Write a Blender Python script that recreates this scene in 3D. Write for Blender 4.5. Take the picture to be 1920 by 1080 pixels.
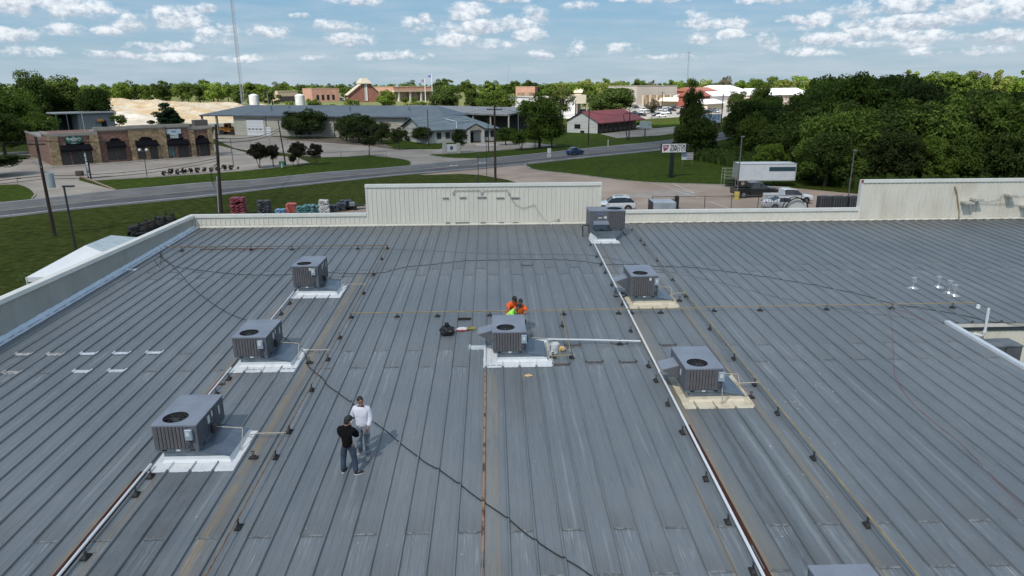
import bpy, bmesh, math, random
import numpy as np
from mathutils import Vector, Matrix, noise as mnoise
for o in list(bpy.data.objects): bpy.data.objects.remove(o)
scene = bpy.context.scene
COL = scene.collection
PI = math.pi
# ---------------------------------------------------------------- camera
CAM_Z = 13.8; FPX = 1293.5
_th, _yaw, _roll = math.radians(16.41), math.radians(-1.60), math.radians(-.326)
_cy, _sy = math.cos(_yaw), math.sin(_yaw)
FWD = Vector((-_sy*math.cos(_th), _cy*math.cos(_th), -math.sin(_th)))
_r = Vector((_cy, _sy, 0)); _u = _r.cross(FWD)
RIGHT = _r*math.cos(_roll)+_u*math.sin(_roll); UP = -_r*math.sin(_roll)+_u*math.cos(_roll)
CAM = Vector((0, 0, CAM_Z))
cd = bpy.data.cameras.new('camera'); cam = bpy.data.objects.new('camera', cd); COL.objects.link(cam)
cd.sensor_width = 36; cd.lens = FPX/1920*36; cd.clip_start = .1; cd.clip_end = 9000
m3 = Matrix((RIGHT, UP, -FWD)).transposed()
cam.matrix_world = Matrix.Translation(CAM) @ m3.to_4x4()
scene.camera = cam
# ---------------------------------------------------------------- light
SUN_EL = math.radians(50); SUN_H = Vector((-.48, -.88, 0)).normalized()
SUN = Vector((SUN_H.x*math.cos(SUN_EL), SUN_H.y*math.cos(SUN_EL), math.sin(SUN_EL)))
sd = bpy.data.lights.new('sun', 'SUN'); sd.energy = 5.0; sd.angle = math.radians(.53); sd.color = (1, .955, .89)
so = bpy.data.objects.new('sun', sd); COL.objects.link(so); so.location = (0, 0, 60)
so.rotation_euler = SUN.to_track_quat('Z', 'Y').to_euler()
scene.view_settings.view_transform = 'Standard'; scene.view_settings.look = 'None'
scene.view_settings.gamma = 1; scene.view_settings.use_curve_mapping = False
scene.view_settings.exposure = 0.60
scene.render.resolution_x = 1024; scene.render.resolution_y = 576
scene.cycles.max_bounces = 6; scene.cycles.transparent_max_bounces = 12

# ---------------------------------------------------------------- pixel -> place (1920x1080 pixels of the photograph)
def ray(a, b): return FWD + RIGHT*((a-960)/FPX) + UP*((540-b)/FPX)
def G(a, b, z=0.0):
    d = ray(a, b); return CAM + d*((z-CAM_Z)/d.z)
ROOF0, SL = 3.15, .04
def rz(y): return ROOF0+SL*y
def R(a, b, h=0.0):
    d = ray(a, b); return CAM + d*((ROOF0+h-CAM_Z)/(d.z-SL*d.y))
def atY(a, b, Y):
    d = ray(a, b); return CAM + d*(Y/d.y)
def hgt(a, btop, p):                      # height above ground of image row btop over ground point p
    d = ray(a, btop); t = p.y/d.y; return CAM_Z + d.z*t

# ---------------------------------------------------------------- sky with cumulus
world = bpy.data.worlds.new('World'); scene.world = world; world.use_nodes = True
WN = world.node_tree.nodes; WL = world.node_tree.links; WN.clear()
def wn(t, **k):
    n = WN.new(t)
    for a, v in k.items(): setattr(n, a, v)
    return n
def wm(op, a, b=None, c=None, clamp=False):
    n = WN.new('ShaderNodeMath'); n.operation = op; n.use_clamp = clamp
    for i, v in enumerate((a, b, c)):
        if v is None: continue
        if isinstance(v, (int, float)): n.inputs[i].default_value = v
        else: WL.new(v, n.inputs[i])
    return n.outputs[0]
def wmix(f, a, b):
    n = WN.new('ShaderNodeMix'); n.data_type = 'RGBA'
    if isinstance(f, (int, float)): n.inputs[0].default_value = f
    else: WL.new(f, n.inputs[0])
    for i, v in ((6, a), (7, b)):
        if isinstance(v, tuple): n.inputs[i].default_value = v+(1,)
        else: WL.new(v, n.inputs[i])
    return n.outputs[2]
def wstep(v, lo, hi):
    n = WN.new('ShaderNodeMapRange'); n.interpolation_type = 'SMOOTHSTEP'
    WL.new(v, n.inputs[0]); n.inputs[1].default_value = lo; n.inputs[2].default_value = hi
    return n.outputs[0]
sky = wn('ShaderNodeTexSky', sky_type='NISHITA', sun_disc=False, sun_elevation=SUN_EL)
sky.sun_rotation = math.atan2(SUN_H.x, SUN_H.y); sky.air_density = 1.0; sky.dust_density = .6; sky.ozone_density = 1.6
STR = .085
hs = wn('ShaderNodeHueSaturation'); hs.inputs['Saturation'].default_value = 1.15; hs.inputs['Value'].default_value = 1.0
WL.new(sky.outputs[0], hs.inputs['Color'])
tc = wn('ShaderNodeTexCoord'); sp = wn('ShaderNodeSeparateXYZ'); WL.new(tc.outputs['Generated'], sp.inputs[0])
az = wm('ARCTAN2', sp.outputs[0], sp.outputs[1]); el = wm('ARCSINE', sp.outputs[2])
cv = wn('ShaderNodeCombineXYZ'); WL.new(az, cv.inputs[0]); WL.new(wm('MULTIPLY', el, 1.5), cv.inputs[1])
def wnoise(vec, scale, detail, rough=.55, w=0.0, sx=1, sy=1):
    mp = wn('ShaderNodeMapping'); WL.new(vec, mp.inputs[0]); mp.inputs['Scale'].default_value = (sx, sy, 1); mp.inputs['Location'].default_value = (w, w*.7, w)
    n = wn('ShaderNodeTexNoise'); n.inputs['Scale'].default_value = scale; n.inputs['Detail'].default_value = detail; n.inputs['Roughness'].default_value = rough
    WL.new(mp.outputs[0], n.inputs['Vector']); return n.outputs[0]
nA = wnoise(cv.outputs[0], 55, 6, .62, 3.1); nB = wnoise(cv.outputs[0], 24, 4, .6, 7.7); nC = wnoise(cv.outputs[0], 9, 6, .6, 1.3, 1, 5.5)
nD = wnoise(cv.outputs[0], 140, 3, .6, 5.0)
edge = wm('ADD', wm('MULTIPLY', wm('SUBTRACT', nA, .5), 4.2), wm('MULTIPLY', wm('SUBTRACT', nB, .5), 3.4))
skycol = wm('MULTIPLY', 1.0, STR)
base = wmix(1.0, hs.outputs[0], hs.outputs[0])
sc = wn('ShaderNodeVectorMath', operation='SCALE'); WL.new(base, sc.inputs[0]); sc.inputs['Scale'].default_value = STR
col = sc.outputs[0]
# thin high streaks and general milkiness near the horizon
grad = wmix(wstep(el, .0, .14), (.238, .332, .410), (.138, .280, .415)); grad = wmix(wstep(el, .12, 1.3), grad, (.075, .145, .26))
col = wmix(.88, col, grad)
veil = wm('MULTIPLY', wstep(nC, .36, .70), .62)
low = wm('SUBTRACT', 1.0, wstep(el, .0, .16))
veil = wm('MINIMUM', wm('ADD', wm('MULTIPLY', veil, wm('ADD', .25, wm('MULTIPLY', low, .60))), wm('MULTIPLY', wstep(nB, .35, .75), .04)), .8)
col = wmix(veil, col, (.38, .43, .485))
# the cumulus puffs: (u, v, half width, half height) measured on the photograph
PUFFS = [(105,14,62,20),(38,8,40,16),(168,20,48,14),(240,46,26,16),(205,60,20,9),(335,38,42,16),(350,28,18,12),(410,68,36,15),(425,56,18,11),(388,18,14,9),(500,61,30,11),(122,55,22,9),
 (655,75,36,12),(640,50,44,10),(668,3,36,9),(690,108,24,8),(780,48,24,16),(795,36,14,12),(884,20,38,13),(900,52,54,12),(868,28,22,14),(962,46,40,14),(1004,28,20,14),(990,66,30,12),(845,78,40,12),(745,105,40,8),
 (1086,11,28,8),(1305,40,24,15),(1325,48,26,9),(1385,42,20,11),(1312,74,18,10),(1370,66,22,9),(1440,76,15,19),(1447,88,10,12),(1484,38,20,7),(1538,38,20,12),(1600,22,36,14),(1640,62,40,14),(1655,54,26,14),(1690,10,60,16),(1720,42,110,12),(1835,26,60,18),(1795,8,34,14),(1900,20,40,18),(1740,70,46,10),(1560,74,46,9),(1900,68,40,10),(1640,84,70,7),
 (1085,96,16,14),(1165,92,22,9),(1010,104,20,8),(300,86,44,7),(70,100,48,8),(210,104,50,6),(20,66,26,10),(340,110,50,6),(470,112,40,6),(600,108,30,5),(1500,100,60,7),(1790,98,60,7),(1250,108,50,5),(930,84,46,9),(930,-6,60,10),(1240,-4,60,8),(1480,-4,70,9),(560,30,16,5)]
alpha = None; hh = None
for (pu, pv, hw, hv) in PUFFS:
    d = ray(pu, pv).normalized(); a0 = math.atan2(d.x, d.y); e0 = math.asin(d.z)
    k = FPX*.90
    dx = wm('MULTIPLY', wm('SUBTRACT', az, a0), k/hw)
    dy = wm('MULTIPLY', wm('SUBTRACT', el, e0), k/hv)
    dyl = wm('MULTIPLY', wm('MINIMUM', dy, 0.0), .7)          # flatter base
    dd = wm('ADD', wm('MULTIPLY', dx, dx), wm('ADD', wm('MULTIPLY', dy, dy), wm('MULTIPLY', dyl, dyl)))
    soft = 1.0 if pv < 80 else .62
    al = wm('MULTIPLY', wm('SUBTRACT', 1.55, dd), soft)
    alpha = al if alpha is None else wm('MAXIMUM', alpha, al)
    # local height for shading, picked where this puff is strongest
    hl = wm('MULTIPLY', dy, wm('GREATER_THAN', al, wm('SUBTRACT', alpha, .0001)))
    hh = hl if hh is None else wm('ADD', wm('MULTIPLY', hh, wm('SUBTRACT', 1.0, wm('GREATER_THAN', al, wm('SUBTRACT', alpha, .0001)))), hl)
am = wm('MAXIMUM', alpha, -1.25)
cover = wstep(wm('ADD', am, edge), .05, 1.55)
lit = wstep(wm('ADD', wm('ADD', wm('MULTIPLY', hh, .55), wm('MULTIPLY', wm('SUBTRACT', nA, .5), 2.6)), wm('MULTIPLY', wm('SUBTRACT', nD, .5), 1.6)), -.75, .75)
ccol = wmix(lit, (.29, .335, .40), (.64, .665, .69))
col = wmix(wm('MULTIPLY', cover, .90), col, ccol)
# broken cumulus above the frame, going on the same way
pl = wn('ShaderNodeVectorMath', operation='DIVIDE'); WL.new(tc.outputs['Generated'], pl.inputs[0])
zz = wm('MAXIMUM', sp.outputs[2], .04); cz = wn('ShaderNodeCombineXYZ')
for i in range(3): WL.new(zz, cz.inputs[i])
WL.new(cz.outputs[0], pl.inputs[1])
nH = wnoise(pl.outputs[0], 1.1, 6, .58, 2.0)
hc = wm('MULTIPLY', wstep(nH, .46, .62), wstep(el, .12, .22))
col = wmix(wm('MULTIPLY', hc, .85), col, wmix(wstep(nH, .6, .75), (.55, .58, .62), (.33, .38, .44)))
bg = wn('ShaderNodeBackground'); WL.new(col, bg.inputs[0]); bg.inputs[1].default_value = 1.0
wo = wn('ShaderNodeOutputWorld'); WL.new(bg.outputs[0], wo.inputs[0])
world.cycles.sampling_method = 'MANUAL'; world.cycles.sample_map_resolution = 512

# ---------------------------------------------------------------- materials
MATS = {}
def mat(name, col, rough=.7, metal=0.0, col2=None, nscale=3.0, lo=.35, hi=.65, detail=5, stretch=(1, 1, 1), bump=0.0, bscale=None, bdist=.02, space='pos', rnd=0.0, spec=.5, fine=0.0, fscale=40):
    if name in MATS: return MATS[name]
    m = bpy.data.materials.new(name); m.use_nodes = True; nt = m.node_tree; N = nt.nodes; L = nt.links
    b = N['Principled BSDF']; b.inputs['Roughness'].default_value = rough; b.inputs['Metallic'].default_value = metal
    b.inputs['Specular IOR Level'].default_value = spec
    c = tuple(col)+(1,)
    if space == 'pos': g = N.new('ShaderNodeNewGeometry').outputs['Position']
    else: g = N.new('ShaderNodeTexCoord').outputs['Object']
    mp = N.new('ShaderNodeMapping'); L.new(g, mp.inputs[0]); mp.inputs['Scale'].default_value = stretch
    out = None
    if col2 is not None or bump:
        n = N.new('ShaderNodeTexNoise'); n.inputs['Scale'].default_value = nscale; n.inputs['Detail'].default_value = detail; n.inputs['Roughness'].default_value = .6
        L.new(mp.outputs[0], n.inputs['Vector'])
        if col2 is not None:
            mr = N.new('ShaderNodeMapRange'); mr.interpolation_type = 'SMOOTHSTEP'; L.new(n.outputs[0], mr.inputs[0]); mr.inputs[1].default_value = lo; mr.inputs[2].default_value = hi
            mx = N.new('ShaderNodeMix'); mx.data_type = 'RGBA'; L.new(mr.outputs[0], mx.inputs[0]); mx.inputs[6].default_value = c; mx.inputs[7].default_value = tuple(col2)+(1,)
            out = mx.outputs[2]
    if out is None:
        rgb = N.new('ShaderNodeRGB'); rgb.outputs[0].default_value = c; out = rgb.outputs[0]
    if fine:
        n2 = N.new('ShaderNodeTexNoise'); n2.inputs['Scale'].default_value = fscale; n2.inputs['Detail'].default_value = 3
        L.new(mp.outputs[0], n2.inputs['Vector'])
        m2 = N.new('ShaderNodeMapRange'); L.new(n2.outputs[0], m2.inputs[0]); m2.inputs[1].default_value = .3; m2.inputs[2].default_value = .7; m2.inputs[3].default_value = 1-fine; m2.inputs[4].default_value = 1+fine
        vm = N.new('ShaderNodeVectorMath'); vm.operation = 'SCALE'; L.new(out, vm.inputs[0]); L.new(m2.outputs[0], vm.inputs['Scale']); out = vm.outputs[0]
    if rnd:
        oi = N.new('ShaderNodeObjectInfo'); m3_ = N.new('ShaderNodeMapRange'); L.new(oi.outputs['Random'], m3_.inputs[0]); m3_.inputs[3].default_value = 1-rnd; m3_.inputs[4].default_value = 1+rnd
        vm = N.new('ShaderNodeVectorMath'); vm.operation = 'SCALE'; L.new(out, vm.inputs[0]); L.new(m3_.outputs[0], vm.inputs['Scale']); out = vm.outputs[0]
    L.new(out, b.inputs['Base Color'])
    if bump:
        nb = N.new('ShaderNodeTexNoise'); nb.inputs['Scale'].default_value = bscale or nscale*4; nb.inputs['Detail'].default_value = 4; L.new(mp.outputs[0], nb.inputs['Vector'])
        bp = N.new('ShaderNodeBump'); bp.inputs['Strength'].default_value = bump; bp.inputs['Distance'].default_value = bdist; L.new(nb.outputs[0], bp.inputs['Height']); L.new(bp.outputs[0], b.inputs['Normal'])
    MATS[name] = m; return m

# ---------------------------------------------------------------- mesh helpers
class MB:
    def __init__(s): s.v = []; s.f = []; s.m = []; s.mi = 0
    def add(s, vs, fs, mi=None):
        k = len(s.v); s.v.extend([tuple(p) for p in vs]); s.f.extend([tuple(i+k for i in f) for f in fs]); s.m.extend([s.mi if mi is None else mi]*len(fs)); return s
    def box(s, c, d, rz_=0.0, mi=None, rot=None):
        hx, hy, hz = d[0]/2, d[1]/2, d[2]/2
        P = [Vector((x*hx, y*hy, z*hz)) for z in (-1, 1) for y in (-1, 1) for x in (-1, 1)]
        M = rot if rot is not None else Matrix.Rotation(rz_, 3, 'Z')
        P = [M@p+Vector(c) for p in P]
        return s.add(P, [(0,2,3,1),(4,5,7,6),(0,1,5,4),(2,6,7,3),(0,4,6,2),(1,3,7,5)], mi)
    def bb(s, x0, x1, y0, y1, z0, z1, mi=None): return s.box(((x0+x1)/2, (y0+y1)/2, (z0+z1)/2), (x1-x0, y1-y0, z1-z0), 0, mi)
    def rbox(s, x0, x1, y0, y1, z0, z1, r=.02, mi=None):      # box with chamfered vertical edges and top edge
        P = [(x0+r,y0),(x1-r,y0),(x1,y0+r),(x1,y1-r),(x1-r,y1),(x0+r,y1),(x0,y1-r),(x0,y0+r)]
        cx, cy = (x0+x1)/2, (y0+y1)/2; kx = 1-2*r/(x1-x0); ky = 1-2*r/(y1-y0)
        vs = [(x, y, z0) for x, y in P]+[(x, y, z1-r) for x, y in P]+[(cx+(x-cx)*kx, cy+(y-cy)*ky, z1) for x, y in P]
        fs = [tuple(range(7, -1, -1)), tuple(range(16, 24))]+[(i, (i+1) % 8, 8+(i+1) % 8, 8+i) for i in range(8)]+[(8+i, 8+(i+1) % 8, 16+(i+1) % 8, 16+i) for i in range(8)]
        return s.add(vs, fs, mi)
    def cyl(s, a, b, r0, r1=None, n=10, mi=None, caps=True):
        r1 = r0 if r1 is None else r1; a = Vector(a); b = Vector(b); d = (b-a).normalized()
        x = d.orthogonal().normalized(); y = d.cross(x)
        vs = [a+(x*math.cos(2*PI*i/n)+y*math.sin(2*PI*i/n))*r0 for i in range(n)]+[b+(x*math.cos(2*PI*i/n)+y*math.sin(2*PI*i/n))*r1 for i in range(n)]
        fs = [(i, (i+1) % n, n+(i+1) % n, n+i) for i in range(n)]
        if caps: fs += [tuple(range(n-1, -1, -1)), tuple(range(n, 2*n))]
        return s.add(vs, fs, mi)
    def tube(s, pts, r, n=6, mi=None):
        pts = [Vector(p) for p in pts]; k = len(s.v); rr = r if isinstance(r, (list, tuple)) else [r]*len(pts)
        vs = []; x = None
        for i, p in enumerate(pts):
            d = (pts[min(i+1, len(pts)-1)]-pts[max(i-1, 0)]).normalized()
            x = d.orthogonal().normalized() if x is None else (x-d*x.dot(d)).normalized()
            y = d.cross(x)
            vs += [p+(x*math.cos(2*PI*j/n)+y*math.sin(2*PI*j/n))*rr[i] for j in range(n)]
        fs = [(i*n+j, i*n+(j+1) % n, (i+1)*n+(j+1) % n, (i+1)*n+j) for i in range(len(pts)-1) for j in range(n)]
        fs += [tuple(range(n-1, -1, -1)), tuple(range((len(pts)-1)*n, len(pts)*n))]
        return s.add(vs, fs, mi)
    def ell(s, c, r, nu=12, nv=8, mi=None, jit=0, rot=None):
        c = Vector(c); vs = [Vector((0, 0, -r[2]))]
        for j in range(1, nv):
            t = PI*j/nv
            for i in range(nu):
                a = 2*PI*i/nu; q = 1+(random.uniform(-jit, jit) if jit else 0)
                vs.append(Vector((r[0]*math.sin(t)*math.cos(a)*q, r[1]*math.sin(t)*math.sin(a)*q, -r[2]*math.cos(t)*q)))
        vs.append(Vector((0, 0, r[2])))
        if rot is not None: vs = [rot@p for p in vs]
        vs = [p+c for p in vs]; T = len(vs)-1
        fs = [(0, 1+(i+1) % nu, 1+i) for i in range(nu)]
        for j in range(nv-2):
            for i in range(nu):
                a = 1+j*nu+i; b = 1+j*nu+(i+1) % nu; fs.append((a, b, b+nu, a+nu))
        fs += [(T, 1+(nv-2)*nu+i, 1+(nv-2)*nu+(i+1) % nu) for i in range(nu)]
        return s.add(vs, fs, mi)
    def prism(s, poly, z0, z1, mi=None):                       # poly counter-clockwise in xy
        n = len(poly); vs = [(p[0], p[1], z0) for p in poly]+[(p[0], p[1], z1) for p in poly]
        return s.add(vs, [tuple(range(n-1, -1, -1)), tuple(range(n, 2*n))]+[(i, (i+1) % n, n+(i+1) % n, n+i) for i in range(n)], mi)
    def xf(s, M, k=0):
        for i in range(k, len(s.v)): s.v[i] = tuple(M@Vector(s.v[i]))
        return s
    def mesh(s, name, mats, smooth=False):
        me = bpy.data.meshes.new(name); me.from_pydata(s.v, [], s.f)
        if not isinstance(mats, (list, tuple)): mats = [mats]
        for m in mats: me.materials.append(m)
        me.polygons.foreach_set('material_index', s.m)
        if smooth: me.polygons.foreach_set('use_smooth', [True]*len(s.f))
        me.update(); return me
    def build(s, name, mats, parent=None, loc=None, smooth=False, **kw):
        return link(name, s.mesh(name, mats, smooth), parent, loc, **kw)
def link(name, me, parent=None, loc=None, rot=None, **kw):
    o = bpy.data.objects.new(name, me); COL.objects.link(o)
    if parent is not None: o.parent = parent
    if loc is not None: o.location = loc
    if rot is not None: o.rotation_euler = rot
    for k, v in kw.items(): o[k] = v
    return o
def thing(name, label, cat, loc=(0, 0, 0), r=0.0, group=None):
    o = bpy.data.objects.new(name, None); COL.objects.link(o); o.empty_display_size = .3
    o.location = loc; o.rotation_euler = (0, 0, r); o['label'] = label; o['category'] = cat
    if group: o['group'] = group
    return o
def tag(o, label, cat, group=None):
    o['label'] = label; o['category'] = cat
    if group: o['group'] = group
    return o
def dup(root, loc, r=None, label=None, group=None, scale=None):
    def cp(o, par):
        c = o.copy(); COL.objects.link(c); c.parent = par
        for ch in o.children: cp(ch, c)
        return c
    n = cp(root, None); n.location = loc
    if r is not None: n.rotation_euler = (0, 0, r)
    if label: n['label'] = label
    if group: n['group'] = group
    if scale is not None: n.scale = scale if isinstance(scale, (tuple, list)) else (scale,)*3
    return n
def struct(name, mb, m, **k): return mb.build(name, m, None, kind='structure', **k)
def text(name, s, size, m, parent, loc, rot, extrude=.004, sx=1.0, bold=0.0, align='CENTER'):
    c = bpy.data.curves.new(name, 'FONT'); c.body = s; c.size = size; c.extrude = extrude; c.align_x = align; c.align_y = 'CENTER'; c.offset = bold
    t = bpy.data.objects.new(name+'_tmp', c); COL.objects.link(t)
    dg = bpy.context.evaluated_depsgraph_get(); me = bpy.data.meshes.new_from_object(t.evaluated_get(dg))
    bpy.data.objects.remove(t); me.materials.clear(); me.materials.append(m)
    o = link(name, me, parent, loc, rot); o.scale = (sx, 1, 1); return o
def smooth_path(pts, n=8):
    P = [Vector(p) for p in pts]; out = []
    for i in range(len(P)-1):
        a, b, c, d = P[max(i-1, 0)], P[i], P[i+1], P[min(i+2, len(P)-1)]
        for k in range(n):
            t = k/n; out.append(.5*((2*b)+(-a+c)*t+(2*a-5*b+4*c-d)*t*t+(-a+3*b-3*c+d)*t**3))
    out.append(P[-1]); return out

# ---------------------------------------------------------------- the cumulus bank behind the viewer that shades the near ground
mcl = bpy.data.materials.new('cloud_vapour'); mcl.use_nodes = True
_n = mcl.node_tree.nodes; _l = mcl.node_tree.links; _n.clear()
_o = _n.new('ShaderNodeOutputMaterial'); _mx = _n.new('ShaderNodeMixShader'); _t = _n.new('ShaderNodeBsdfTransparent'); _d = _n.new('ShaderNodeBsdfTranslucent')
_d.inputs[0].default_value = (.9, .9, .9, 1); _t.inputs[0].default_value = (1, 1, 1, 1)
_g = _n.new('ShaderNodeNewGeometry'); _nz = _n.new('ShaderNodeTexNoise'); _nz.inputs['Scale'].default_value = .012; _nz.inputs['Detail'].default_value = 3
_l.new(_g.outputs['Position'], _nz.inputs['Vector']); _r2 = _n.new('ShaderNodeMapRange'); _l.new(_nz.outputs[0], _r2.inputs[0])
_r2.inputs[1].default_value = .38; _r2.inputs[2].default_value = .62; _r2.inputs[3].default_value = .42; _r2.inputs[4].default_value = .60
_l.new(_r2.outputs[0], _mx.inputs[0]); _l.new(_t.outputs[0], _mx.inputs[1]); _l.new(_d.outputs[0], _mx.inputs[2]); _l.new(_mx.outputs[0], _o.inputs[0])
def cloud(cx, cy, rx, ry, seed, alt=700.0):
    k = alt/math.tan(SUN_EL); rnd = random.Random(seed); mb = MB()
    mb.ell((0, 0, 0), (rx, ry, 45), 48, 14); vs = []
    for (x, y, z) in mb.v:
        q = mnoise.noise(Vector((x*.006+seed, y*.006, z*.01)))*.28+mnoise.noise(Vector((x*.02, y*.02+seed, z*.02)))*.10
        z2 = z*(1+q) if z > 0 else z*.35
        vs.append((x*(1+q), y*(1+q), z2))
    mb.v = vs
    o = mb.build('cloud', mcl, None, (cx+SUN_H.x*k, cy+SUN_H.y*k, alt), smooth=True, kind='structure'); return o
cloud(10, 75, 330, 185, 1)
cloud(235, 190, 190, 150, 2)
# ================================================================ ground
RND = random.Random(5)
def grass_mat(name, a, b, c, sc1=.06, sc2=.9):
    m = bpy.data.materials.new(name); m.use_nodes = True; nt = m.node_tree; N = nt.nodes; L = nt.links; bs = N['Principled BSDF']; bs.inputs['Roughness'].default_value = .95
    bs.inputs['Specular IOR Level'].default_value = .04
    g = N.new('ShaderNodeNewGeometry').outputs['Position']
    def nz(s, d=4, st=(1, 1, 1)):
        mp = N.new('ShaderNodeMapping'); mp.inputs['Scale'].default_value = st; L.new(g, mp.inputs[0])
        n = N.new('ShaderNodeTexNoise'); n.inputs['Scale'].default_value = s; n.inputs['Detail'].default_value = d; n.inputs['Roughness'].default_value = .65; L.new(mp.outputs[0], n.inputs['Vector']); return n.outputs[0]
    def mr(v, lo, hi, o0=0, o1=1):
        n = N.new('ShaderNodeMapRange'); L.new(v, n.inputs[0]); n.inputs[1].default_value = lo; n.inputs[2].default_value = hi; n.inputs[3].default_value = o0; n.inputs[4].default_value = o1; return n.outputs[0]
    def mx(f, x, y):
        n = N.new('ShaderNodeMix'); n.data_type = 'RGBA'; L.new(f, n.inputs[0])
        for i, v in ((6, x), (7, y)):
            if isinstance(v, tuple): n.inputs[i].default_value = v+(1,)
            else: L.new(v, n.inputs[i])
        return n.outputs[2]
    k = mx(mr(nz(sc1, 5), .35, .65), a, b); k = mx(mr(nz(sc2, 4, (1, 1.6, 1)), .52, .74, 0, .8), k, c)
    f = mr(nz(1.1, 7), .32, .68, .5, 1.5); v = N.new('ShaderNodeVectorMath'); v.operation = 'SCALE'; L.new(k, v.inputs[0]); L.new(f, v.inputs['Scale'])
    L.new(v.outputs[0], bs.inputs['Base Color'])
    bp = N.new('ShaderNodeBump'); bp.inputs['Strength'].default_value = .8; bp.inputs['Distance'].default_value = .25; L.new(nz(3.5, 4), bp.inputs['Height']); L.new(bp.outputs[0], bs.inputs['Normal'])
    return m
GRASS = grass_mat('meadow_grass', (.035, .049, .008), (.052, .068, .013), (.092, .092, .032))
LAWN = grass_mat('lawn_grass', (.036, .060, .008), (.050, .076, .011), (.072, .086, .020), .1, .5)
FARG = grass_mat('far_ground_cover', (.10, .13, .04), (.17, .16, .08), (.20, .17, .10), .02, .1)
def road_mat(name, a, b, crack=.5, sc=.25, stretch=(1, 1, 1), fine=.1):
    return mat(name, a, .9, 0, b, nscale=sc, lo=.35, hi=.68, detail=7, stretch=stretch, bump=.15, bscale=30, bdist=.01, fine=fine, fscale=9, spec=.3)
ASPH = road_mat('worn_asphalt', (.115, .115, .118), (.165, .16, .158))
ASPHD = road_mat('dark_asphalt', (.075, .075, .083), (.11, .11, .116), sc=.4)
CONC = road_mat('concrete_paving', (.27, .235, .20), (.37, .325, .28), sc=.12)
CONCR = road_mat('reddish_concrete', (.31, .235, .185), (.40, .315, .255), sc=.15)
PAINT = mat('road_paint', (.62, .62, .58), .8, 0, (.30, .30, .29), nscale=2.5, lo=.45, hi=.75)
PAINTY = mat('yellow_road_paint', (.50, .42, .22), .8, 0, (.22, .21, .17), nscale=2, lo=.42, hi=.7)
KERB = mat('kerb_concrete', (.36, .33, .29), .9, 0, (.25, .23, .2), nscale=1.2)
REDKERB = mat('faded_red_kerb', (.34, .20, .16), .9, 0, (.30, .25, .21), nscale=1.5)
DIRT = mat('bare_dirt', (.17, .12, .085), .95, 0, (.09, .075, .05), nscale=.6, bump=.4, bscale=5, bdist=.1, fine=.2, fscale=6)
GRAVEL = mat('crushed_limestone', (.36, .33, .27), .95, 0, (.27, .24, .19), nscale=.08, bump=.4, bscale=2, bdist=.3, fine=.12, fscale=2)

gm = MB(); X0, X1, Y0, Y1 = -2600, 2600, -900, 5200
gm.add([(X0, Y0, 0), (X1, Y0, 0), (X1, 330, 0), (X0, 330, 0)], [(0, 1, 2, 3)], 0); gm.add([(X0, 330, 0), (X1, 330, 0), (X1, Y1, 0), (X0, Y1, 0)], [(0, 1, 2, 3)], 1)
struct('ground', gm, [GRASS, FARG])
def sheet(name, pts, m, lvl, px=True, kind='structure', rounded=True):
    P = [Vector((p[0], p[1], 0)) if not px else G(*p) for p in pts]
    bm = bmesh.new(); vs = [bm.verts.new((p.x, p.y, .006*lvl)) for p in P]; f = bm.faces.new(vs); bm.normal_update()
    if f.normal.z < 0: f.normal_flip()
    bmesh.ops.triangulate(bm, faces=[f]); me = bpy.data.meshes.new(name); bm.to_mesh(me); bm.free(); me.materials.append(m)
    return link(name, me, None, kind=kind)
def strip(name, pts, w, m, lvl, px=True, kind='structure', dash=None, h=0.0):
    P = [Vector((p[0], p[1], 0)) if not px else G(*p) for p in pts]; P = smooth_path(P, 6); mb = MB(); acc = 0
    for i in range(len(P)-1):
        a, b = P[i], P[i+1]; d = (b-a); ln = d.length
        if ln < 1e-4: continue
        acc += ln
        if dash and (acc % (dash*2)) > dash: continue
        n = Vector((-d.y, d.x, 0)).normalized()*w/2; z = .006*lvl
        if h: mb.add([(a-n)+Vector((0, 0, -.02)), (b-n)+Vector((0, 0, -.02)), (b+n)+Vector((0, 0, -.02)), (a+n)+Vector((0, 0, -.02)), (a-n)+Vector((0, 0, h)), (b-n)+Vector((0, 0, h)), (b+n)+Vector((0, 0, h)), (a+n)+Vector((0, 0, h))], [(4,5,6,7),(0,1,5,4),(2,3,7,6),(1,2,6,5),(3,0,4,7)])
        else: mb.add([(a.x-n.x, a.y-n.y, z), (b.x-n.x, b.y-n.y, z), (b.x+n.x, b.y+n.y, z), (a.x+n.x, a.y+n.y, z)], [(0, 1, 2, 3)])
    return struct(name, mb, m)
# --- highway
NEAR = [(-260, 431), (-120, 419), (0, 409), (125, 395), (250, 383), (400, 368), (480, 358), (610, 343.5), (735, 330.5), (845, 321.5), (970, 310.5), (1095, 296.5), (1200, 286), (1250, 280), (1330, 267), (1392, 254), (1440, 243), (1500, 229)]
FARE = [(-260, 396), (-120, 388), (0, 379), (100, 369), (215, 356), (360, 343.5), (480, 335.5), (610, 322.5), (720, 314.5), (845, 302.5), (960, 292), (1095, 278.5), (1200, 268.5), (1252, 262.5), (1330, 252), (1385, 243), (1440, 233), (1500, 222)]
def mixp(a, b, t): return [((1-t)*Vector(G(*p))+t*Vector(G(*q))) for p, q in zip(a, b)]
NE = [G(*p) for p in NEAR]; FE = [G(*p) for p in FARE]
def dens(P): return smooth_path(P, 6)
NEs, FEs = dens(NE), dens(FE)
sheet('road', [(p.x, p.y) for p in NEs]+[(p.x, p.y) for p in reversed(FEs)], ASPH, 3, px=False)
def lane(t): return [a.lerp(b, t) for a, b in zip(NE, FE)]
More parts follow.
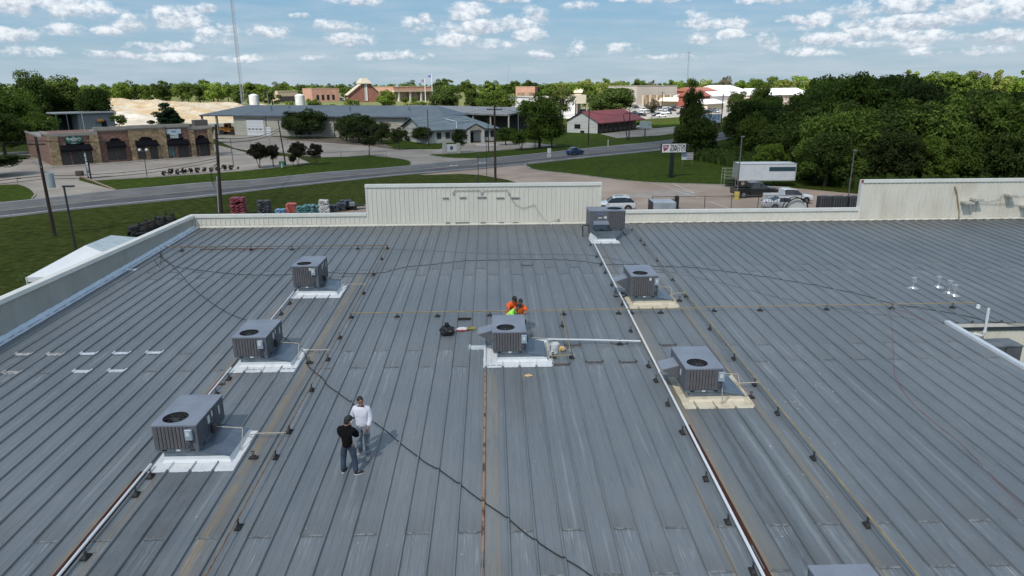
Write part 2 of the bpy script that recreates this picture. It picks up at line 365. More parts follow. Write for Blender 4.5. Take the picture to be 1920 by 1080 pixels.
def lanes(t0, t1, name, m, lvl):
    A = dens(lane(t0)); B = dens(lane(t1)); sheet(name, [(p.x, p.y) for p in A]+[(p.x, p.y) for p in reversed(B)], m, lvl, px=False)
lanes(.14, .40, 'road_wheel_path', ASPHD, 4)
strip('road_edge_line', [(p.x, p.y) for p in lane(.10)], .22, PAINT, 6, px=False)
strip('road_centre_line', [(p.x, p.y) for p in lane(.42)], .2, PAINTY, 6, px=False)
strip('road_turn_line', [(p.x, p.y) for p in lane(.68)], .12, PAINTY, 6, px=False, dash=3)
strip('road_far_line', [(p.x, p.y) for p in lane(.955)], .2, PAINT, 6, px=False)
for (u, v) in ((849, 311), (903, 306)):
    p = G(u, v); d = Vector((.66, .75, 0)).normalized(); n = Vector((-d.y, d.x, 0)); mb = MB()
    for q in ([(-1.6, -.12), (.6, -.12), (.6, .12), (-1.6, .12)], [(.5, -.5), (1.6, 0), (.5, .5)], [(.1, .1), (.6, .9), (.2, 1.0), (-.3, .2)]):
        mb.add([(p.x+d.x*a+n.x*b, p.y+d.y*a+n.y*b, .04) for a, b in q], [tuple(range(len(q)))])
    struct('road_arrow_marking', mb, PAINT)
# --- paved areas
sheet('parking_lot', [(217,357),(140,365.5),(62,373),(66,365),(55,353),(35,346),(-150,352),(-150,294),(45,284),(170,282),(400,270),(463,286),(500,290),(560,296),(582,306),(545,310),(460,320),(305,331),(172,339),(150,331),(148,338)], CONC, 1)
sheet('service_road', [(405,262),(450,250),(530,258),(560,264),(620,268),(690,274),(745,280),(822,280),(880,268),(960,265),(1045,272),(1000,277),(930,283),(860,288),(805,289),(830,296),(897,298.5),(845,303),(770,309.5),(769,305),(762,299),(725,294),(690,291),(650,294),(600,295),(560,291),(520,285),(463,282),(440,278)], CONC, 2)
sheet('storefront_lot', [(985,309),(1003,319),(1080,328),(1200,342),(1340,347),(1480,352),(1620,365),(1800,380),(2300,430),(2400,520),(1640,402),(700,402),(540,420),(600,399),(640,393),(686,383),(830,360),(960,344),(968,342),(950,337),(900,328),(860,326),(800,328),(785,327.5),(845,322),(915,316)], CONCR, 2)
sheet('motel_lot', [(1125,251),(1135,256),(1157,259),(1185,257),(1235,254),(1275,249),(1266,237),(1235,239),(1197,243)], CONC, 2)
sheet('shopping_lot', [(1060,222),(1100,226),(1200,224),(1280,219),(1350,222),(1420,216),(1420,190),(1180,192),(1175,205),(1100,212)], mat('pale_parking', (.30, .28, .25), .9, 0, (.24, .22, .2), nscale=.05), 1)
sheet('shopping_verge', [(1180,233),(1275,228),(1276,236),(1235,240),(1190,243)], LAWN, 2)
sheet('gravel_yard', [(395,262),(404,238),(360,232),(60,232),(120,208),(200,196),(420,194),(470,215),(450,252)], GRAVEL, 1)
sheet('mulch_bed', [(520,262),(700,258),(760,262),(735,277),(690,274),(620,268),(560,264)], DIRT, 3)
sheet('dirt_track', [(1040,288),(1085,277),(1115,266),(1150,260),(1190,268),(1192,271),(1140,280),(1095,279)], mat('gravel_track', (.26, .235, .21), .95, 0, (.17, .155, .135), nscale=.5, fine=.15), 2)
# --- lawns laid over the paving level
sheet('lawn', [(217,357),(172,339),(305,332),(460,321),(545,310.5),(582,307),(600,295),(650,294),(690,291),(725,294),(762,299),(771,305),(765,309),(720,314.5),(610,322.5),(480,335.5),(360,343.5)], LAWN, 3)
sheet('lawn', [(895,298),(830,296),(805,290),(860,289),(960,281),(1040,276),(1045,272),(960,262),(1070,240),(1125,251),(1157,259),(1200,258),(1270,251),(1275,260),(1200,268),(1095,278),(960,292)], LAWN, 3)
sheet('lawn', [(985,309),(1003,319),(1080,328),(1200,342),(1340,347),(1480,352),(1560,340),(1480,290),(1420,268),(1392,255),(1330,268),(1250,281),(1095,297.5)], LAWN, 3)
sheet('lawn', [(690,352),(800,329),(860,326.5),(900,328.5),(950,337.5),(968,342.5),(960,346),(830,362)], GRASS, 3)
sheet('lawn', [(62,373),(66,365),(55,353),(35,346),(-150,350),(-260,395),(-120,388),(0,379)], LAWN, 3)
sheet('lawn', [(700,262),(760,262),(880,258),(960,262),(880,267),(822,278),(745,279)], LAWN, 4)
for pts, m in (([(172,339),(148,331),(165,336),(190,346),(217,357)], REDKERB), ([(60,373),(66,366),(62,359),(52,352),(35,346),(-60,348)], KERB), ([(582,306),(560,309),(460,320.5),(305,331.5),(172,339)], KERB),
               ([(771,306),(768,302),(745,297),(690,291)], KERB), ([(897,298),(840,296.5),(805,290),(860,288),(960,280)], KERB), ([(1095,297),(1010,303),(985,309),(1003,319),(1080,328),(1200,342),(1340,347),(1480,352)], KERB), ([(400,294),(463,289),(490,288)], KERB)):
    strip('kerb', pts, .18, m, 0, h=.13)
# parking bay lines
for pts, m, g in (([(110,312),(165,313),(300,300),(405,291)], 12, 0),): pass
A, B = G(178, 312), G(398, 293)
for i in range(11):
    p = A.lerp(B, i/10); d = (B-A).normalized(); n = Vector((d.y, -d.x, 0)); q = p+n*4.6+d*1.2
    strip('bay_line', [(p.x, p.y), (q.x, q.y)], .12, PAINT, 4, px=False)
A, B = G(205, 330), G(430, 316)
for i in range(7):
    p = A.lerp(B, i/10); d = (B-A).normalized(); n = Vector((-d.y, d.x, 0)); q = p+n*4.0-d*1.2
    strip('bay_line', [(p.x, p.y), (q.x, q.y)], .12, PAINT, 4, px=False)
for k in range(7): strip('bay_line', [(600+k*24, 266+k*2.0), (612+k*24, 266.8+k*2.0)], .14, PAINT, 5)
for k in range(8): strip('bay_line', [(893+k*5, 270.5), (897+k*5, 273.5)], .3, PAINT, 5)
for a, b in (((1255,354),(1310,371)), ((1165,366),(1255,372)), ((1330,378),(1370,392)), ((1215,342),(1300,362)), ((1262,345),(1302,362))): strip('bay_line', [a, b], .14, PAINT, 5)
sheet('concrete_patch', [(1240,356),(1310,362),(1300,368),(1180,372),(1160,366)], mat('pale_concrete', (.36, .31, .27), .9, 0, (.30, .25, .22), nscale=.8), 4)

# ================================================================ the store with the metal roof
XL, XE, YW, YN = -19.45, 52.0, 44.95, -6.0     # left wall, far right end, front wall, near end of roof
NX, NY = 18.84, 26.5                           # notch corner
WH_LOW, WH_TALL = 5.80, 7.66
PITCH, PH = .611, .25
store = thing('store_building', 'large flat store building under the grey standing seam metal roof, with cream parapets', 'building', (0, 0, 0))
def roof_mat():
    m = bpy.data.materials.new('weathered_galvalume'); m.use_nodes = True; nt = m.node_tree; N = nt.nodes; L = nt.links; b = N['Principled BSDF']
    g = N.new('ShaderNodeNewGeometry').outputs['Position']; s = N.new('ShaderNodeSeparateXYZ'); L.new(g, s.inputs[0]); X, Y = s.outputs[0], s.outputs[1]
    def M(op, a, b_=None, c=None):
        n = N.new('ShaderNodeMath'); n.operation = op
        for i, v in enumerate((a, b_, c)):
            if v is None: continue
            if isinstance(v, (int, float)): n.inputs[i].default_value = v
            else: L.new(v, n.inputs[i])
        return n.outputs[0]
    def nz(sc, st, d=5, ro=.6, off=0):
        mp = N.new('ShaderNodeMapping'); mp.inputs['Scale'].default_value = st; mp.inputs['Location'].default_value = (off, off, 0); L.new(g, mp.inputs[0])
        n = N.new('ShaderNodeTexNoise'); n.inputs['Scale'].default_value = sc; n.inputs['Detail'].default_value = d; n.inputs['Roughness'].default_value = ro; L.new(mp.outputs[0], n.inputs['Vector']); return n.outputs[0]
    def st(v, lo, hi, o0=0, o1=1):
        n = N.new('ShaderNodeMapRange'); n.interpolation_type = 'SMOOTHSTEP'; L.new(v, n.inputs[0]); n.inputs[1].default_value = lo; n.inputs[2].default_value = hi; n.inputs[3].default_value = o0; n.inputs[4].default_value = o1; return n.outputs[0]
    def mx(f, a, c):
        n = N.new('ShaderNodeMix'); n.data_type = 'RGBA'
        if isinstance(f, (int, float)): n.inputs[0].default_value = f
        else: L.new(f, n.inputs[0])
        for i, v in ((6, a), (7, c)):
            if isinstance(v, tuple): n.inputs[i].default_value = v+(1,)
            else: L.new(v, n.inputs[i])
        return n.outputs[2]
    big = nz(.22, (1, .5, 1), 4); streak = nz(9, (1, .045, 1), 5, .65); fine = nz(26, (1, .02, 1), 4, .7, 3); spl = nz(38, (1, 1, 1), 3, .7)
    c = mx(st(big, .3, .7), (.158, .180, .196), (.202, .222, .236))
    # each pan weathered a little differently
    pan = M('FLOOR', M('DIVIDE', M('SUBTRACT', X, PH), PITCH)); wv = N.new('ShaderNodeTexWhiteNoise'); wv.noise_dimensions = '1D'; L.new(pan, wv.inputs['W'])
    seg = N.new('ShaderNodeTexWhiteNoise'); seg.noise_dimensions = '2D'; cb = N.new('ShaderNodeCombineXYZ'); L.new(pan, cb.inputs[0]); L.new(M('FLOOR', M('DIVIDE', M('ADD', Y, -2.9), 10.45)), cb.inputs[1]); L.new(cb.outputs[0], seg.inputs['Vector'])
    c = mx(M('MULTIPLY', seg.outputs['Value'], .20), c, (.138, .160, .180))
    c = mx(st(streak, .55, .78, 0, .38), c, (.27, .30, .32))
    c = mx(st(streak, .46, .26, 0, .55), c, (.105, .128, .150))
    c = mx(st(fine, .54, .76, 0, .50), c, (.34, .365, .38))
    c = mx(st(fine, .44, .26, 0, .50), c, (.095, .108, .12))
    # pale run marks in the middle of some pans
    u = M('FRACT', M('DIVIDE', M('SUBTRACT', X, PH), PITCH)); w1 = nz(1, (.15, .22, 1), 2, .4, 9)
    cen = M('ABSOLUTE', M('SUBTRACT', u, M('ADD', .3, M('MULTIPLY', w1, .5))))
    run = M('MULTIPLY', st(cen, .10, .01), st(wv.outputs['Value'], .55, .62)); run = M('MULTIPLY', run, st(nz(1.2, (1, .3, 1), 4), .42, .62))
    c = mx(M('MULTIPLY', run, .34), c, (.36, .39, .42))
    # stains that follow the pans below the units
    def band(xc, w, y0, y1, colr, k, nseed):
        wob = M('MULTIPLY', M('SUBTRACT', nz(.9, (.1, 1, 1), 4, .6, nseed), .5), w*1.6)
        d = M('ABSOLUTE', M('SUBTRACT', M('ADD', X, wob), xc)); f = st(d, w, w*.15)
        yy = M('MULTIPLY', st(Y, y0-1.2, y0+.4), st(Y, y1+.6, y1-1.0)); f = M('MULTIPLY', M('MULTIPLY', f, yy), st(nz(2.2, (1, .35, 1), 4, .7, nseed+2), .30, .56, .25, 1))
        nonlocal c; c = mx(M('MULTIPLY', f, k), c, colr)
    TAN = (.30, .235, .145)
    band(-6.80, .17, 3, 34.5, TAN, .80, 1); band(-6.62, .34, 3, 35, (.17, .155, .135), .55, 5)
    band(-9.62, .22, 3, 16.5, TAN, .65, 8); band(-9.62, .16, 21, 30, TAN, .6, 11); band(-9.05, .20, 3, 16.6, (.25, .215, .165), .6, 13); band(-9.1, .22, 19, 30.5, (.25, .20, .15), .5, 15)
    band(-.18, .20, 3, 22.7, (.30, .27, .22), .5, 17); band(.02, .10, 3, 22.5, TAN, .5, 18)
    band(5.92, .10, 3, 27.8, TAN, .85, 21); band(6.12, .30, 3, 28, (.25, .23, .19), .5, 24); band(5.15, .10, 3, 16, (.32, .25, .17), .5, 26)
    band(8.38, .07, 3, 30, TAN, .75, 27); band(8.30, .26, 3, 39, (.22, .20, .165), .5, 30); band(6.2, .2, 30, 39.5, TAN, .4, 31)
    band(6.75, .16, 3, 19.4, (.075, .08, .085), .6, 33); band(7.05, .22, 3, 19.4, (.10, .105, .11), .45, 53); band(7.42, .10, 3, 19.5, (.33, .35, .35), .45, 35); band(7.62, .08, 3, 19.5, (.12, .125, .13), .5, 55); band(7.85, .10, 3, 19.5, (.34, .355, .35), .4, 57); band(-8.2, .9, 12, 16.6, (.085, .088, .092), .5, 37); band(.9, .9, 19.5, 22.7, (.12, .115, .105), .35, 39)
    band(7.2, .8, 31.2, 39.5, (.27, .29, .29), .35, 41)
    # dirt caught behind the laps and against the front parapet
    c = mx(M('MULTIPLY', st(Y, 41.5, 44.8), st(nz(.8, (1, 1, 1), 5), .35, .65, .2, .7)), c, (.15, .145, .13))
    def lapdirt(y0, parity):
        f = M('MULTIPLY', st(Y, y0+1.2, y0+.05), st(Y, y0-.03, y0+.02)); par = M('COMPARE', M('MODULO', M('ABSOLUTE', pan), 2.0), float(parity), .1)
        nonlocal c; c = mx(M('MULTIPLY', M('MULTIPLY', f, par), st(fine, .35, .62, .05, .45 if y0 < 20 else .2)), c, (.13, .115, .105))
        g2 = M('MULTIPLY', st(Y, y0-1.6, y0-.1), st(Y, y0+.0, y0-.03)); c = mx(M('MULTIPLY', M('MULTIPLY', g2, par), st(fine, .5, .72, 0, .75)), c, (.40, .42, .43))
    for y0, p_ in ((13.95, 0), (24.6, 0), (35.05, 0), (12.45, 1), (23.1, 1), (33.95, 1)): lapdirt(y0, p_)
    c = mx(st(spl, .60, .78, 0, .22), c, (.33, .34, .34))
    c = mx(st(nz(5.5, (1, 1, 1), 2, .5, 40), .76, .80, 0, .5), c, (.45, .46, .46))
    L.new(c, b.inputs['Base Color']); b.inputs['Metallic'].default_value = .25
    L.new(st(fine, .3, .7, .42, .62), b.inputs['Roughness'])
    bp = N.new('ShaderNodeBump'); bp.inputs['Strength'].default_value = .12; bp.inputs['Distance'].default_value = .02; L.new(nz(2.5, (1, .25, 1), 3), bp.inputs['Height']); L.new(bp.outputs[0], b.inputs['Normal'])
    return m
ROOFM = roof_mat()
PROF = [(0, 0), (.010, .040), (.020, .058), (.050, .058), (.060, .040), (.070, 0), (.20, 0), (.212, .006), (.236, .006), (.248, 0), (.41, 0), (.422, .006), (.446, .006), (.458, 0), (PITCH, 0)]
def ribz(x):
    u = (x-PH) % PITCH
    for (a, za), (b, zb) in zip(PROF, PROF[1:]):
        if a <= u <= b: return za+(zb-za)*(u-a)/(b-a)
    return 0.0
_pm = {}
def pan_mesh(y0, y1, lift):
    k = (round(y1-y0, 2), lift)
    if k in _pm: return _pm[k]
    mb = MB(); n = len(PROF); ln = y1-y0
    vs = [(x, 0, z+lift) for x, z in PROF]+[(x, ln, z+SL*ln) for x, z in PROF]; fs = [(i, i+1, n+i+1, n+i) for i in range(n-1)]
    vs += [(x, 0, z+lift-.010) for x, z in PROF]; fs += [(2*n+i, 2*n+i+1, i+1, i) for i in range(n-1)]
    mb.add(vs, fs); _pm[k] = mb.mesh('roof_panel', ROOFM); return _pm[k]
LA = [YN, 13.95, 24.6, 35.05, YW]; LB = [YN, 12.45, 23.1, 33.95, YW]
cands = []
kx0 = int(math.floor((XL-PH)/PITCH))
for k in range(kx0, int((XE-PH)/PITCH)+1):
    x = PH+k*PITCH
    Ls = LA if k % 2 == 0 else LB
    for a, b in zip(Ls, Ls[1:]):
        if x > NX-PITCH/2:
            if b <= NY: continue
            a = max(a, NY)
        cands.append((k, x, a, b))
def vis(c):
    k, x, a, b = c; y = max(b-1, 10.5); d = abs(x-.03*y)/y
    return d*1.0 < .80
vis_c = [c for c in cands if vis(c)]; print('roof panels in view', len(vis_c), len(cands))
rest = MB()
for c in cands:
    k, x, a, b = c; lift = .007 if a > YN+.1 and a != NY else 0.0
    if c in vis_c[:298]: link('roof_panel', pan_mesh(a, b-(-.10 if b < YW else 0), lift), store, (x, a, rz(a)))
    else:
        n = len(PROF); rest.add([(x+px, a, z+rz(a)+lift) for px, z in PROF]+[(x+px, b, z+rz(b)) for px, z in PROF], [(i, i+1, n+i+1, n+i) for i in range(n-1)])
rest.build('roof_panel', ROOFM, store, kind='stuff')
# deck below the panels, so the roof has thickness
DK = mat('roof_deck', (.2, .2, .2), .8)
mb = MB()
for x0, x1, y0, y1 in ((XL+.02, NX, YN, YW-.02), (NX, XE, NY, YW-.02)):
    mb.add([(x0, y0, rz(y0)-.35), (x1, y0, rz(y0)-.35), (x1, y1, rz(y1)-.35), (x0, y1, rz(y1)-.35), (x0, y0, rz(y0)-.03), (x1, y0, rz(y0)-.03), (x1, y1, rz(y1)-.03), (x0, y1, rz(y1)-.03)], [(0,3,2,1),(4,5,6,7),(0,1,5,4),(1,2,6,5),(2,3,7,6),(3,0,4,7)])
mb.build('roof_deck', DK, store)
# lap joints: crushed sealant and screw heads
SEAL = mat('lap_sealant', (.24, .255, .265), .8, 0, (.11, .115, .12), nscale=7, lo=.4, hi=.6, detail=4)
lap_me = []
for sd_ in range(4):
    r_ = random.Random(sd_); mb = MB(); n = 18; top = []; bot = []
    for i in range(n+1):
        x = .075+(PITCH-.085)*i/n; h = r_.uniform(.02, .055); top.append((x, h, .013)); bot.append((x, -r_.uniform(.005, .03), .011))
    mb.add(top+bot, [(n+1+i, n+2+i, i+1, i) for i in range(n)])
    for i in range(7): mb.cyl((.12+i*.07, .03, .008), (.12+i*.07, .03, .024), .010, .006, 6)
    lap_me.append(mb.mesh('lap_sealant', SEAL))
for c in vis_c:
    k, x, a, b = c
    if a > YN+.1 and a != NY and (a < 20 or RND.random() < .75):
        o = link('lap_sealant', lap_me[RND.randrange(4)], store, (x, a, rz(a)+.004))
# sealant patches: white ones and black tarred ones
WHITE = mat('white_sealant', (.62, .66, .70), .55, 0, (.50, .54, .58), nscale=4, bump=.3, bscale=20, bdist=.01)
TAR = mat('old_tar_patch', (.05, .042, .04), .8, 0, (.09, .075, .065), nscale=8, bump=.5, bscale=25, bdist=.01)
def patch(u, v, m, name, w=.62, h=.17, lab=None, dirty=False):
    p = R(u, v); k = math.floor((p.x-PH)/PITCH); x0 = PH+k*PITCH; mb = MB(); n = 20; top = []; bot = []; r_ = random.Random(int(u*7+v))
    for i in range(n+1):
        x = x0-.01+(w+.06)*i/n; z = ribz(x)+.018; yy0 = p.y-h/2+r_.uniform(-.015, .015); yy1 = p.y+h/2+r_.uniform(-.015, .015)
        bot.append((x, yy0, rz(yy0)+z)); top.append((x, yy1, rz(yy1)+z))
    mb.add(bot+top, [(i, i+1, n+2+i, n+1+i) for i in range(n)]+[(i, i+1, i+1, i) for i in range(0)])
    mb.add([(a[0], a[1], a[2]-.02) for a in bot]+bot, [(i, i+1, n+2+i, n+1+i) for i in range(n)])
    o = mb.build(name, m, store)
    if lab: o['label'] = lab
OLDW = mat('worn_white_sealant', (.52, .50, .47), .7, 0, (.20, .20, .20), nscale=7, lo=.42, hi=.62)
for u, v in ((160,664),(222,663),(285,662),(149,697),(213,696)): patch(u, v, WHITE, 'sealant_patch', h=.20, lab='bright white sealant patch')
for u, v in ((37,665),(98,665),(17,699)): patch(u, v, OLDW, 'sealant_patch', h=.22, lab='worn white sealant patch')
patch(893, 652, WHITE, 'sealant_patch', h=.36, lab='wide white patch beside the rusty seam'); patch(247, 506, WHITE, 'sealant_patch', h=.28, w=.5, lab='white patch against the left parapet')
for u, v, h in ((1110,680,.14),(1173,680,.13),(1055,684,.16),(1084,648,.16),(988,498,.16),(1249,648,.14),(1150,646,.08)): patch(u, v, TAR, 'sealant_patch', h=h, lab='black tar patch')
# rusted seams
RUST = mat('rusted_seam', (.115, .045, .030), .9, 0, (.25, .13, .075), nscale=3.5, lo=.50, hi=.66, detail=6, stretch=(3, .5, 1))
RUSTD = mat('dark_rusted_seam', (.055, .022, .018), .95, 0, (.095, .038, .027), spec=.1, nscale=4, lo=.45, hi=.7, stretch=(3, .5, 1))
RUSTL = mat('tan_rust_seam', (.30, .19, .12), .85, 0, (.10, .04, .025), nscale=3.0, lo=.50, hi=.60, detail=6, stretch=(1, .8, 1))
def seamcap(xr, y0, y1, w, m, lab, gaps=0):
    k = round((xr-PH)/PITCH); x0 = PH+k*PITCH+.035; mb = MB(); y = y0; r_ = random.Random(int(y0*10))
    while y < y1:
        ln = r_.uniform(.6, 2.2) if gaps else y1-y0
        ww = w*r_.uniform(.8, 1.1) if gaps else w
        ye = min(y+ln, y1); mb.add([(x0-ww/2, y, rz(y)+.0645), (x0+ww/2, y, rz(y)+.0645), (x0+ww/2, ye, rz(ye)+.0645), (x0-ww/2, ye, rz(ye)+.0645), (x0-ww/2-.01, y, rz(y)+.004), (x0+ww/2+.01, y, rz(y)+.004), (x0+ww/2+.01, ye, rz(ye)+.004), (x0-ww/2-.01, ye, rz(ye)+.004)], [(0,1,2,3),(4,5,1,0),(5,6,2,1),(7,4,0,3)])
        y = ye+(r_.uniform(.02, gaps) if gaps else 1)
    o = mb.build('seam_cap', m, store); o['label'] = lab
seamcap(-.38, 3, 22.6, .055, RUSTL, 'rusty seam running down from the middle unit')
seamcap(-9.56, 3, 16.7, .15, RUSTD, 'dark rusty seam left of the white pipe'); seamcap(-9.56, 19.5, 22.8, .07, RUST, 'patchy rusty seam', .4); seamcap(-9.56, 25.6, 30.5, .06, RUST, 'patchy rusty seam', .5)
seamcap(5.72, 3, 18.6, .15, RUSTD, 'dark rusty seam along the white pipe'); seamcap(5.72, 20.5, 27.9, .05, RUSTL, 'pitted rusty seam', .3)
for u, v, w_, h_ in ((415, 721, .14, .11),): 
    p = R(u, v); MB().bb(p.x-.13, p.x+.13, p.y-.05, p.y+.05, p.z+.005, p.z+.03).build('rust_scrap', RUST, store)
# --- walls and parapets, ribbed cream panels
CREAM = mat('cream_wall_panel', (.78, .745, .65), .55, 0, (.72, .685, .595), nscale=.8, lo=.35, hi=.7, detail=6, stretch=(1, 1, .25), fine=.03, fscale=30)
CREAMR = mat('stained_wall_panel', (.73, .695, .60), .6, 0, (.63, .58, .48), nscale=1.1, lo=.38, hi=.72, detail=7, stretch=(1, 1, .35), fine=.04, fscale=20)
CAPM = mat('parapet_cap_metal', (.80, .78, .71), .45, 0, (.74, .72, .65), nscale=1.5, stretch=(1, 1, 1))
PW = .916
def wall_panel_mesh(h, depth=.045, nr=3, wid=PW):
    mb = MB(); step = wid/nr; P = []
    for i in range(nr):
        x = i*step; P += [(x, 0), (x+.018, depth), (x+.050, depth), (x+.062, 0), (x+step*.5, 0), (x+step*.5+.01, .005), (x+step*.5+.03, .005), (x+step*.5+.04, 0)]
    P.append((wid, 0)); n = len(P)
    mb.add([(x, -d, 0) for x, d in P]+[(x, -d, h) for x, d in P], [(i, i+1, n+i+1, n+i) for i in range(n-1)]); return mb
def wall_run(x0, x1, zt, z0=4.6, m=CREAM):
    me = wall_panel_mesh(zt-z0-.10).mesh('wall_panel', m); n = int(round((x1-x0)/PW)); 
    for i in range(n): 
        o = link('wall_panel', me, store, (x0+(x1-x0)*i/n, YW, z0)); o.scale = ((x1-x0)/n/PW, 1, 1)
def cap(a, b, zt, wdt=.34, over=.05):
    mb = MB(); a = Vector(a); b = Vector(b); d = (b-a).normalized(); n = Vector((-d.y, d.x, 0)); ln = (b-a).length; rot = Matrix((d, n, Vector((0, 0, 1)))).transposed(); m_ = (a+b)/2
    mb.box((m_.x+n.x*(wdt/2-over), m_.y+n.y*(wdt/2-over), zt-.035), (ln, wdt, .07), rot=rot); mb.box((m_.x-n.x*(over-.012), m_.y-n.y*(over-.012), zt-.13), (ln, .024, .12), rot=rot); mb.box((m_.x+n.x*(wdt-over-.012), m_.y+n.y*(wdt-over-.012), zt-.13), (ln, .024, .12), rot=rot)
    return mb.build('parapet_cap', CAPM, store)
TX0, TX1, TX2 = -8.18, 7.10, 24.45
wall_run(XL+.1, TX0, WH_LOW); wall_run(TX0, TX1, WH_TALL); wall_run(TX1, TX2, WH_LOW); wall_run(TX2, XE, WH_TALL, m=CREAMR)
for x0, x1, zt in ((XL-.25, TX0-.06, WH_LOW), (TX0-.06, TX1+.06, WH_TALL), (TX1+.06, TX2-.06, WH_LOW), (TX2-.06, XE+.2, WH_TALL)): cap((x0, YW-.03, 0), (x1, YW-.03, 0), zt)
CORE = mat('wall_core', (.50, .48, .41), .7, 0, (.44, .42, .36), nscale=1)
mb = MB(); mb.bb(XL-.2, TX0, YW+.012, YW+.26, 0, WH_LOW-.08); mb.bb(TX0, TX1, YW+.012, YW+.26, 0, WH_TALL-.08); mb.bb(TX1, TX2, YW+.012, YW+.26, 0, WH_LOW-.08); mb.bb(TX2, XE, YW+.012, YW+.26, 0, WH_TALL-.08)
mb.bb(XL-.2, XL-.04, YN, YW+.012, 0, WH_LOW-.08); mb.bb(XL-.04, NX, YN-.2, YN, 0, rz(YN)-.02); mb.bb(XE-.2, XE, NY, YW, 0, rz(NY)); mb.build('outer_wall', CORE, store)
# corner trims on the raised panels
mb = MB(); mb.bb(TX0-.05, TX0+.06, YW-.045, YW+.30, 4.7, WH_TALL-.07); mb.bb(TX1-.06, TX1+.05, YW-.045, YW+.30, 4.7, WH_TALL-.07); mb.bb(TX2-.05, TX2+.06, YW-.045, YW+.30, 4.7, WH_TALL-.07); mb.bb(XL-.03, XL+.07, YW-.075, YW+.0, 4.7, WH_LOW-.13); mb.build('corner_trim', CAPM, store)
p = MB().bb(TX2-.10, TX2+.02, YW-.10, YW-.05, WH_TALL-.16, WH_TALL+.01).build('red_tape', mat('red_tape', (.35, .03, .05), .5), store)
# left parapet (its inner side faces +x, its shade put into the panel colour)
GREYP = mat('shaded_parapet_panel', (.40, .395, .36), .65, 0, (.34, .335, .305), nscale=.9, detail=6, stretch=(1, 1, .3))
me = wall_panel_mesh(WH_LOW-.10-2.75, .012, 6).mesh('wall_panel', GREYP); n = int(round((YW-YN)/PW))
for i in range(n):
    o = link('wall_panel', me, store, (XL, YN+(YW-YN)*i/n, 2.75), (0, 0, PI/2)); o.scale = ((YW-YN)/n/PW, 1, 1)
cap((XL+.03, YN, 0), (XL+.03, YW-.08, 0), WH_LOW+.002, .36)
# base flashings
FL = mat('white_flashing', (.62, .70, .78), .45, 0, (.54, .62, .70), nscale=2)
mb = MB(); N_ = int((YW-YN)/.3)
top = []; bot = []
for i in range(N_+1):
    y = YN+(YW-.15-YN)*i/N_; r_ = RND.uniform(-.012, .012)+(.02 if i % 2 else 0); top.append((XL+.018, y, rz(y)+.19+r_)); bot.append((XL+.36+RND.uniform(-.01, .01), y, rz(y)+.035))
mid = [(XL+.10, y[1], y[2]-.13) for y in top]; K = N_+1
mb.add(top+mid+bot, [(i+1, i, K+i, K+i+1) for i in range(N_)]+[(K+i+1, K+i, 2*K+i, 2*K+i+1) for i in range(N_)]); mb.build('base_flashing', FL, store)
mb = MB(); top = []; bot = []; N_ = 420
for i in range(N_+1):
    x = XL+.1+(XE-XL-.2)*i/N_; u = ((x-PH) % PITCH)/PITCH; sc_ = .035*abs(math.sin(u*PI)) if x > 9 else .012*abs(math.sin(u*PI))
    top.append((x, YW-.055, rz(YW)+.115)); bot.append((x, YW-.20, rz(YW)+.075+(-.03+sc_*1.5)))
mb.add(top+bot, [(N_+1+i, N_+2+i, i+1, i) for i in range(N_)]); mb.add([(x, y, z-.05) for x, y, z in bot]+[(x, y+.0, z) for x, y, z in bot], [(i, i+1, N_+2+i, N_+1+i) for i in range(N_)]); mb.build('base_flashing', CREAMR, store)
# notch: white rake trim, eave gutter, beige wall
TRIM = mat('white_trim_metal', (.60, .65, .70), .4, .1, (.54, .58, .62), nscale=2)
mb = MB(); y0, y1 = YN, NY+.1
mb.add([(NX-.10, y0, rz(y0)+.085), (NX+.10, y0, rz(y0)+.085), (NX+.10, y1, rz(y1)+.085), (NX-.10, y1, rz(y1)+.085), (NX-.12, y0, rz(y0)-.02), (NX+.115, y0, rz(y0)-.25), (NX+.115, y1, rz(y1)-.25), (NX-.12, y1, rz(y1)-.02)], [(0,1,2,3),(4,0,3,7),(1,5,6,2),(4,5,1,0),(3,2,6,7)]); mb.build('rake_trim', TRIM, store)
GUT = mat('gutter_metal', (.60, .58, .53), .45, 0, (.5, .48, .43), nscale=2)
mb = MB(); gz = rz(NY); x0, x1 = NX+.12, XE
mb.add([(x0, NY-.13, gz+.0), (x1, NY-.13, gz+.0), (x1, NY-.15, gz-.12), (x0, NY-.15, gz-.12), (x0, NY-.02, gz-.12), (x1, NY-.02, gz-.12), (x1, NY-.02, gz-.02), (x0, NY-.02, gz-.02), (x1, NY-.145, gz+.012), (x0, NY-.145, gz+.012), (x0, NY-.165, gz-.13), (x1, NY-.165, gz-.13), (x1, NY-.0, gz-.13), (x0, NY-.0, gz-.13)], [(0,1,2,3),(3,2,5,4),(4,5,6,7),(9,8,1,0),(10,11,8,9),(13,12,11,10)]); mb.build('gutter', GUT, store)
me = wall_panel_mesh(gz-.14, .018, 4).mesh('wall_panel', CREAMR); n = int((XE-NX)/PW)
for i in range(n):
    link('wall_panel', me, store, (NX+.1+i*PW, NY+.05, 0))
mb = MB(); mb.bb(NX-.18, NX-.02, YN, NY+.1, 0, rz(YN)-.1); mb.bb(NX, XE, NY+.06, NY+.2, 0, gz-.05); mb.build('outer_wall', CORE, store)
for i in range(14): MB().bb(NX+1.0+i*PITCH*2, NX+1.07+i*PITCH*2, NY-.03, NY+.05, gz+.06, gz+.09).build('seam_end_cap', TAR, store)
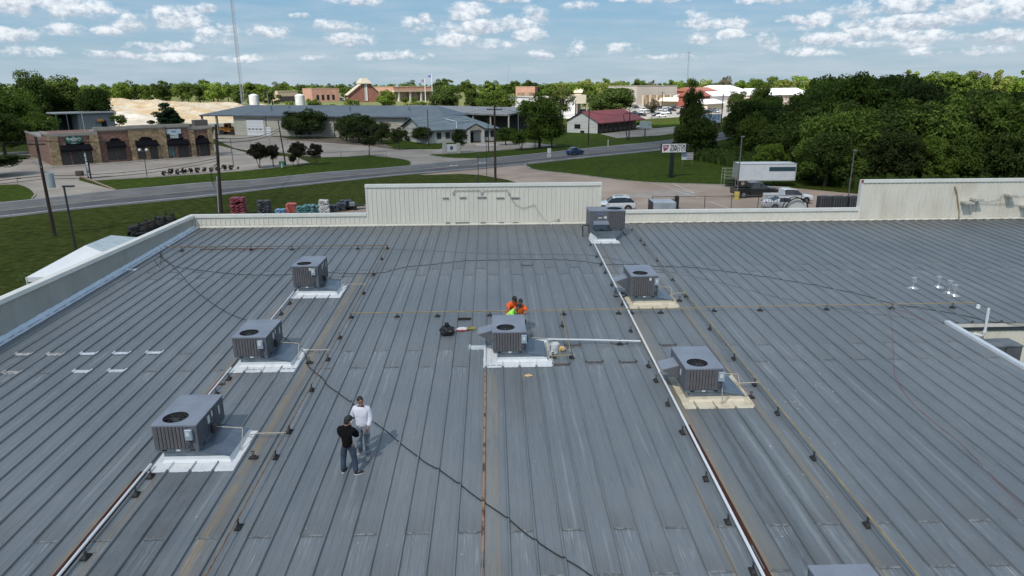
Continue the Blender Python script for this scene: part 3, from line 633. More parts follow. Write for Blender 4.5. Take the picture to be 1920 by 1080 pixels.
# wall hardware: conduit, hangers, light boxes
STEEL = mat('painted_conduit', (.42, .41, .36), .5, .1); 
PIPEB = mat('wall_bracket_paint', (.47, .455, .40), .6)
def wp(u, v, out=.05): p = atY(u, v, YW-.03-out); return p
mb = MB(); mb.tube([wp(851,361), wp(852,357), wp(900,356), wp(903,362)], .022); mb.tube([wp(903,362), wp(907,357), wp(952,356), wp(955,363)], .022)
for u, v in ((850.5,362), (903,362), (954.5,363)): mb.box(wp(u, v), (.13, .09, .13))
mb.build('wall_conduit', STEEL, store)
for u0, u1, v in ((830,841,370.5), (862,874,369.5), (894.5,911.5,369), (931,945,370), (958,974,370)):
    a, b = wp(u0, v), wp(u1, v); mb = MB(); mb.bb(a.x, b.x, YW-.12, YW-.03, a.z-.03, a.z+.02); mb.bb(a.x, b.x, YW-.05, YW-.03, a.z-.10, a.z-.03); mb.build('wall_bracket', PIPEB, store)
for u0, u1 in ((836,844), (854,880), (901,911), (935,945), (962,972)): 
    a, b = wp(u0, 418), wp(u1, 418); MB().bb(a.x, b.x, YW-.10, YW-.04, a.z-.04, a.z+.03).build('wall_bracket', mat('dark_bracket', (.16, .15, .13), .7), store)
for u, v, w_ in ((1810,378.5,16), (1827,372.5,16), (1891,365,14), (1920,386,16), (1948,392,16)):
    a, b = wp(u-w_/2, v), wp(u+w_/2, v); mb = MB(); mb.bb(a.x, b.x, YW-.62, YW-.03, a.z-.08, a.z+.05); mb.bb(a.x+.05, b.x-.05, YW-.60, YW-.12, a.z-.10, a.z-.08)
    fx = mb.build('sign_light', mat('light_housing', (.52, .50, .44), .5), store)
def wcable(pts, r, m, nm='wall_cable'): MB().tube(smooth_path([wp(*p) for p in pts]), r, 5).build(nm, m, store)
BLK = mat('black_cable', (.022, .023, .025), .55)
wcable([(955,364),(960,375),(970,385),(982,389.5),(992,386),(1000,384),(1004,385)], .017, STEEL); wcable([(1004,385),(1007,393),(1014,403),(1022,412),(1030,417),(1040,413),(1047,412)], .012, STEEL)
wcable([(1818,375),(1825,380),(1850,382),(1880,382),(1900,383),(1920,386)], .015, STEEL); wcable([(1835,374),(1850,377.5),(1862,376),(1874,373),(1878,367),(1884,364)], .012, STEEL); wcable([(1878,367),(1876,378),(1875,386)], .012, STEEL); wcable([(1818,380),(1819,395),(1820,401)], .012, STEEL); wcable([(1898,366),(1910,368),(1925,368)], .012, STEEL)
MB().box(wp(1047,412), (.12, .1, .12)).build('wall_outlet', STEEL, store)
MB().tube([wp(1790.5,349.5), wp(1794.5,364), wp(1796.5,381), wp(1798.5,399), atY(1799,417,YW-.35)], .04, 8).build('vent_pipe', mat('yellow_gas_pipe', (.40, .31, .12), .55, 0, (.30, .22, .11), nscale=4), store)
# ================================================================ rooftop air conditioners
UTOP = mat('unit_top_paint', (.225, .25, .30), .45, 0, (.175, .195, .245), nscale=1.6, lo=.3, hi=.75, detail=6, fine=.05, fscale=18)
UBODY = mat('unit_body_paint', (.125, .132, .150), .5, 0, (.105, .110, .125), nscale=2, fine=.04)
UDARK = mat('shaded_side_and_conduit', (.075, .082, .10), .4, 0, (.06, .066, .082), nscale=2)  # shade of the right side put into the colour; conduit shares it
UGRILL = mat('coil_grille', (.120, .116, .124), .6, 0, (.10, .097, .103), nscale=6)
UVOID = mat('dark_void', (.006, .006, .007), .8)
BLADE = mat('fan_blade', (.07, .07, .075), .4, .3)
GALV = mat('galvanised_sheet', (.21, .255, .285), .38, .45, (.15, .185, .215), nscale=3.5, lo=.35, hi=.65, detail=4)
GALVD = mat('blue_reflection_lid', (.10, .135, .19), .35, .35, (.14, .175, .215), nscale=2.2, detail=5)  # galvanised lid, its dark blue reflection put into the colour
LABEL = mat('paper_label', (.62, .62, .60), .6)
DISC = mat('disconnect_box', (.33, .40, .47), .45, .2)
TANM = mat('weathered_membrane', (.62, .56, .44), .8, 0, (.42, .35, .24), nscale=2.6, lo=.45, hi=.75, detail=6, fine=.06, fscale=20)
WMEM = mat('white_membrane', (.68, .70, .71), .6, 0, (.56, .59, .62), nscale=2.2, lo=.42, hi=.75, detail=5, bump=.2, bscale=12, bdist=.02)
YEL = mat('dull_gas_pipe', (.34, .265, .115), .65, 0, (.24, .19, .11), nscale=3)
RUSTP = mat('rusty_gas_pipe', (.155, .085, .05), .8, 0, (.24, .17, .09), nscale=5)
PVC = mat('white_pvc', (.68, .71, .74), .4)
RUB = mat('black_rubber', (.018, .018, .02), .75, 0, (.03, .028, .026), nscale=10)

def membrane(parent, x0, x1, y0, y1, m, curb, name='membrane_flashing'):
    """sheet over the ribs, rising to the curb; world coordinates relative to parent"""
    ox, oy, oz = parent.location; mb = MB(); nx = int((x1-x0)/.03); ny = 8; vs = []; r_ = random.Random(int(x0*31+y0*7))
    ph = [r_.uniform(-.02, .02) for _ in range(nx+1)]
    for j in range(ny+1):
        for i in range(nx+1):
            x = x0+(x1-x0)*i/nx; t = j/ny; y = y0+(y1-y0)*t
            u = ((x-PH) % PITCH)/PITCH; sag = .035*(1-abs(2*u-1)**2)
            if j == 0: y += ph[i]*.5+.045*(1 if u < .14 else 0)-sag*.3
            e = 0
            if i in (0, nx): x += r_.uniform(-.015, .015)
            vs.append((x-ox, y-oy, rz(y)+ribz(x)*1.05+.014-oz))
    mb.add(vs, [(j*(nx+1)+i, j*(nx+1)+i+1, (j+1)*(nx+1)+i+1, (j+1)*(nx+1)+i) for j in range(ny) for i in range(nx)])
    cx0, cx1, cy0, cy1, h = curb
    for (a, b, c, d) in ((cx0, cx1, cy0, cy0), (cx1, cx1, cy0, cy1), (cx0, cx1, cy1, cy1), (cx0, cx0, cy0, cy1)):
        pass
    z = rz(cy0)
    k = .07
    P0 = [(cx0-k, cy0-k), (cx1+k, cy0-k), (cx1+k, cy1+k), (cx0-k, cy1+k)]; P1 = [(cx0-.012, cy0-.012), (cx1+.012, cy0-.012), (cx1+.012, cy1+.012), (cx0-.012, cy1+.012)]
    vs = [(x-ox, y-oy, rz(y)+.02-oz) for x, y in P0]+[(x-ox, y-oy, rz(y)+.10-oz) for x, y in P1]+[(x-ox, y-oy, z+h-oz) for x, y in P1]
    mb.add(vs, [(i, (i+1) % 4, 4+(i+1) % 4, 4+i) for i in range(4)]+[(4+i, 4+(i+1) % 4, 8+(i+1) % 4, 8+i) for i in range(4)])
    return mb.build(name, m, parent, smooth=False)
def fan_top(mb, x0, x1, y0, y1, z, fx, fy, fr, th=.045):
    n = 32; circ = [(fx+fr*math.cos(2*PI*i/n), fy+fr*math.sin(2*PI*i/n)) for i in range(n)]; sq = []
    for i in range(n):
        a = 2*PI*i/n; c, s_ = math.cos(a), math.sin(a); tx = ((x1-fx)/c if c > 1e-9 else (x0-fx)/c if c < -1e-9 else 1e9); ty = ((y1-fy)/s_ if s_ > 1e-9 else (y0-fy)/s_ if s_ < -1e-9 else 1e9); t = min(tx, ty); sq.append((fx+c*t, fy+s_*t))
    # add exact corners
    cor = {}
    for cx, cy in ((x1, y1), (x0, y1), (x0, y0), (x1, y0)):
        a = math.atan2(cy-fy, cx-fx) % (2*PI); cor[a] = (cx, cy)
    vs = [(x, y, z+.012) for x, y in circ]+[(x, y, z) for x, y in sq]; fs = []
    k = len(vs); cl = []
    for a, (cx, cy) in cor.items(): vs.append((cx, cy, z)); cl.append((a, len(vs)-1))
    for i in range(n):
        a0 = 2*PI*i/n; a1 = 2*PI*(i+1)/n; mids = [ix for a, ix in cl if a0 < a < a1]
        fs.append(tuple([i, n+i]+mids+[n+(i+1) % n, (i+1) % n]))
    mb.add(vs, fs)
    mb.add([(x0, y0, z-th), (x1, y0, z-th), (x1, y1, z-th), (x0, y1, z-th), (x0, y0, z), (x1, y0, z), (x1, y1, z), (x0, y1, z)], [(0,1,5,4),(1,2,6,5),(2,3,7,6),(3,0,4,7)])
    inner = [(x, y, z-.34) for x, y in circ]; mb.add([(x, y, z+.012) for x, y in circ]+inner, [(i, n+i, n+(i+1) % n, (i+1) % n) for i in range(n)]+[tuple(range(n, 2*n))], 1)
def fan_parts(parent, fx, fy, z, fr, ox=0, oy=0, oz=0):
    mb = MB(); 
    for k in range(4):
        a = k*PI/2+.5; c, s_ = math.cos(a), math.sin(a); t = Vector((-s_, c, 0)); d = Vector((c, s_, 0)); p = Vector((fx, fy, z-.14))
        q = [p+d*.08-t*.05, p+d*fr*.92-t*.14+Vector((0, 0, -.03)), p+d*fr*.92+t*.14+Vector((0, 0, .04)), p+d*.08+t*.06]; mb.add(q, [(0, 1, 2, 3)])
    mb.cyl((fx, fy, z-.22), (fx, fy, z-.09), .09, n=12); mb.build('fan', BLADE, parent)
    mb = MB()
    for r_ in (.12, .20, .28, fr*.99):
        n = 20; mb.tube([(fx+r_*math.cos(2*PI*i/n), fy+r_*math.sin(2*PI*i/n), z-.03) for i in range(n+1)], .005, 3)
    for k in range(4):
        a = k*PI/4; mb.tube([(fx-fr*math.cos(a), fy-fr*math.sin(a), z-.035), (fx+fr*math.cos(a), fy+fr*math.sin(a), z-.035)], .007, 3)
    mb.build('fan_guard', BLADE, parent)
def grille(mb, x0, x1, z0, z1, y, nrib):
    """vertical louvres on a -y face"""
    st = (x1-x0)/nrib; mb.bb(x0, x1, y, y+.02, z0, z1, 1)
    for i in range(nrib):
        xa = x0+i*st; mb.bb(xa+.004, xa+st*.84, y-.012, y, z0, z1, 0)
    return mb
def make_unit(X, Y, h, label, mem, memlab=None, hood=False, disc='right', memlen=2.1, tall=False, uw=1.19, left_stick=False):
    t = thing('rooftop_air_conditioner', label, 'air conditioner', (X, Y, rz(Y)), 0, 'rooftop air conditioners')
    hb = .36; y0 = .42; y1 = y0+1.90; x0 = .07; x1 = x0+uw; S0 = SL*y0
    zb = hb+S0; zt = zb+h
    cx0, cx1, cy0, cy1 = .26, 2.02, y0+.06, y0+1.62
    # roof curb and duct transition
    mb = MB(); mb.add([(cx0, cy0, .02), (x1+.05, cy0, .02), (cx1, cy0, .02), (cx0, cy0, zb), (x1+.05, cy0, zb-.005), (cx1, cy0, zb-.15), (cx0, cy1, .05), (x1+.05, cy1, .05), (cx1, cy1, .05), (cx0, cy1, zb), (x1+.05, cy1, zb-.005), (cx1, cy1, zb-.17)],
        [(0,1,4,3),(1,2,5,4),(2,8,11,5),(8,7,10,11),(7,6,9,10),(6,0,3,9)]); mb.build('curb', GALV, t)
    mb = MB(); mb.add([(x1-.03, cy0-.02, zb+.0), (cx1+.02, cy0-.02, zb-.14), (cx1+.02, cy1+.02, zb-.16), (x1-.03, cy1+.02, zb+.0), (x1-.03, cy0-.02, zb-.03), (cx1+.02, cy0-.02, zb-.18), (cx1+.02, cy1+.02, zb-.20), (x1-.03, cy1+.02, zb-.03)], [(0,1,2,3),(4,5,1,0),(5,6,2,1),(6,7,3,2)]); mb.build('duct_lid', GALVD, t)
    membrane(t, X, X+2.27, Y, Y+memlen, mem, (X+cx0, X+cx1, Y+cy0, Y+cy1, .20))
    # base rail
    mb = MB(); mb.bb(x0+.02, x1-.02, y0+.02, y1-.02, zb, zb+.085)
    for sx in (.16, .80): mb.bb(x0+sx*uw-.02, x0+sx*uw+.12, y0+.014, y0+.03, zb+.022, zb+.062, 1)
    mb.bb(x0+.47*uw, x0+.47*uw+.11, y0+.012, y0+.03, zb+.02, zb+.07, 2)
    for sy in (.3, 1.35): mb.bb(x1-.03, x1-.012, y0+sy, y0+sy+.2, zb+.022, zb+.062, 1)
    mb.build('base_rail', [GALV, UVOID, LABEL], t)
    zc = zb+.085
    mb = MB(); mb.bb(x0+.02, x1-.02, y0+.03, y1-.02, zc, zt-.36, 0)        # lower core, closed below the fan well
    for (a, b, c, d) in ((x0, x0+.05, y0, y0+.05), (x1-.25, x1, y0, y0+.05), (x0, x0+.04, y0+.05, y1), (x1-.02, x1, y0+.05, y1), (x0, x1, y1-.02, y1)): mb.bb(a, b, c, d, zc, zt-.04, 0)
    mb.bb(x0+.04, x1-.02, y0+1.0, y1-.02, zt-.4, zt-.05, 0)
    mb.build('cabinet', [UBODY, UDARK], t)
    # side access panels, the right ones in the shade-darkened colour
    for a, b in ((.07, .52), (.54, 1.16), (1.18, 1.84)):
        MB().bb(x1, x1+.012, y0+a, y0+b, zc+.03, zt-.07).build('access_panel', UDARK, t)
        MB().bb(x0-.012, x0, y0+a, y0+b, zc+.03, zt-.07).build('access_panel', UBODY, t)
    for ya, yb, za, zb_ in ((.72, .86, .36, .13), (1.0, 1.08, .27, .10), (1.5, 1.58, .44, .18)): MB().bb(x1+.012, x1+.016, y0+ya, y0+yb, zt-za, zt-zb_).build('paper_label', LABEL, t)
    if left_stick: MB().bb(x0-.018, x0-.012, y0+.5, y0+.62, zc+.3, zc+.5).build('paper_label', LABEL, t)
    mb = MB(); grille(mb, x0+.05, x1-.25, zc+.02, zt-.05, y0+.0, 9); mb.build('coil_grille', [UGRILL, UVOID], t)
    if tall or disc == 'in': MB().bb(x1-.40, x1-.30, y0-.020, y0-.015, zt-.22, zt-.10).build('paper_label', LABEL, t)
    # top with fan
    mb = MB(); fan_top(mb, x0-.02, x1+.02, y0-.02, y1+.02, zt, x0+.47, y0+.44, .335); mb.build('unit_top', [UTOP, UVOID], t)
    fan_parts(t, x0+.47, y0+.44, zt, .335)
    # disconnect with conduit
    dx = x1-.20 if disc == 'left' else x1-.06
    mb = MB(); mb.rbox(dx-.10, dx+.10, y0-.10, y0-.001, zt-.42, zt-.12, .015, 0); mb.bb(dx-.06, dx+.03, y0-.103, y0-.10, zt-.30, zt-.17, 1); mb.build('disconnect_switch', [DISC, LABEL], t)
    mb = MB(); mb.tube([(dx+.02, y0-.05, zt-.42), (dx+.02, y0-.05, zc+.02), (dx+.06, y0+.0, zc-.02)], .014, 6); mb.rbox(dx-.10, dx-.0, y0-.05, y0-.001, zc+.10, zc+.24, .01); mb.build('conduit', UDARK, t)
    # gas piping on the right side
    mb = MB(); zz = zc+.14; mb.tube([(x1+.01, y0+1.02, zz), (x1+.12, y0+1.02, zz), (cx1+.08, y0+.98, zz-.04), (cx1+.10, y0+.96, zz-.06), (cx1+.12, y0+.7, .12), (cx1+.14, y0+.55, .10)], .016, 6)
    mb.build('gas_pipe', mat('pale_pipe', (.42, .38, .31), .6), t)
    mb = MB(); mb.rbox(x1+.02, x1+.13, y0+.85, y0+1.0, zz-.12, zz+.14, .02); mb.cyl((x1+.07, y0+1.05, zz-.14), (x1+.07, y0+1.05, zz+.10), .035, n=8); mb.build('gas_valve', mat('valve_metal', (.09, .085, .08), .5, .4), t)
    if hood:
        a, b = y0+.82, y0+1.55; zh0, zh1 = zc+h*.62, zc+h*.44; xo = x0-.56
        mb = MB(); mb.add([(x0-.012, a, zh0), (xo, a, zh1), (xo, b, zh1), (x0-.012, b, zh0), (x0-.012, a, zh0-.02), (xo, a, zh1-.02), (xo, b, zh1-.02), (x0-.012, b, zh0-.02)], [(0,3,2,1),(4,5,6,7),(0,1,5,4),(1,2,6,5),(2,3,7,6)], 0)
        mb.add([(x0-.012, a, zh0-.02), (xo+.02, a, zh1-.02), (x0-.012, a, zc+.02), (x0-.012, b, zh0-.02), (xo+.02, b, zh1-.02), (x0-.012, b, zc+.02)], [(0, 2, 1), (3, 4, 5)], 1)
        mb.add([(xo+.03, a+.01, zh1-.03), (xo+.03, b-.01, zh1-.03), (x0-.015, b-.01, zc+.02), (x0-.015, a+.01, zc+.02)], [(0, 1, 2, 3)], 2)
        mb.build('air_hood', [UTOP, UBODY, GALV], t)
    return t
C1 = -9.38
make_unit(C1, 16.71, .82, 'nearest grey rooftop unit on the left, largest in view, on bright white membrane', WMEM, disc='left')
make_unit(C1, 22.85, .82, 'grey rooftop unit in the left column between two others, black cable passing behind it', WMEM, disc='left', memlen=2.0)
make_unit(C1, 30.70, 1.07, 'tall grey rooftop unit farthest back in the left column', WMEM, disc='left', memlen=1.8, tall=True)
make_unit(-.12, 22.93, .84, 'grey rooftop unit in the centre with the workers crouched behind it', WMEM, hood=True, memlen=2.5, left_stick=True)
make_unit(6.02, 28.72, 1.02, 'tall grey rooftop unit on cream membrane with a loose filter at its left', TANM, hood=True, memlen=1.7, tall=True)
make_unit(6.00, 19.64, .84, 'grey rooftop unit on stained tan membrane beside the yellow gas pipe', TANM, hood=True, memlen=2.3, left_stick=True)
# extra white strip left of the middle unit
mb = MB()
o = bpy.data.objects['rooftop_air_conditioner.003']; membrane(o, -.40, -.12, 22.93, 24.9, WMEM, (.6, .7, 23.6, 23.7, .02))
# last unit, cut by the lower frame edge
make_unit(6.04, 8.95, .83, 'grey rooftop unit at the bottom frame edge, only its plain top showing', TANM, hood=False)
# the big unit turned sideways by the front wall
def big_unit():
    X, Y = 5.86, 39.74; t = thing('rooftop_air_conditioner', 'wide grey rooftop unit turned sideways against the front parapet, blue oval badge', 'air conditioner', (X, Y, rz(Y)), 0, 'rooftop air conditioners')
    y0, y1 = 1.45, 2.95; zb = .44+SL*y0; h = 1.22; zt = zb+h; x0, x1 = .02, 2.20
    mb = MB(); mb.add([(.30, .62, .02), (1.62, .62, .02), (1.95, .62+.9, .03), (1.95, y1, .08), (.10, y1, .08), (.10, y0, .05), (.30, .62, .05)], [])
    mb.v = []; mb.f = []; mb.m = []
    mb.add([(.42, .55, .03), (1.52, .55, .03), (2.0, 1.35, .05), (2.0, y1, .1), (.14, y1, .1), (.14, 1.35, .05), (.16, y0-.02, zb), (1.98, y0-.02, zb), (1.98, y1, zb), (.16, y1, zb), (.42, .60, .22), (1.52, .60, .22), (1.75, .95, .24)],
           [(0,1,11,10), (1,2,12,11), (10,11,12,7,6), (2,7,12), (2,3,8,7), (3,4,9,8), (4,5,6,9), (5,0,10,6)]); mb.build('curb', GALV, t)
    membrane(t, X, X+1.70, Y, Y+.78, WMEM, (X+.42, X+1.50, Y+.56, Y+.9, .16)); 
    mb = MB(); mb.add([(-.0, .9, .03), (.40, .56, .03), (.38, .62, .26), (.10, 1.40, .40), (0, 1.45, .06)], [(0, 1, 2, 3, 4)]); mb.add([(-.05, .02, .03), (.34, .02, .03), (.42, .58, .08), (-.02, 1.5, .07)], [(0, 1, 2, 3)]); mb.build('membrane_flashing', WMEM, t)
    mb = MB(); mb.bb(x0+.02, x1-.02, y0+.02, y1-.02, zb, zb+.08)
    for sx in (.33, .62, .90): mb.bb(x0+sx*2.1, x0+sx*2.1+.13, y0+.012, y0+.03, zb+.015, zb+.065, 1)
    mb.build('base_rail', [GALV, UVOID], t); zc = zb+.08
    mb = MB(); mb.bb(x0, x1, y0+.03, y1, zc, zt-.36); mb.bb(x0, x0+1.15, y0+.03, y1, zt-.38, zt-.045); mb.bb(x0, x0+1.17, y0, y0+.03, zc, zt-.05); mb.bb(x1-.05, x1, y0, y1, zc, zt-.05); mb.bb(x0+1.1, x1, y1-.03, y1, zc, zt-.05); mb.build('cabinet', UBODY, t)
    for a, b in ((.22, 1.12),): MB().bb(x0+a, x0+b, y0-.012, y0, zc+.55, zt-.08).build('access_panel', UBODY, t)
    mb = MB(); grille(mb, x0+1.18, x1-.06, zc+.02, zt-.06, y0, 9); mb.build('coil_grille', [UGRILL, UVOID], t)
    mb = MB(); mb.add([(x0+.22, y0-.012, zc+.54), (x0+1.12, y0-.012, zc+.54), (x0+1.16, y0-.42, zc+.40), (x0+.20, y0-.42, zc+.40), (x0+.20, y0-.42, zc+.36), (x0+1.16, y0-.42, zc+.36)], [(0, 3, 2, 1), (3, 4, 5, 2)]); mb.bb(x0+.26, x0+1.08, y0-.008, y0, zc+.02, zc+.5, 1); mb.add([(x0+.21, y0-.012, zc+.54), (x0+.21, y0-.42, zc+.37), (x0+.21, y0-.012, zc+.05)], [(0, 1, 2)]); mb.build('air_hood', [UTOP, GALV], t)
    MB().bb(x0+.88, x0+1.05, y0-.018, y0-.012, zc+.66, zc+.80).build('paper_label', LABEL, t); MB().bb(x0+.52, x0+.76, y0-.018, y0-.012, zc+.68, zc+.74).build('paper_label', LABEL, t)
    # badge
    mb = MB(); n = 20; mb.add([(x0+.64+.15*math.cos(2*PI*i/n), y0-.02, zc+.96+.062*math.sin(2*PI*i/n)) for i in range(n)], [tuple(range(n))]); bd = mb.build('badge', mat('badge_blue', (.035, .055, .22), .4), t)
    text('badge_text', 'Carrier', .085, mat('badge_white', (.7, .7, .75), .5), bd, (x0+.64, y0-.024, zc+.96), (PI/2, 0, 0), .001)
    mb = MB(); fan_top(mb, x0+1.08, x1+.02, y0-.02, y1+.02, zt, x0+1.63, y0+.74, .46); mb.bb(x0-.02, x0+1.08, y0-.02, y1+.02, zt-.045, zt, 0); mb.build('unit_top', [UTOP, UVOID], t)
    fan_parts(t, x0+1.63, y0+.74, zt, .46)
    mb = MB(); mb.tube([(x0+.0, y0+.3, zc+.2), (x0-.35, y0+.3, zc+.2), (x0-.37, y0+.25, zc+.15), (x0-.37, y0+.1, .12)], .035, 6); mb.build('drain_trap', mat('black_pipe', (.02, .02, .02), .6), t)
big_unit()

# ================================================================ pipes, supports, cables
def onroof(pts, h): return [Vector((p.x, p.y, p.z)) for p in [R(u, v, h) for u, v in pts]]
def line_pipe(name, pts, r, m, label, cat='pipe', h=.2, n=7): tag(MB().tube(pts, r, n).build(name, m), label, cat)
def L3(x0, y0, x1, y1, h): return [Vector((x0+(x1-x0)*i/12, y0+(y1-y0)*i/12, rz(y0+(y1-y0)*i/12)+h)) for i in range(13)]
line_pipe('drain_pipe', L3(5.93, 41.3, 5.60, 9.0, .17), .038, PVC, 'long white plastic drain pipe running down the roof right of centre')
line_pipe('drain_pipe', L3(-9.36, 16.9, -9.36, 8.8, .15), .034, PVC, 'white plastic drain pipe running below the nearest left unit')
line_pipe('drain_pipe', L3(-9.36, 23.0, -9.36, 19.0, .15), .03, PVC, 'white plastic drain pipe between the two nearer left units')
line_pipe('drain_pipe', L3(-9.36, 31.3, -9.36, 25.2, .15), .03, PVC, 'white plastic drain pipe between the two farther left units')
line_pipe('drain_pipe', [Vector((2.0, 24.95, rz(25)+.22)), Vector((3.6, 24.9, rz(25)+.19)), Vector((5.62, 24.72, rz(24.7)+.18))], .034, PVC, 'white plastic cross pipe from the centre unit to the long drain')
line_pipe('drain_pipe', [Vector((5.68, 22.0, rz(22)+.17)), Vector((6.15, 22.05, rz(22)+.19)), Vector((6.3, 22.2, rz(22)+.2))], .028, PVC, 'short white branch pipe behind the tan based unit')
line_pipe('drain_pipe', [Vector((5.80, 30.9, rz(31)+.17)), Vector((6.05, 31.0, rz(31)+.19)), Vector((6.1, 31.0, rz(31)+.3)), Vector((6.25, 31.0, rz(31)+.3))], .026, PVC, 'short white branch pipe at the cream based unit')
line_pipe('gas_pipe', L3(8.93, 43.0, 8.84, 31.0, .22), .022, mat('worn_yellow_pipe', (.30, .24, .15), .6, 0, (.2, .18, .15), nscale=3), 'faded gas pipe running from the front wall to the cream based unit')
line_pipe('gas_pipe', L3(8.84, 31.0, 8.84, 8.5, .22), .026, YEL, 'long yellow gas pipe running down the right part of the roof')
line_pipe('gas_pipe', L3(-6.10, 28.12, 8.84, 28.12, .22), .022, YEL, 'yellow gas pipe crossing the middle of the roof behind the workers')
line_pipe('gas_pipe', L3(8.92, 28.22, 21.15, 28.28, .22)+[Vector((21.2, 28.25, rz(28.2)+.05))], .022, mat('tan_gas_pipe', (.30, .235, .13), .6), 'thin tan gas pipe crossing the right part of the roof')
line_pipe('gas_pipe', L3(2.88, 28.10, 2.83, 23.5, .21)+[Vector((2.2, 23.45, rz(23.5)+.18)), Vector((1.95, 23.5, rz(23.5)+.2)), Vector((1.95, 24.5, rz(24)+.3))], .02, YEL, 'short yellow gas pipe dropping to the centre unit past the bucket')
line_pipe('gas_pipe', L3(-6.13, 39.2, -6.10, 28.12, .20), .022, RUSTP, 'rusty gas pipe running down past the farthest left unit')
line_pipe('gas_pipe', L3(-6.10, 28.12, -6.20, 9.0, .20), .020, RUSTP, 'rusty gas pipe running down beside the two standing men')
line_pipe('gas_pipe', L3(-19.0, 39.5, -6.13, 39.2, .20), .024, RUSTP, 'dark rusty gas pipe crossing to the left parapet')
line_pipe('gas_pipe', L3(-16.8, 39.15, -12.6, 39.12, .12), .03, RUST, 'loose length of rusty pipe under the gas line by the left parapet')
for y, nm in ((18.35, 'nearest left unit'), (24.35, 'second left unit'), (32.15, 'farthest left unit')):
    line_pipe('gas_branch', [Vector((-7.25, y, rz(y)+.12)), Vector((-6.95, y-.02, rz(y)+.20)), Vector((-6.12, y-.02, rz(y)+.20))], .018, mat('pale_pipe', (.42, .38, .31), .6), 'short gas branch with a valve at the '+nm)
line_pipe('gas_branch', [Vector((8.05, 21.0, rz(21)+.2)), Vector((8.3, 21.0, rz(21)+.2)), Vector((8.84, 21.0, rz(21)+.22))], .02, mat('pale_pipe', (.42, .38, .31), .6), 'short gas branch with fittings at the tan based unit')
line_pipe('gas_branch', [Vector((8.1, 30.1, rz(30)+.14)), Vector((8.4, 30.2, rz(30)+.2)), Vector((8.84, 30.2, rz(30)+.22))], .018, mat('pale_pipe', (.42, .38, .31), .6), 'short gas branch with fittings at the cream based unit')
line_pipe('conduit_run', onroof([(1357.5,722),(1358,755)], .3)[:1]+[Vector((7.25, 20.0, rz(20)+.5)), Vector((7.25, 19.9, rz(20)+.10)), Vector((7.6, 20.15, rz(20)+.22)), Vector((8.2, 20.3, rz(20)+.20))], .014, STEEL, 'bent metal conduit lying on the tan membrane', 'conduit')
# pipe supports: rubber block, riser, strap
def make_support(rub=True):
    t = thing('pipe_support', 'x', 'pipe support', (0, 0, 0), 0, 'black rubber pipe supports')
    mb = MB(); mb.prism([(-.15, -.085), (.15, -.085), (.15, .085), (-.15, .085)], 0, .045); mb.add([(-.12, -.07, .045), (.12, -.07, .045), (.12, .07, .045), (-.12, .07, .045), (-.055, -.045, .11), (.055, -.045, .11), (.055, .045, .11), (-.055, .045, .11)], [(0,1,5,4),(1,2,6,5),(2,3,7,6),(3,0,4,7),(4,5,6,7)]); mb.build('rubber_block', RUB, t)
    mb = MB(); mb.cyl((-.035, 0, .10), (-.035, 0, .26), .007, n=5); mb.cyl((.035, 0, .10), (.035, 0, .26), .007, n=5); mb.bb(-.055, .055, -.02, .02, .235, .262); mb.bb(-.05, .05, -.02, .02, .16, .175); mb.build('strap', BLK, t)
    return t
sup0 = make_support(); sup_used = False
def sup(x, y, lab, r=0.0, dz=.0):
    global sup_used
    z = rz(y)+ribz(x)*0+.008+dz
    if not sup_used: o = sup0; o.location = (x, y, z); o.rotation_euler = (0, 0, r); o['label'] = lab; sup_used = True
    else: o = dup(sup0, (x, y, z), r, lab)
    o.scale = (.80, .80, .86)
def sups(px, lab0, r=0.0, X=None, Y=None):
    ORD = 'first second third fourth fifth sixth seventh eighth'.split()
    for i_, (u, v) in enumerate(px):
        p = R(u, v, .05); lab = lab0 if len(px) == 1 else lab0+', '+ORD[i_]+(' from top' if X is not None else ' from left'); sup(X if X is not None else p.x, Y if Y is not None else p.y, lab, r+RND.uniform(-.12, .12))
sups([(344,468),(474,466),(549,466),(671,466)], 'black pipe support under the rusty gas pipe near the left parapet', 0, Y=39.18)
sups([(726,465),(718,485),(702,514),(681,549)], 'black pipe support on the rusty gas pipe beyond the crossing yellow pipe', PI/2, X=-6.11)
sups([(638,632),(614,673),(584,730),(541,808),(513,856),(446,987)], 'black pipe support on the rusty gas pipe left of the standing men', PI/2, X=-6.13)
sups([(577,679)], 'black pipe support under the gas branch of the second left unit', 0, X=-6.75); sups([(466,857)], 'black pipe support under the gas branch of the nearest left unit', 0, X=-6.75)
sups([(540,568),(523,588),(426,709),(403,738)], 'black pipe support on the white drain between left units', PI/2, X=-9.22)
sups([(277,892),(249,926),(154,1043)], 'black pipe support on the white drain below the nearest left unit', PI/2, X=-9.20)
sups([(661,589),(745,593),(820,593),(919,592),(1057,590),(1160,587),(1184,587),(1241,589)], 'black pipe support under the yellow gas pipe crossing mid roof', 0, Y=28.12)
sups([(1338,582),(1425,581),(1549,579),(1673,578),(1786,576)], 'black pipe support under the thin tan pipe on the right', 0, Y=28.24)
sups([(1187,431),(1203,451),(1210,459),(1236,489),(1264,525),(1289,556)], 'black pipe support on the faded gas pipe near the front wall', PI/2, X=8.86)
sups([(1337,616),(1383,672),(1421,720),(1466,774),(1533,858),(1633,983)], 'black pipe support on the long yellow gas pipe', PI/2, X=8.78)
sups([(1096,459),(1107,481),(1114,496),(1121,511),(1137,534),(1139,547),(1151,571)], 'black pipe support on the far part of the long white drain', PI/2, X=5.74)
sups([(1175,620),(1205,686),(1219,713),(1243,757),(1270,810),(1312,897),(1354,978),(1397,1070)], 'black pipe support on the near part of the long white drain', PI/2, X=5.52)
sups([(1036,633),(1162,644)], 'black pipe support under the white cross pipe', 0, Y=24.8)
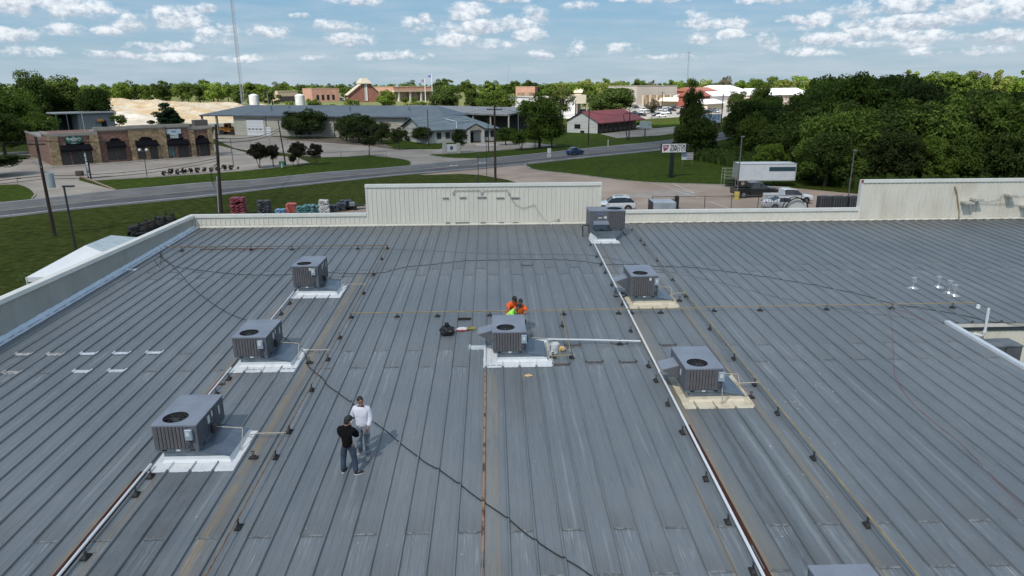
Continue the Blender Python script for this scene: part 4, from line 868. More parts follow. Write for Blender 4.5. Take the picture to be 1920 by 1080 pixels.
sups([(1054,611)], 'black pipe support on the short yellow pipe', 0); sups([(1037,669),(1071,670)], 'black pipe support beside the white bucket', 0)
sups([(1274,563)], 'black pipe support under the gas branch of the cream based unit', 0); sups([(1408,744)], 'black pipe support under the gas branch of the tan based unit', 0)
def cable(name, px, r, m, label, h=.03, n=8, ends=None):
    P = []
    for q in px:
        P.append(R(q[0], q[1], q[2] if len(q) > 2 else h))
    P = smooth_path(P, n)
    for p in P:
        p.z = max(p.z, rz(p.y)+r+.004+ribz(p.x)*.95)
        p.x += mnoise.noise(p*1.3)*.02
    tag(MB().tube(P, r, 5).build(name, m), label, 'cable')
BLKW = mat('cable_sheath', (.016, .017, .02), .5)
cable('power_cable', [(703,792,.62),(722,806,.34),(745,826,.05),(772,847),(800,868),(830,885),(862,908),(890,930),(925,953),(960,979),(985,1000),(1010,1018),(1045,1040),(1080,1060),(1112,1082),(1150,1110)], .016, BLKW, 'black power cable from the man in white down to the bottom edge')
cable('power_cable', [(530,632,.2),(545,642),(560,652),(571,661),(575,672),(577,685),(590,697),(604,708),(612,720),(632,735),(648,747),(664,758),(680,775,.3),(700,791,.62)], .016, BLKW, 'black power cable from the second left unit to the man in white')
cable('power_cable', [(289,487,.8),(300,500,.25),(302,470),(303,480),(318,493),(340,515),(357,535),(380,555),(405,573),(432,589),(462,600,.1)], .013, BLKW, 'black cable from the left parapet to the second left unit')
cable('power_cable', [(300,476),(305,485),(330,500),(370,506),(420,512),(480,516),(535,515),(560,512),(620,511),(650,513),(712,512),(760,501),(820,495),(880,489),(960,487),(1040,487),(1090,490),(1140,496),(1180,496),(1240,500),(1300,502),(1370,510),(1440,520),(1500,530),(1560,541),(1620,554),(1660,566),(1690,572),(1740,580),(1800,590),(1880,606),(1990,607)], .013, BLKW, 'thin black cable lying across the whole roof', h=.02)
cable('power_cable', [(312,462),(420,465),(560,466),(700,466),(800,470),(900,475),(1000,477),(1090,478),(1140,483),(1200,498),(1240,507),(1300,519),(1370,535),(1440,553),(1500,566),(1545,574),(1620,587),(1680,593),(1720,600)], .007, mat('grey_wire', (.05, .055, .06), .6), 'faint grey wire across the far part of the roof', h=.02)
cable('marking_string', [(1664,578),(1672,610),(1674,650),(1676,690),(1683,715),(1697,738),(1720,765),(1750,790),(1790,822),(1830,860),(1870,905),(1925,955)], .008, mat('red_string', (.22, .075, .08), .7), 'thin red string lying on the right part of the roof', h=.01)
cable('marking_string', [(1668,578),(1700,586),(1730,600),(1757,607)], .009, mat('red_string', (.26, .05, .06), .7), 'end of the red string by the roof notch', h=.01)

# ================================================================ small things on the roof
def vent(u, v, lab, hh=.50, r=.065):
    p = R(u, v); t = thing('roof_vent', lab, 'roof vent', (p.x, p.y, rz(p.y)), 0, 'shiny metal vent caps'); m = mat('bright_aluminium', (.58, .60, .63), .32, .7)
    mb = MB(); mb.cyl((0, 0, 0), (0, 0, .10), .20, .12, 14); mb.cyl((0, 0, .10), (0, 0, hh-.1), r, n=12); mb.build('vent_pipe', m, t)
    mb = MB(); mb.cyl((0, 0, hh-.20), (0, 0, hh-.17), .09, .13, n=16); mb.cyl((0, 0, hh-.17), (0, 0, hh+.03), .12, n=16); mb.cyl((0, 0, hh+.03), (0, 0, hh+.06), .13, .05, 16); mb.build('vent_cap', m, t)
    MB().cyl((0, 0, .005), (0, 0, .02), .27, n=14).build('vent_boot', mat('grey_boot', (.3, .31, .33), .7), t)
vent(1711, 541, 'leftmost shiny metal vent cap on the right of the roof'); vent(1758, 539, 'second shiny metal vent cap from the left'); vent(1778, 550, 'third shiny vent cap, close behind the rightmost', .58); vent(1788, 555, 'rightmost shiny metal vent cap')
p = R(1845, 622); t = thing('vent_stack', 'white plastic vent stack rising from the notch gutter', 'vent pipe', (0, 0, 0))
b0 = atY(1846, 620, NY-.22); b1 = atY(1854, 578, NY-.22); q = atY(1828, 624, NY-.05)
MB().tube([(q.x, NY-.0, b0.z-.22), (b0.x-.05, NY-.2, b0.z-.24), (b0.x, b0.y, b0.z-.14), (b0.x+.02, b0.y, b0.z), (b1.x, b1.y, b1.z)], .055, 10).build('stack_pipe', PVC, t); MB().cyl((b0.x-.01, b0.y, b0.z-.10), (b0.x+.015, b0.y, b0.z+.0), .068, n=10).build('coupling', PVC, t)
# gas pipe end
pe = R(1828, 575, .06); tag(MB().cyl((21.25, 28.2, rz(28.2)), (21.25, 28.2, rz(28.2)+.16), .09, .07, 10).build('pipe_boot', PVC), 'small white pipe boot at the end of the thin tan pipe', 'pipe boot')
# cooling cabinets in the notch
CABM = mat('old_cabinet_grey', (.105, .115, .125), .5, .2, (.14, .15, .16), nscale=2, lo=.4, hi=.7)
def cabinet(u0, u1, vt, vb, Y, D, lab):
    a = atY(u0, vt, Y); b = atY(u1, vt, Y); c = atY(u0, vb, Y); t = thing('condenser_cabinet', lab, 'cabinet', (a.x, Y, c.z-1.2), 0, 'grey cabinets in the roof notch'); w = b.x-a.x; H = a.z-c.z+1.2
    MB().rbox(0, w, 0, D, 0, H-.07, .02).build('cabinet_body', CABM, t); MB().rbox(-.02, w+.02, -.02, D+.02, H-.07, H, .015).build('cabinet_top', mat('cabinet_top', (.17, .185, .195), .5, .2, (.11, .12, .13), nscale=1.5), t)
    mb = MB(); mb.bb(0, w, -.035, -.0, H*.44, H*.44+.05); mb.build('cross_bar', GALV, t); mb = MB(); mb.bb(.03, w-.03, -.008, 0, H*.5, H-.1); mb.bb(.03, w-.03, -.008, 0, .1, H*.42); mb.build('door', CABM, t)
    MB().bb(-.012, 0, .15, D-.15, H*.55, H-.15).build('side_grille', mat('pipe_clutter', (.22, .19, .16), .6, 0, (.05, .05, .05), nscale=14, lo=.45, hi=.55), t)
    mb = MB(); mb.bb(.05, .12, .05, .12, -t.location.z, 0); mb.bb(w-.12, w-.05, .05, .12, -t.location.z, 0); mb.bb(.05, .12, D-.12, D-.05, -t.location.z, 0); mb.bb(w-.12, w-.05, D-.12, D-.05, -t.location.z, 0); mb.build('stand', GALV, t)
cabinet(1856, 1887, 649, 712, 24.6, .80, 'left one of the two dark grey cabinets below the roof notch'); cabinet(1889, 1919, 648, 712, 24.6, .80, 'right one of the two dark grey cabinets below the roof notch')
# trash bag
p = R(839, 628); mb = MB(); r_ = random.Random(3); mb.ell((0, 0, .17), (.30, .24, .22), 20, 14)
vs = []
for (x, y, z) in mb.v:
    q = 1+mnoise.noise(Vector((x*7, y*7, z*7)))*.28+mnoise.noise(Vector((x*19, y*19, z*19)))*.12
    vs.append((x*q, y*q, max(.0, (z-.17)*q+.17)))
mb.v = vs; mb.ell((0, .02, .42), (.10, .09, .10), 10, 8, jit=.25); mb.ell((-.05, 0, .47), (.05, .04, .06), 8, 6, jit=.3)
tag(mb.build('trash_bag', mat('black_plastic_bag', (.012, .012, .013), .28, 0, bump=.5, nscale=8, bscale=14, bdist=.04), None, (p.x, p.y, p.z)), 'full black trash bag lying left of the centre unit', 'trash bag')
p = R(867, 619); t = thing('tool_pouch', 'white and red bag spilling yellow straps beside the black trash bag', 'tool bag', (p.x, p.y, p.z), .1)
mb = MB(); mb.ell((0, 0, .05), (.24, .15, .07), 14, 8, jit=.12); mb.build('white_sack', mat('white_sack', (.62, .60, .58), .7), t); mb = MB(); mb.ell((-.02, -.05, .03), (.27, .15, .04), 12, 6, jit=.1); mb.build('red_lining', mat('red_cloth', (.32, .03, .04), .7), t)
mb = MB(); r_ = random.Random(8)
for i in range(7): mb.tube(smooth_path([(.15+r_.uniform(0, .4), r_.uniform(-.14, .14), .04+r_.uniform(0, .06)) for _ in range(4)], 4), .012, 4)
mb.build('straps', mat('yellow_strap', (.42, .36, .06), .7), t); mb = MB()
for i in range(4): mb.tube(smooth_path([(.12+r_.uniform(0, .4), r_.uniform(-.14, .14), .03+r_.uniform(0, .05)) for _ in range(4)], 4), .012, 4)
mb.build('cords', BLKW, t)
# broom
p = R(871, 600); t = thing('push_broom', 'black push broom with a thin handle lying left of the centre unit', 'broom', (p.x, p.y, p.z), .02); mb = MB(); mb.bb(-.29, .29, -.04, .04, .05, .10); mb.build('broom_block', RUB, t)
mb = MB(); mb.bb(-.28, .28, -.05, .05, .0, .05); mb.build('bristles', RUB, t); MB().tube([(0, 0, .09), (-.02, 1.6, .12)], .011, 6).build('handle', mat('broom_handle', (.20, .19, .16), .6), t)
# bucket
p = R(1041, 662); t = thing('bucket', 'white plastic bucket standing right of the centre unit', 'bucket', (p.x-.02, p.y+.05, p.z+.01)); mb = MB(); n = 20
mb.add([(.13*math.cos(2*PI*i/n), .13*math.sin(2*PI*i/n), 0) for i in range(n)]+[(.155*math.cos(2*PI*i/n), .155*math.sin(2*PI*i/n), .37) for i in range(n)]+[(.145*math.cos(2*PI*i/n), .145*math.sin(2*PI*i/n), .37) for i in range(n)]+[(.13*math.cos(2*PI*i/n), .13*math.sin(2*PI*i/n), .06) for i in range(n)], [(i, (i+1) % n, n+(i+1) % n, n+i) for i in range(n)]+[(n+i, n+(i+1) % n, 2*n+(i+1) % n, 2*n+i) for i in range(n)]+[(2*n+i, 2*n+(i+1) % n, 3*n+(i+1) % n, 3*n+i) for i in range(n)]+[tuple(range(3*n, 4*n)), tuple(range(n-1, -1, -1))]); mb.build('bucket_body', mat('bucket_plastic', (.72, .73, .74), .4), t, smooth=False)
mb = MB(); mb.tube([(.17*math.cos(2*PI*i/16), .17*math.sin(2*PI*i/16), .34) for i in range(17)], .009, 5); mb.build('rim', mat('bucket_plastic', (.72, .73, .74), .4), t)
mb = MB(); n = 7; mb.add([(.1395*math.cos(-PI/2-.6+i*.2), .1395*math.sin(-PI/2-.6+i*.2), .08) for i in range(n)]+[(.150*math.cos(-PI/2-.6+i*.2), .150*math.sin(-PI/2-.6+i*.2), .24) for i in range(n)], [(i, i+1, n+i+1, n+i) for i in range(n-1)]); mb.build('bucket_label', mat('bucket_print', (.30, .36, .46), .5, 0, (.7, .7, .7), nscale=22, lo=.45, hi=.55), t)
FOAM = mat('expanding_foam', (.62, .40, .16), .8, 0, (.66, .50, .26), nscale=12, bump=.5, bscale=30, bdist=.02)
p = R(1052, 660); mb = MB(); mb.ell((0, 0, .14), (.15, .10, .09), 12, 8, jit=.18); mb.ell((-.06, 0, .05), (.05, .04, .08), 8, 6); o = tag(mb.build('sponge', FOAM, None, (p.x, p.y, p.z)), 'orange foam lump beside the white bucket', 'foam lump')
p = R(991, 705); mb = MB(); mb.ell((0, 0, .015), (.14, .08, .035), 14, 6, jit=.2); mb.ell((-.12, -.02, .012), (.05, .03, .02), 8, 5, jit=.2); tag(mb.build('foam_blob', FOAM, None, (p.x, p.y, p.z+.005)), 'orange foam blob on the bare roof in front of the centre unit', 'foam lump')
p = R(1153+8, 555); t = thing('air_filter', 'loose framed air filter leaning by the cream based unit', 'air filter', (p.x, p.y, p.z+.03), -.25); mb = MB(); mb.bb(-.24, .24, -.20, .20, .06, .09); mb.build('filter_mesh', mat('filter_mesh', (.07, .065, .07), .8), t); mb = MB(); mb.bb(-.26, .26, -.225, -.195, .04, .10); mb.bb(-.26, .26, .195, .225, .04, .10); mb.bb(-.27, -.24, -.195, .195, .04, .10); mb.bb(.24, .27, -.195, .195, .04, .10); mb.build('filter_frame', GALV, t)
for u, v, s_, l in ((722-0+180,625,.1,'scrap of paper by the hood of the centre unit'), (826+0,243+0,.0,'')):
    if s_: p = R(u, v); tag(MB().box((p.x, p.y, p.z+.05), (.22, .12, .04), .5).build('paper_scrap', LABEL), l, 'paper')
for (u, v) in ((716,1000),(1551,641),(1537,741),(1556,708),(1458,760),(1477,740),(1220,1003),(1149,1060),(820,700),(1065,985)):
    p = R(u, v)
r_ = random.Random(12); mb = MB()
for i in range(26):
    u = r_.uniform(1440, 1580); v = r_.uniform(670, 900); p = R(u, v); mb.box((p.x, p.y, p.z+.008), (r_.uniform(.02, .06), r_.uniform(.02, .05), .006), r_.uniform(0, 3))
for i in range(30):
    u = r_.uniform(300, 1600); v = r_.uniform(560, 1050); p = R(u, v); mb.box((p.x, p.y, p.z+.008), (r_.uniform(.015, .04), r_.uniform(.015, .04), .006), r_.uniform(0, 3))
mb.build('roof_litter', mat('pale_litter', (.5, .5, .48), .8), None, kind='stuff')

# ================================================================ people
def skin_mesh(name, chains, m, sub=1, mats=None):
    """chains: dict of vertices {name:(x,y,z,r)} and edges; returns mesh evaluated"""
    V, E = chains; names = list(V); idx = {n: i for i, n in enumerate(names)}
    me = bpy.data.meshes.new(name); me.from_pydata([V[n][:3] for n in names], [(idx[a], idx[b]) for a, b in E], [])
    o = bpy.data.objects.new(name, me); COL.objects.link(o)
    bpy.context.view_layer.objects.active = o
    md = o.modifiers.new('skin', 'SKIN'); md.use_smooth_shade = True; md.branch_smoothing = .3
    for i, n in enumerate(names):
        r = V[n][3]; d = me.skin_vertices[0].data[i]; d.radius = r if isinstance(r, tuple) else (r, r); d.use_root = (i == 0)
    sb = o.modifiers.new('sub', 'SUBSURF'); sb.levels = sub; sb.render_levels = sub
    dg = bpy.context.evaluated_depsgraph_get(); out = bpy.data.meshes.new_from_object(o.evaluated_get(dg)); bpy.data.objects.remove(o); out.name = name
    out.materials.clear(); out.materials.append(m); return out
SKINM = mat('skin', (.30, .155, .095), .55)
def person(label, loc, rot, J, shirt, pants, hair, sleeve='long', cap=None, shoes=None, pantsm=None, girth=1.0, extra_sh=1.0):
    """J: joints in metres. Z up, facing +y. keys: pelvis chest neck head shL shR elL elR haL haR hipL hipR knL knR anL anR toL toR"""
    t = thing('person', label, 'person', loc, rot); g = girth
    V = {}; v = lambda k, r: V.__setitem__(k, tuple(J[k])+(r,))
    J = {k: Vector(a) for k, a in J.items()}
    J['waist'] = J['pelvis'].lerp(J['chest'], .45)
    up = (J['head']-J['neck']).normalized()
    v('pelvis', (.10*g, .08*g)); v('waist', (.10*g, .08*g)); v('chest', (.11*g, .08*g)); v('neck', .055)
    J['skull'] = J['head']; J['chin'] = J['neck'].lerp(J['head'], .45); v('chin', .064); v('skull', .088); J['crown'] = J['head']+up*.07; v('crown', .07)
    for s in 'LR':
        v('sh'+s, .050); v('el'+s, .038); v('ha'+s, .030); v('hip'+s, .070*g); v('kn'+s, .050); v('an'+s, .044); v('to'+s, .034)
        J['th'+s] = J['hip'+s].lerp(J['kn'+s], .5); V['th'+s] = tuple(J['th'+s])+(.065*g,); J['ca'+s] = J['kn'+s].lerp(J['an'+s], .35); V['ca'+s] = tuple(J['ca'+s])+(.048,)
    E = [('pelvis','waist'),('waist','chest'),('chest','neck'),('neck','chin'),('chin','skull'),('skull','crown')]
    for s in 'LR': E += [('chest','sh'+s),('sh'+s,'el'+s),('el'+s,'ha'+s),('pelvis','hip'+s),('hip'+s,'th'+s),('th'+s,'kn'+s),('kn'+s,'ca'+s),('ca'+s,'an'+s),('an'+s,'to'+s)]
    # hands with fingers join the same surface
    for s in 'LR':
        d = (J['ha'+s]-J['el'+s]).normalized(); side = d.cross(Vector((0, 1, 0))); side = (side if side.length > .3 else d.cross(Vector((1, 0, 0)))).normalized(); pl = J['ha'+s]+d*.06
        V['pa'+s] = tuple(pl)+((.036, .018),); E.append(('ha'+s, 'pa'+s)); cur = side.cross(d).normalized()
        for k in range(4):
            o_ = side*((k-1.5)*.021); ln = (.075, .085, .08, .062)[k]; a = pl+d*.035+o_; b = a+d*ln*.5+cur*.008; c = b+d*ln*.35+cur*.028
            for q, nm in ((a, 'a'), (b, 'b'), (c, 'c')): V['f%s%d%s' % (s, k, nm)] = tuple(q)+(.0095,)
            E += [('pa'+s, 'f%s%da' % (s, k)), ('f%s%da' % (s, k), 'f%s%db' % (s, k)), ('f%s%db' % (s, k), 'f%s%dc' % (s, k))]
        a = pl-d*.02+side*.035; b = a+d*.035+side*.018; V['t%sa' % s] = tuple(a)+(.012,); V['t%sb' % s] = tuple(b)+(.010,); E += [('pa'+s, 't%sa' % s), ('t%sa' % s, 't%sb' % s)]
    body = link('body', skin_mesh('body', (V, E), SKINM, 1), t)
    # clothing: grown on the same joints, a little larger
    def sub(keys, edges, rr, nm, m, add=None):
        VV = {k: tuple(J[k])+(rr[k],) for k in keys}
        if add: VV.update(add)
        return link(nm, skin_mesh(nm, (VV, edges), m, 1), t)
    ks = ['chest', 'waist', 'pelvis', 'hem', 'collar', 'shL', 'shR']; J['hem'] = J['pelvis']+(J['pelvis']-J['waist'])*.55; J['collar'] = J['chest'].lerp(J['neck'], .98)
    rr = {'chest': (.20*g, .150*g), 'waist': (.185*g, .150*g), 'hem': (.195*g, .155*g), 'collar': .092, 'shL': .108, 'shR': .108, 'pelvis': (.195*g, .155*g)}
    ed = [('chest','waist'),('waist','pelvis'),('pelvis','hem'),('chest','collar'),('chest','shL'),('chest','shR')]
    for s in 'LR':
        if sleeve == 'long':
            J['cu'+s] = J['el'+s].lerp(J['ha'+s], .90); ks += ['el'+s, 'cu'+s]; rr['el'+s] = .080; rr['cu'+s] = .060; ed += [('sh'+s, 'el'+s), ('el'+s, 'cu'+s)]
        else:
            J['cu'+s] = J['sh'+s].lerp(J['el'+s], .75); ks += ['cu'+s]; rr['cu'+s] = .072; ed += [('sh'+s, 'cu'+s)]
    sub(ks, ed, rr, 'shirt', shirt)
    ks = ['pelvis', 'hipL', 'hipR']; J['belt'] = J['pelvis'].lerp(J['waist'], .5); ks.append('belt'); rr = {'pelvis': (.172*g, .135*g), 'belt': (.165*g, .13*g), 'hipL': .108*g, 'hipR': .108*g}; ed = [('pelvis','belt'),('pelvis','hipL'),('pelvis','hipR')]
    for s in 'LR':
        J['cf'+s] = J['kn'+s].lerp(J['an'+s], 1.08); ks += ['th'+s, 'kn'+s, 'cf'+s]; rr['th'+s] = .108*g; rr['kn'+s] = .088; rr['cf'+s] = .082; ed += [('hip'+s,'th'+s),('th'+s,'kn'+s),('kn'+s,'cf'+s)]
    sub(ks, ed, rr, 'trousers', pants)
    for s in 'LR':
        a, b = J['an'+s], J['to'+s]; d = (b-a); d.z = 0; d.normalize(); ang = math.atan2(d.y, d.x); mb = MB(); m_ = (a+b)/2; rot = Matrix.Rotation(ang, 3, 'Z')
        mb.ell((m_.x+d.x*.0, m_.y+d.y*.0, .045), (.135, .05, .05), 14, 8, 0, rot=rot); mb.ell((m_.x, m_.y, .012), (.145, .055, .016), 14, 6, 1, rot=rot); mb.ell((a.x, a.y, .07), (.052, .045, .05), 10, 6, 0)
        mb.build('shoe', [shoes or BLKW, LABEL], t, smooth=True)
    f = J.get('face', Vector((0, 1, 0))).normalized(); side = f.cross(up).normalized(); h = J['head']; rot = Matrix((side, f, up)).transposed()
    # head volume with face
    mb = MB(); mb.ell(h+up*.03, (.078, .098, .108), 16, 12, rot=rot); mb.ell(h+f*.098-up*.0, (.013, .022, .02), 8, 6, rot=rot); mb.ell(h+f*.06-up*.062, (.045, .045, .035), 10, 8, rot=rot)
    for s in (-1, 1): mb.ell(h+side*s*.08+up*.005, (.012, .022, .03), 8, 6, rot=rot)
    mb.build('face', SKINM, t, smooth=True)
    mb = MB()
    for s in (-1, 1): mb.ell(h+f*.088+side*s*.031+up*.022, (.014, .008, .008), 8, 6, rot=rot)
    mb.ell(h+f*.097-up*.045, (.024, .006, .006), 8, 6, rot=rot)
    for s in (-1, 1): mb.ell(h+f*.092+side*s*.032+up*.042, (.02, .006, .005), 8, 6, rot=rot)
    mb.build('eyes', mat('dark_features', (.03, .015, .012), .5), t, smooth=True)
    mb = MB(); mb.ell(h+up*.062-f*.018, (.088, .104, .09), 16, 12, rot=rot, jit=.03); mb.ell(h-f*.045+up*.005, (.08, .066, .085), 12, 8, rot=rot, jit=.03); mb.build('hair', hair, t, smooth=True)
    if cap:
        mb = MB(); mb.ell(h+up*.07-f*.012, (.098, .112, .092), 18, 10, rot=rot); mb.cyl(h+up*.045-f*.005, h+up*.075-f*.005, .103, .104, 18); mb.build('cap', cap, t, smooth=True)
        mb = MB(); c = h+up*.055+f*.12; mb.ell(c, (.075, .075, .010), 14, 6, rot=rot); mb.build('cap_brim', cap, t, smooth=True)
    return t
HAIR = mat('black_hair', (.012, .010, .010), .6)
JEAN = mat('blue_jeans', (.028, .045, .075), .9, 0, (.045, .068, .105), nscale=9, fine=.12, space='obj'); JEAN2 = mat('washed_jeans', (.10, .135, .175), .85, 0, (.30, .33, .36), nscale=11, lo=.45, hi=.62, space='obj')
WSH = mat('white_shirt', (.70, .70, .78), .8, 0, bump=.5, nscale=6, bscale=9, bdist=.04, space='obj'); BSH = mat('black_shirt', (.008, .008, .009), .95, 0, spec=.1, bump=.4, nscale=6, bscale=9, bdist=.04, space='obj')
ORG = mat('orange_shirt', (.80, .13, .02), .75, 0, bump=.4, nscale=6, bscale=9, bdist=.04, space='obj'); GRN = mat('lime_shirt', (.40, .85, .12), .75, 0, bump=.4, nscale=6, bscale=9, bdist=.04, space='obj')
DKP = mat('dark_trousers', (.03, .035, .045), .85)
# man in white, facing the camera and to the right, cable in his left hand
pf = R(684, 852)
JW = dict(pelvis=(0,0,.98), chest=(0,.02,1.36), neck=(0,.03,1.52), head=(.0,.05,1.655), shL=(-.19,0,1.42), shR=(.19,0,1.42), elL=(-.285,-.06,1.16), haL=(-.36,.06,.93), elR=(.24,.02,1.13), haR=(.20,.17,.93),
          hipL=(-.095,0,.94), hipR=(.095,0,.94), knL=(-.10,.06,.52), anL=(-.12,.0,.10), toL=(-.17,.16,.04), knR=(.13,.10,.53), anR=(.16,.16,.10), toR=(.17,.32,.04), face=(.50,.85,-.12))
JW = {k: (-a[0], a[1], a[2]) for k, a in JW.items()}
person('man in a white long sleeved shirt and jeans holding the black cable on the roof', (pf.x, pf.y, rz(pf.y)), PI-.12, {k: ((v[0]*-1), v[1], v[2]) if False else v for k, v in JW.items()}, WSH, JEAN2, HAIR, 'long', None, mat('grey_shoe', (.35, .36, .37), .7), girth=1.12)
# man in black with his back to the camera, arms folded
pf = R(656, 886)
JB = dict(pelvis=(0,0,.88), chest=(-.01,.0,1.24), neck=(0,.03,1.40), head=(.03,.07,1.50), shL=(-.19,0,1.29), shR=(.18,.02,1.28), elL=(-.22,.14,1.04), haL=(.02,.25,1.08), elR=(.24,.15,1.04), haR=(.03,.28,1.03),
          hipL=(-.10,0,.84), hipR=(.10,0,.84), knL=(-.15,.03,.46), anL=(-.17,-.02,.09), toL=(-.15,.14,.04), knR=(.15,.02,.45), anR=(.20,-.08,.09), toR=(.34,-.01,.04), face=(.55,.80,-.15))
person('man in a black shirt and cap with folded arms, seen from behind', (pf.x, pf.y, rz(pf.y)), -.12, JB, BSH, JEAN, HAIR, 'long', mat('black_cap', (.012, .016, .015), .7), BLKW, girth=1.0)
def crouch(u, v, hh, rot, label, shirt, cap=None, bend=.25, lean=(0, 0), sleeve='short'):
    p = R(u, v, hh); b = bend
    J = dict(pelvis=(0,-.10,.42), chest=(lean[0]*.5,.08+b*.3,hh-.36), neck=(lean[0]*.8,.14+b*.6,hh-.22), head=(lean[0],.18+b*.8,hh-.10), shL=(-.19+lean[0]*.5,.10+b*.4,hh-.33), shR=(.19+lean[0]*.5,.10+b*.4,hh-.33), elL=(-.24,.28+b*.4,hh-.52), haL=(-.10,.44+b*.4,hh-.60), elR=(.24,.28+b*.4,hh-.52), haR=(.10,.44+b*.4,hh-.60),
             hipL=(-.10,-.08,.38), hipR=(.10,-.08,.38), knL=(-.17,.26,.46), anL=(-.15,-.02,.09), toL=(-.17,.14,.04), knR=(.17,.26,.46), anR=(.15,-.02,.09), toR=(.17,.14,.04), face=(lean[0]*2, .8, -.55))
    off = Matrix.Rotation(rot, 3, 'Z')@Vector((lean[0], .18+b*.8, 0)); x, y = p.x-off.x, p.y-off.y
    person(label, (x, y, rz(y)), rot, J, shirt, DKP, HAIR, sleeve, cap, BLKW)
crouch(964, 558, 1.42, PI+.5, 'crouching worker in an orange shirt and black cap behind the centre unit', ORG, mat('black_cap', (.012, .016, .015), .7), .2)
crouch(976, 563, 1.36, PI+.1, 'bareheaded crouching worker in an orange shirt behind the centre unit', ORG, None, .1)
crouch(972, 571, 1.34, -PI/2-.25, 'worker in a lime green shirt bending over behind the centre unit', GRN, None, .45)
# ================================================================ buildings across the road
GLASS = mat('dark_window_glass', (.018, .022, .028), .12, 0, spec=.8)
GLASST = mat('teal_window_glass', (.06, .16, .16), .2, 0, spec=.7)
FRAME = mat('dark_frame', (.035, .033, .035), .5); WFRAME = mat('white_frame', (.62, .62, .60), .5)
def brick(name, a, b, c, bw=.6, bh=.2, rot=0.0):
    m = bpy.data.materials.new(name); m.use_nodes = True; N = m.node_tree.nodes; L = m.node_tree.links; bs = N['Principled BSDF']; bs.inputs['Roughness'].default_value = .9
    tc_ = N.new('ShaderNodeTexCoord'); sx = N.new('ShaderNodeSeparateXYZ'); L.new(tc_.outputs['Object'], sx.inputs[0]); ad = N.new('ShaderNodeMath'); ad.operation = 'ADD'; L.new(sx.outputs[0], ad.inputs[0]); L.new(sx.outputs[1], ad.inputs[1]); cb = N.new('ShaderNodeCombineXYZ'); L.new(ad.outputs[0], cb.inputs[0]); L.new(sx.outputs[2], cb.inputs[1])
    br = N.new('ShaderNodeTexBrick'); L.new(cb.outputs[0], br.inputs['Vector']); br.inputs['Scale'].default_value = 1; br.inputs['Brick Width'].default_value = bw; br.inputs['Row Height'].default_value = bh; br.inputs['Mortar Size'].default_value = .02
    br.inputs['Color1'].default_value = a+(1,); br.inputs['Color2'].default_value = b+(1,); br.inputs['Mortar'].default_value = c+(1,)
    n = N.new('ShaderNodeTexNoise'); n.inputs['Scale'].default_value = 2.2; n.inputs['Detail'].default_value = 6; L.new(tc_.outputs['Object'], n.inputs['Vector']); mr = N.new('ShaderNodeMapRange'); L.new(n.outputs[0], mr.inputs[0]); mr.inputs[1].default_value = .3; mr.inputs[2].default_value = .7; mr.inputs[3].default_value = .65; mr.inputs[4].default_value = 1.35
    v = N.new('ShaderNodeVectorMath'); v.operation = 'SCALE'; L.new(br.outputs[0], v.inputs[0]); L.new(mr.outputs[0], v.inputs['Scale']); L.new(v.outputs[0], bs.inputs['Base Color']); return m
BRICK = brick('red_brown_brick', (.235, .115, .08), (.16, .08, .06), (.21, .17, .14)); STONE = brick('tan_stone_veneer', (.36, .26, .15), (.22, .15, .085), (.28, .23, .16), .75, .38)
BRICKL = brick('light_red_brick', (.30, .155, .11), (.22, .115, .085), (.25, .19, .15)); PINKB = mat('pink_brick_far', (.42, .24, .18), .9, 0, (.34, .19, .14), nscale=.4)
def frame_thing(name, label, cat, A, B, group=None):
    """thing whose local x runs from ground point A to B, local y away from the camera side"""
    d = (B-A); ang = math.atan2(d.y, d.x); t = thing(name, label, cat, (A.x, A.y, 0), ang, group); t['w'] = 0.0; del t['w']; return t, Vector((d.x, d.y)).length
def window(parent, x0, x1, z0, z1, y=-.02, fr=FRAME, gl=GLASS, mull=1):
    mb = MB(); w = .07; mb.bb(x0, x1, y-.05, y, z0, z0+w); mb.bb(x0, x1, y-.05, y, z1-w, z1); mb.bb(x0, x0+w, y-.05, y, z0+w, z1-w); mb.bb(x1-w, x1, y-.05, y, z0+w, z1-w)
    for k in range(1, mull+1):
        xm = x0+(x1-x0)*k/(mull+1); mb.bb(xm-w/2, xm+w/2, y-.045, y, z0+w, z1-w)
    o = mb.build('window', fr, parent); MB().bb(x0+w, x1-w, y-.02, y-.005, z0+w, z1-w).build('pane', gl, o); return o
# ---- strip mall
A, B = G(101, 312.5), G(402, 292.5)
t, W = frame_thing('strip_mall', 'low brick and stone shopping strip with dark awnings behind the parking lot', 'building', A, B)
D = 33.0; MALL = t
COR = mat('cornice_stucco', (.33, .30, .265), .8, 0, (.27, .245, .215), nscale=.6)
secs = [(0, .265, BRICK, 5.9, .0), (.265, .46, BRICK, 6.6, .5), (.46, .675, STONE, 6.75, -.15), (.675, .845, BRICK, 6.7, .1), (.845, 1.0, BRICK, 6.1, .35)]
for i_, (f0, f1, m, h, off) in enumerate(secs):
    dd = 9.0 if i_ == 0 else 1.2
    mb = MB(); mb.bb(f0*W, f1*W-.003, off, off+dd-.01*f1, 0, h-.01); mb.build('wall', m, t)
    mb = MB(); mb.bb(f0*W-.22, f1*W+.22-.006, off-.28, off+.5, h-.55, h); mb.bb(f0*W-.12, f1*W+.12-.01, off-.16, off+.4, h-.75, h-.55); mb.build('cornice', COR, t)
mb = MB(); mb.bb(.02, W-.02, 1.0, D, 0, 4.6); mb.build('wall', BRICK, t); MB().bb(.03, W-.03, 1.6, D-.05, 4.6, 4.65).build('flat_roof', mat('gravel_roof', (.30, .29, .27), .9), t)
mb = MB(); mb.bb(-.22, .25, -.2, 9.1, 5.5, 5.9); mb.bb(-.10, .2, 9.1, D+.1, 4.6, 4.95); mb.build('cornice', COR, t)
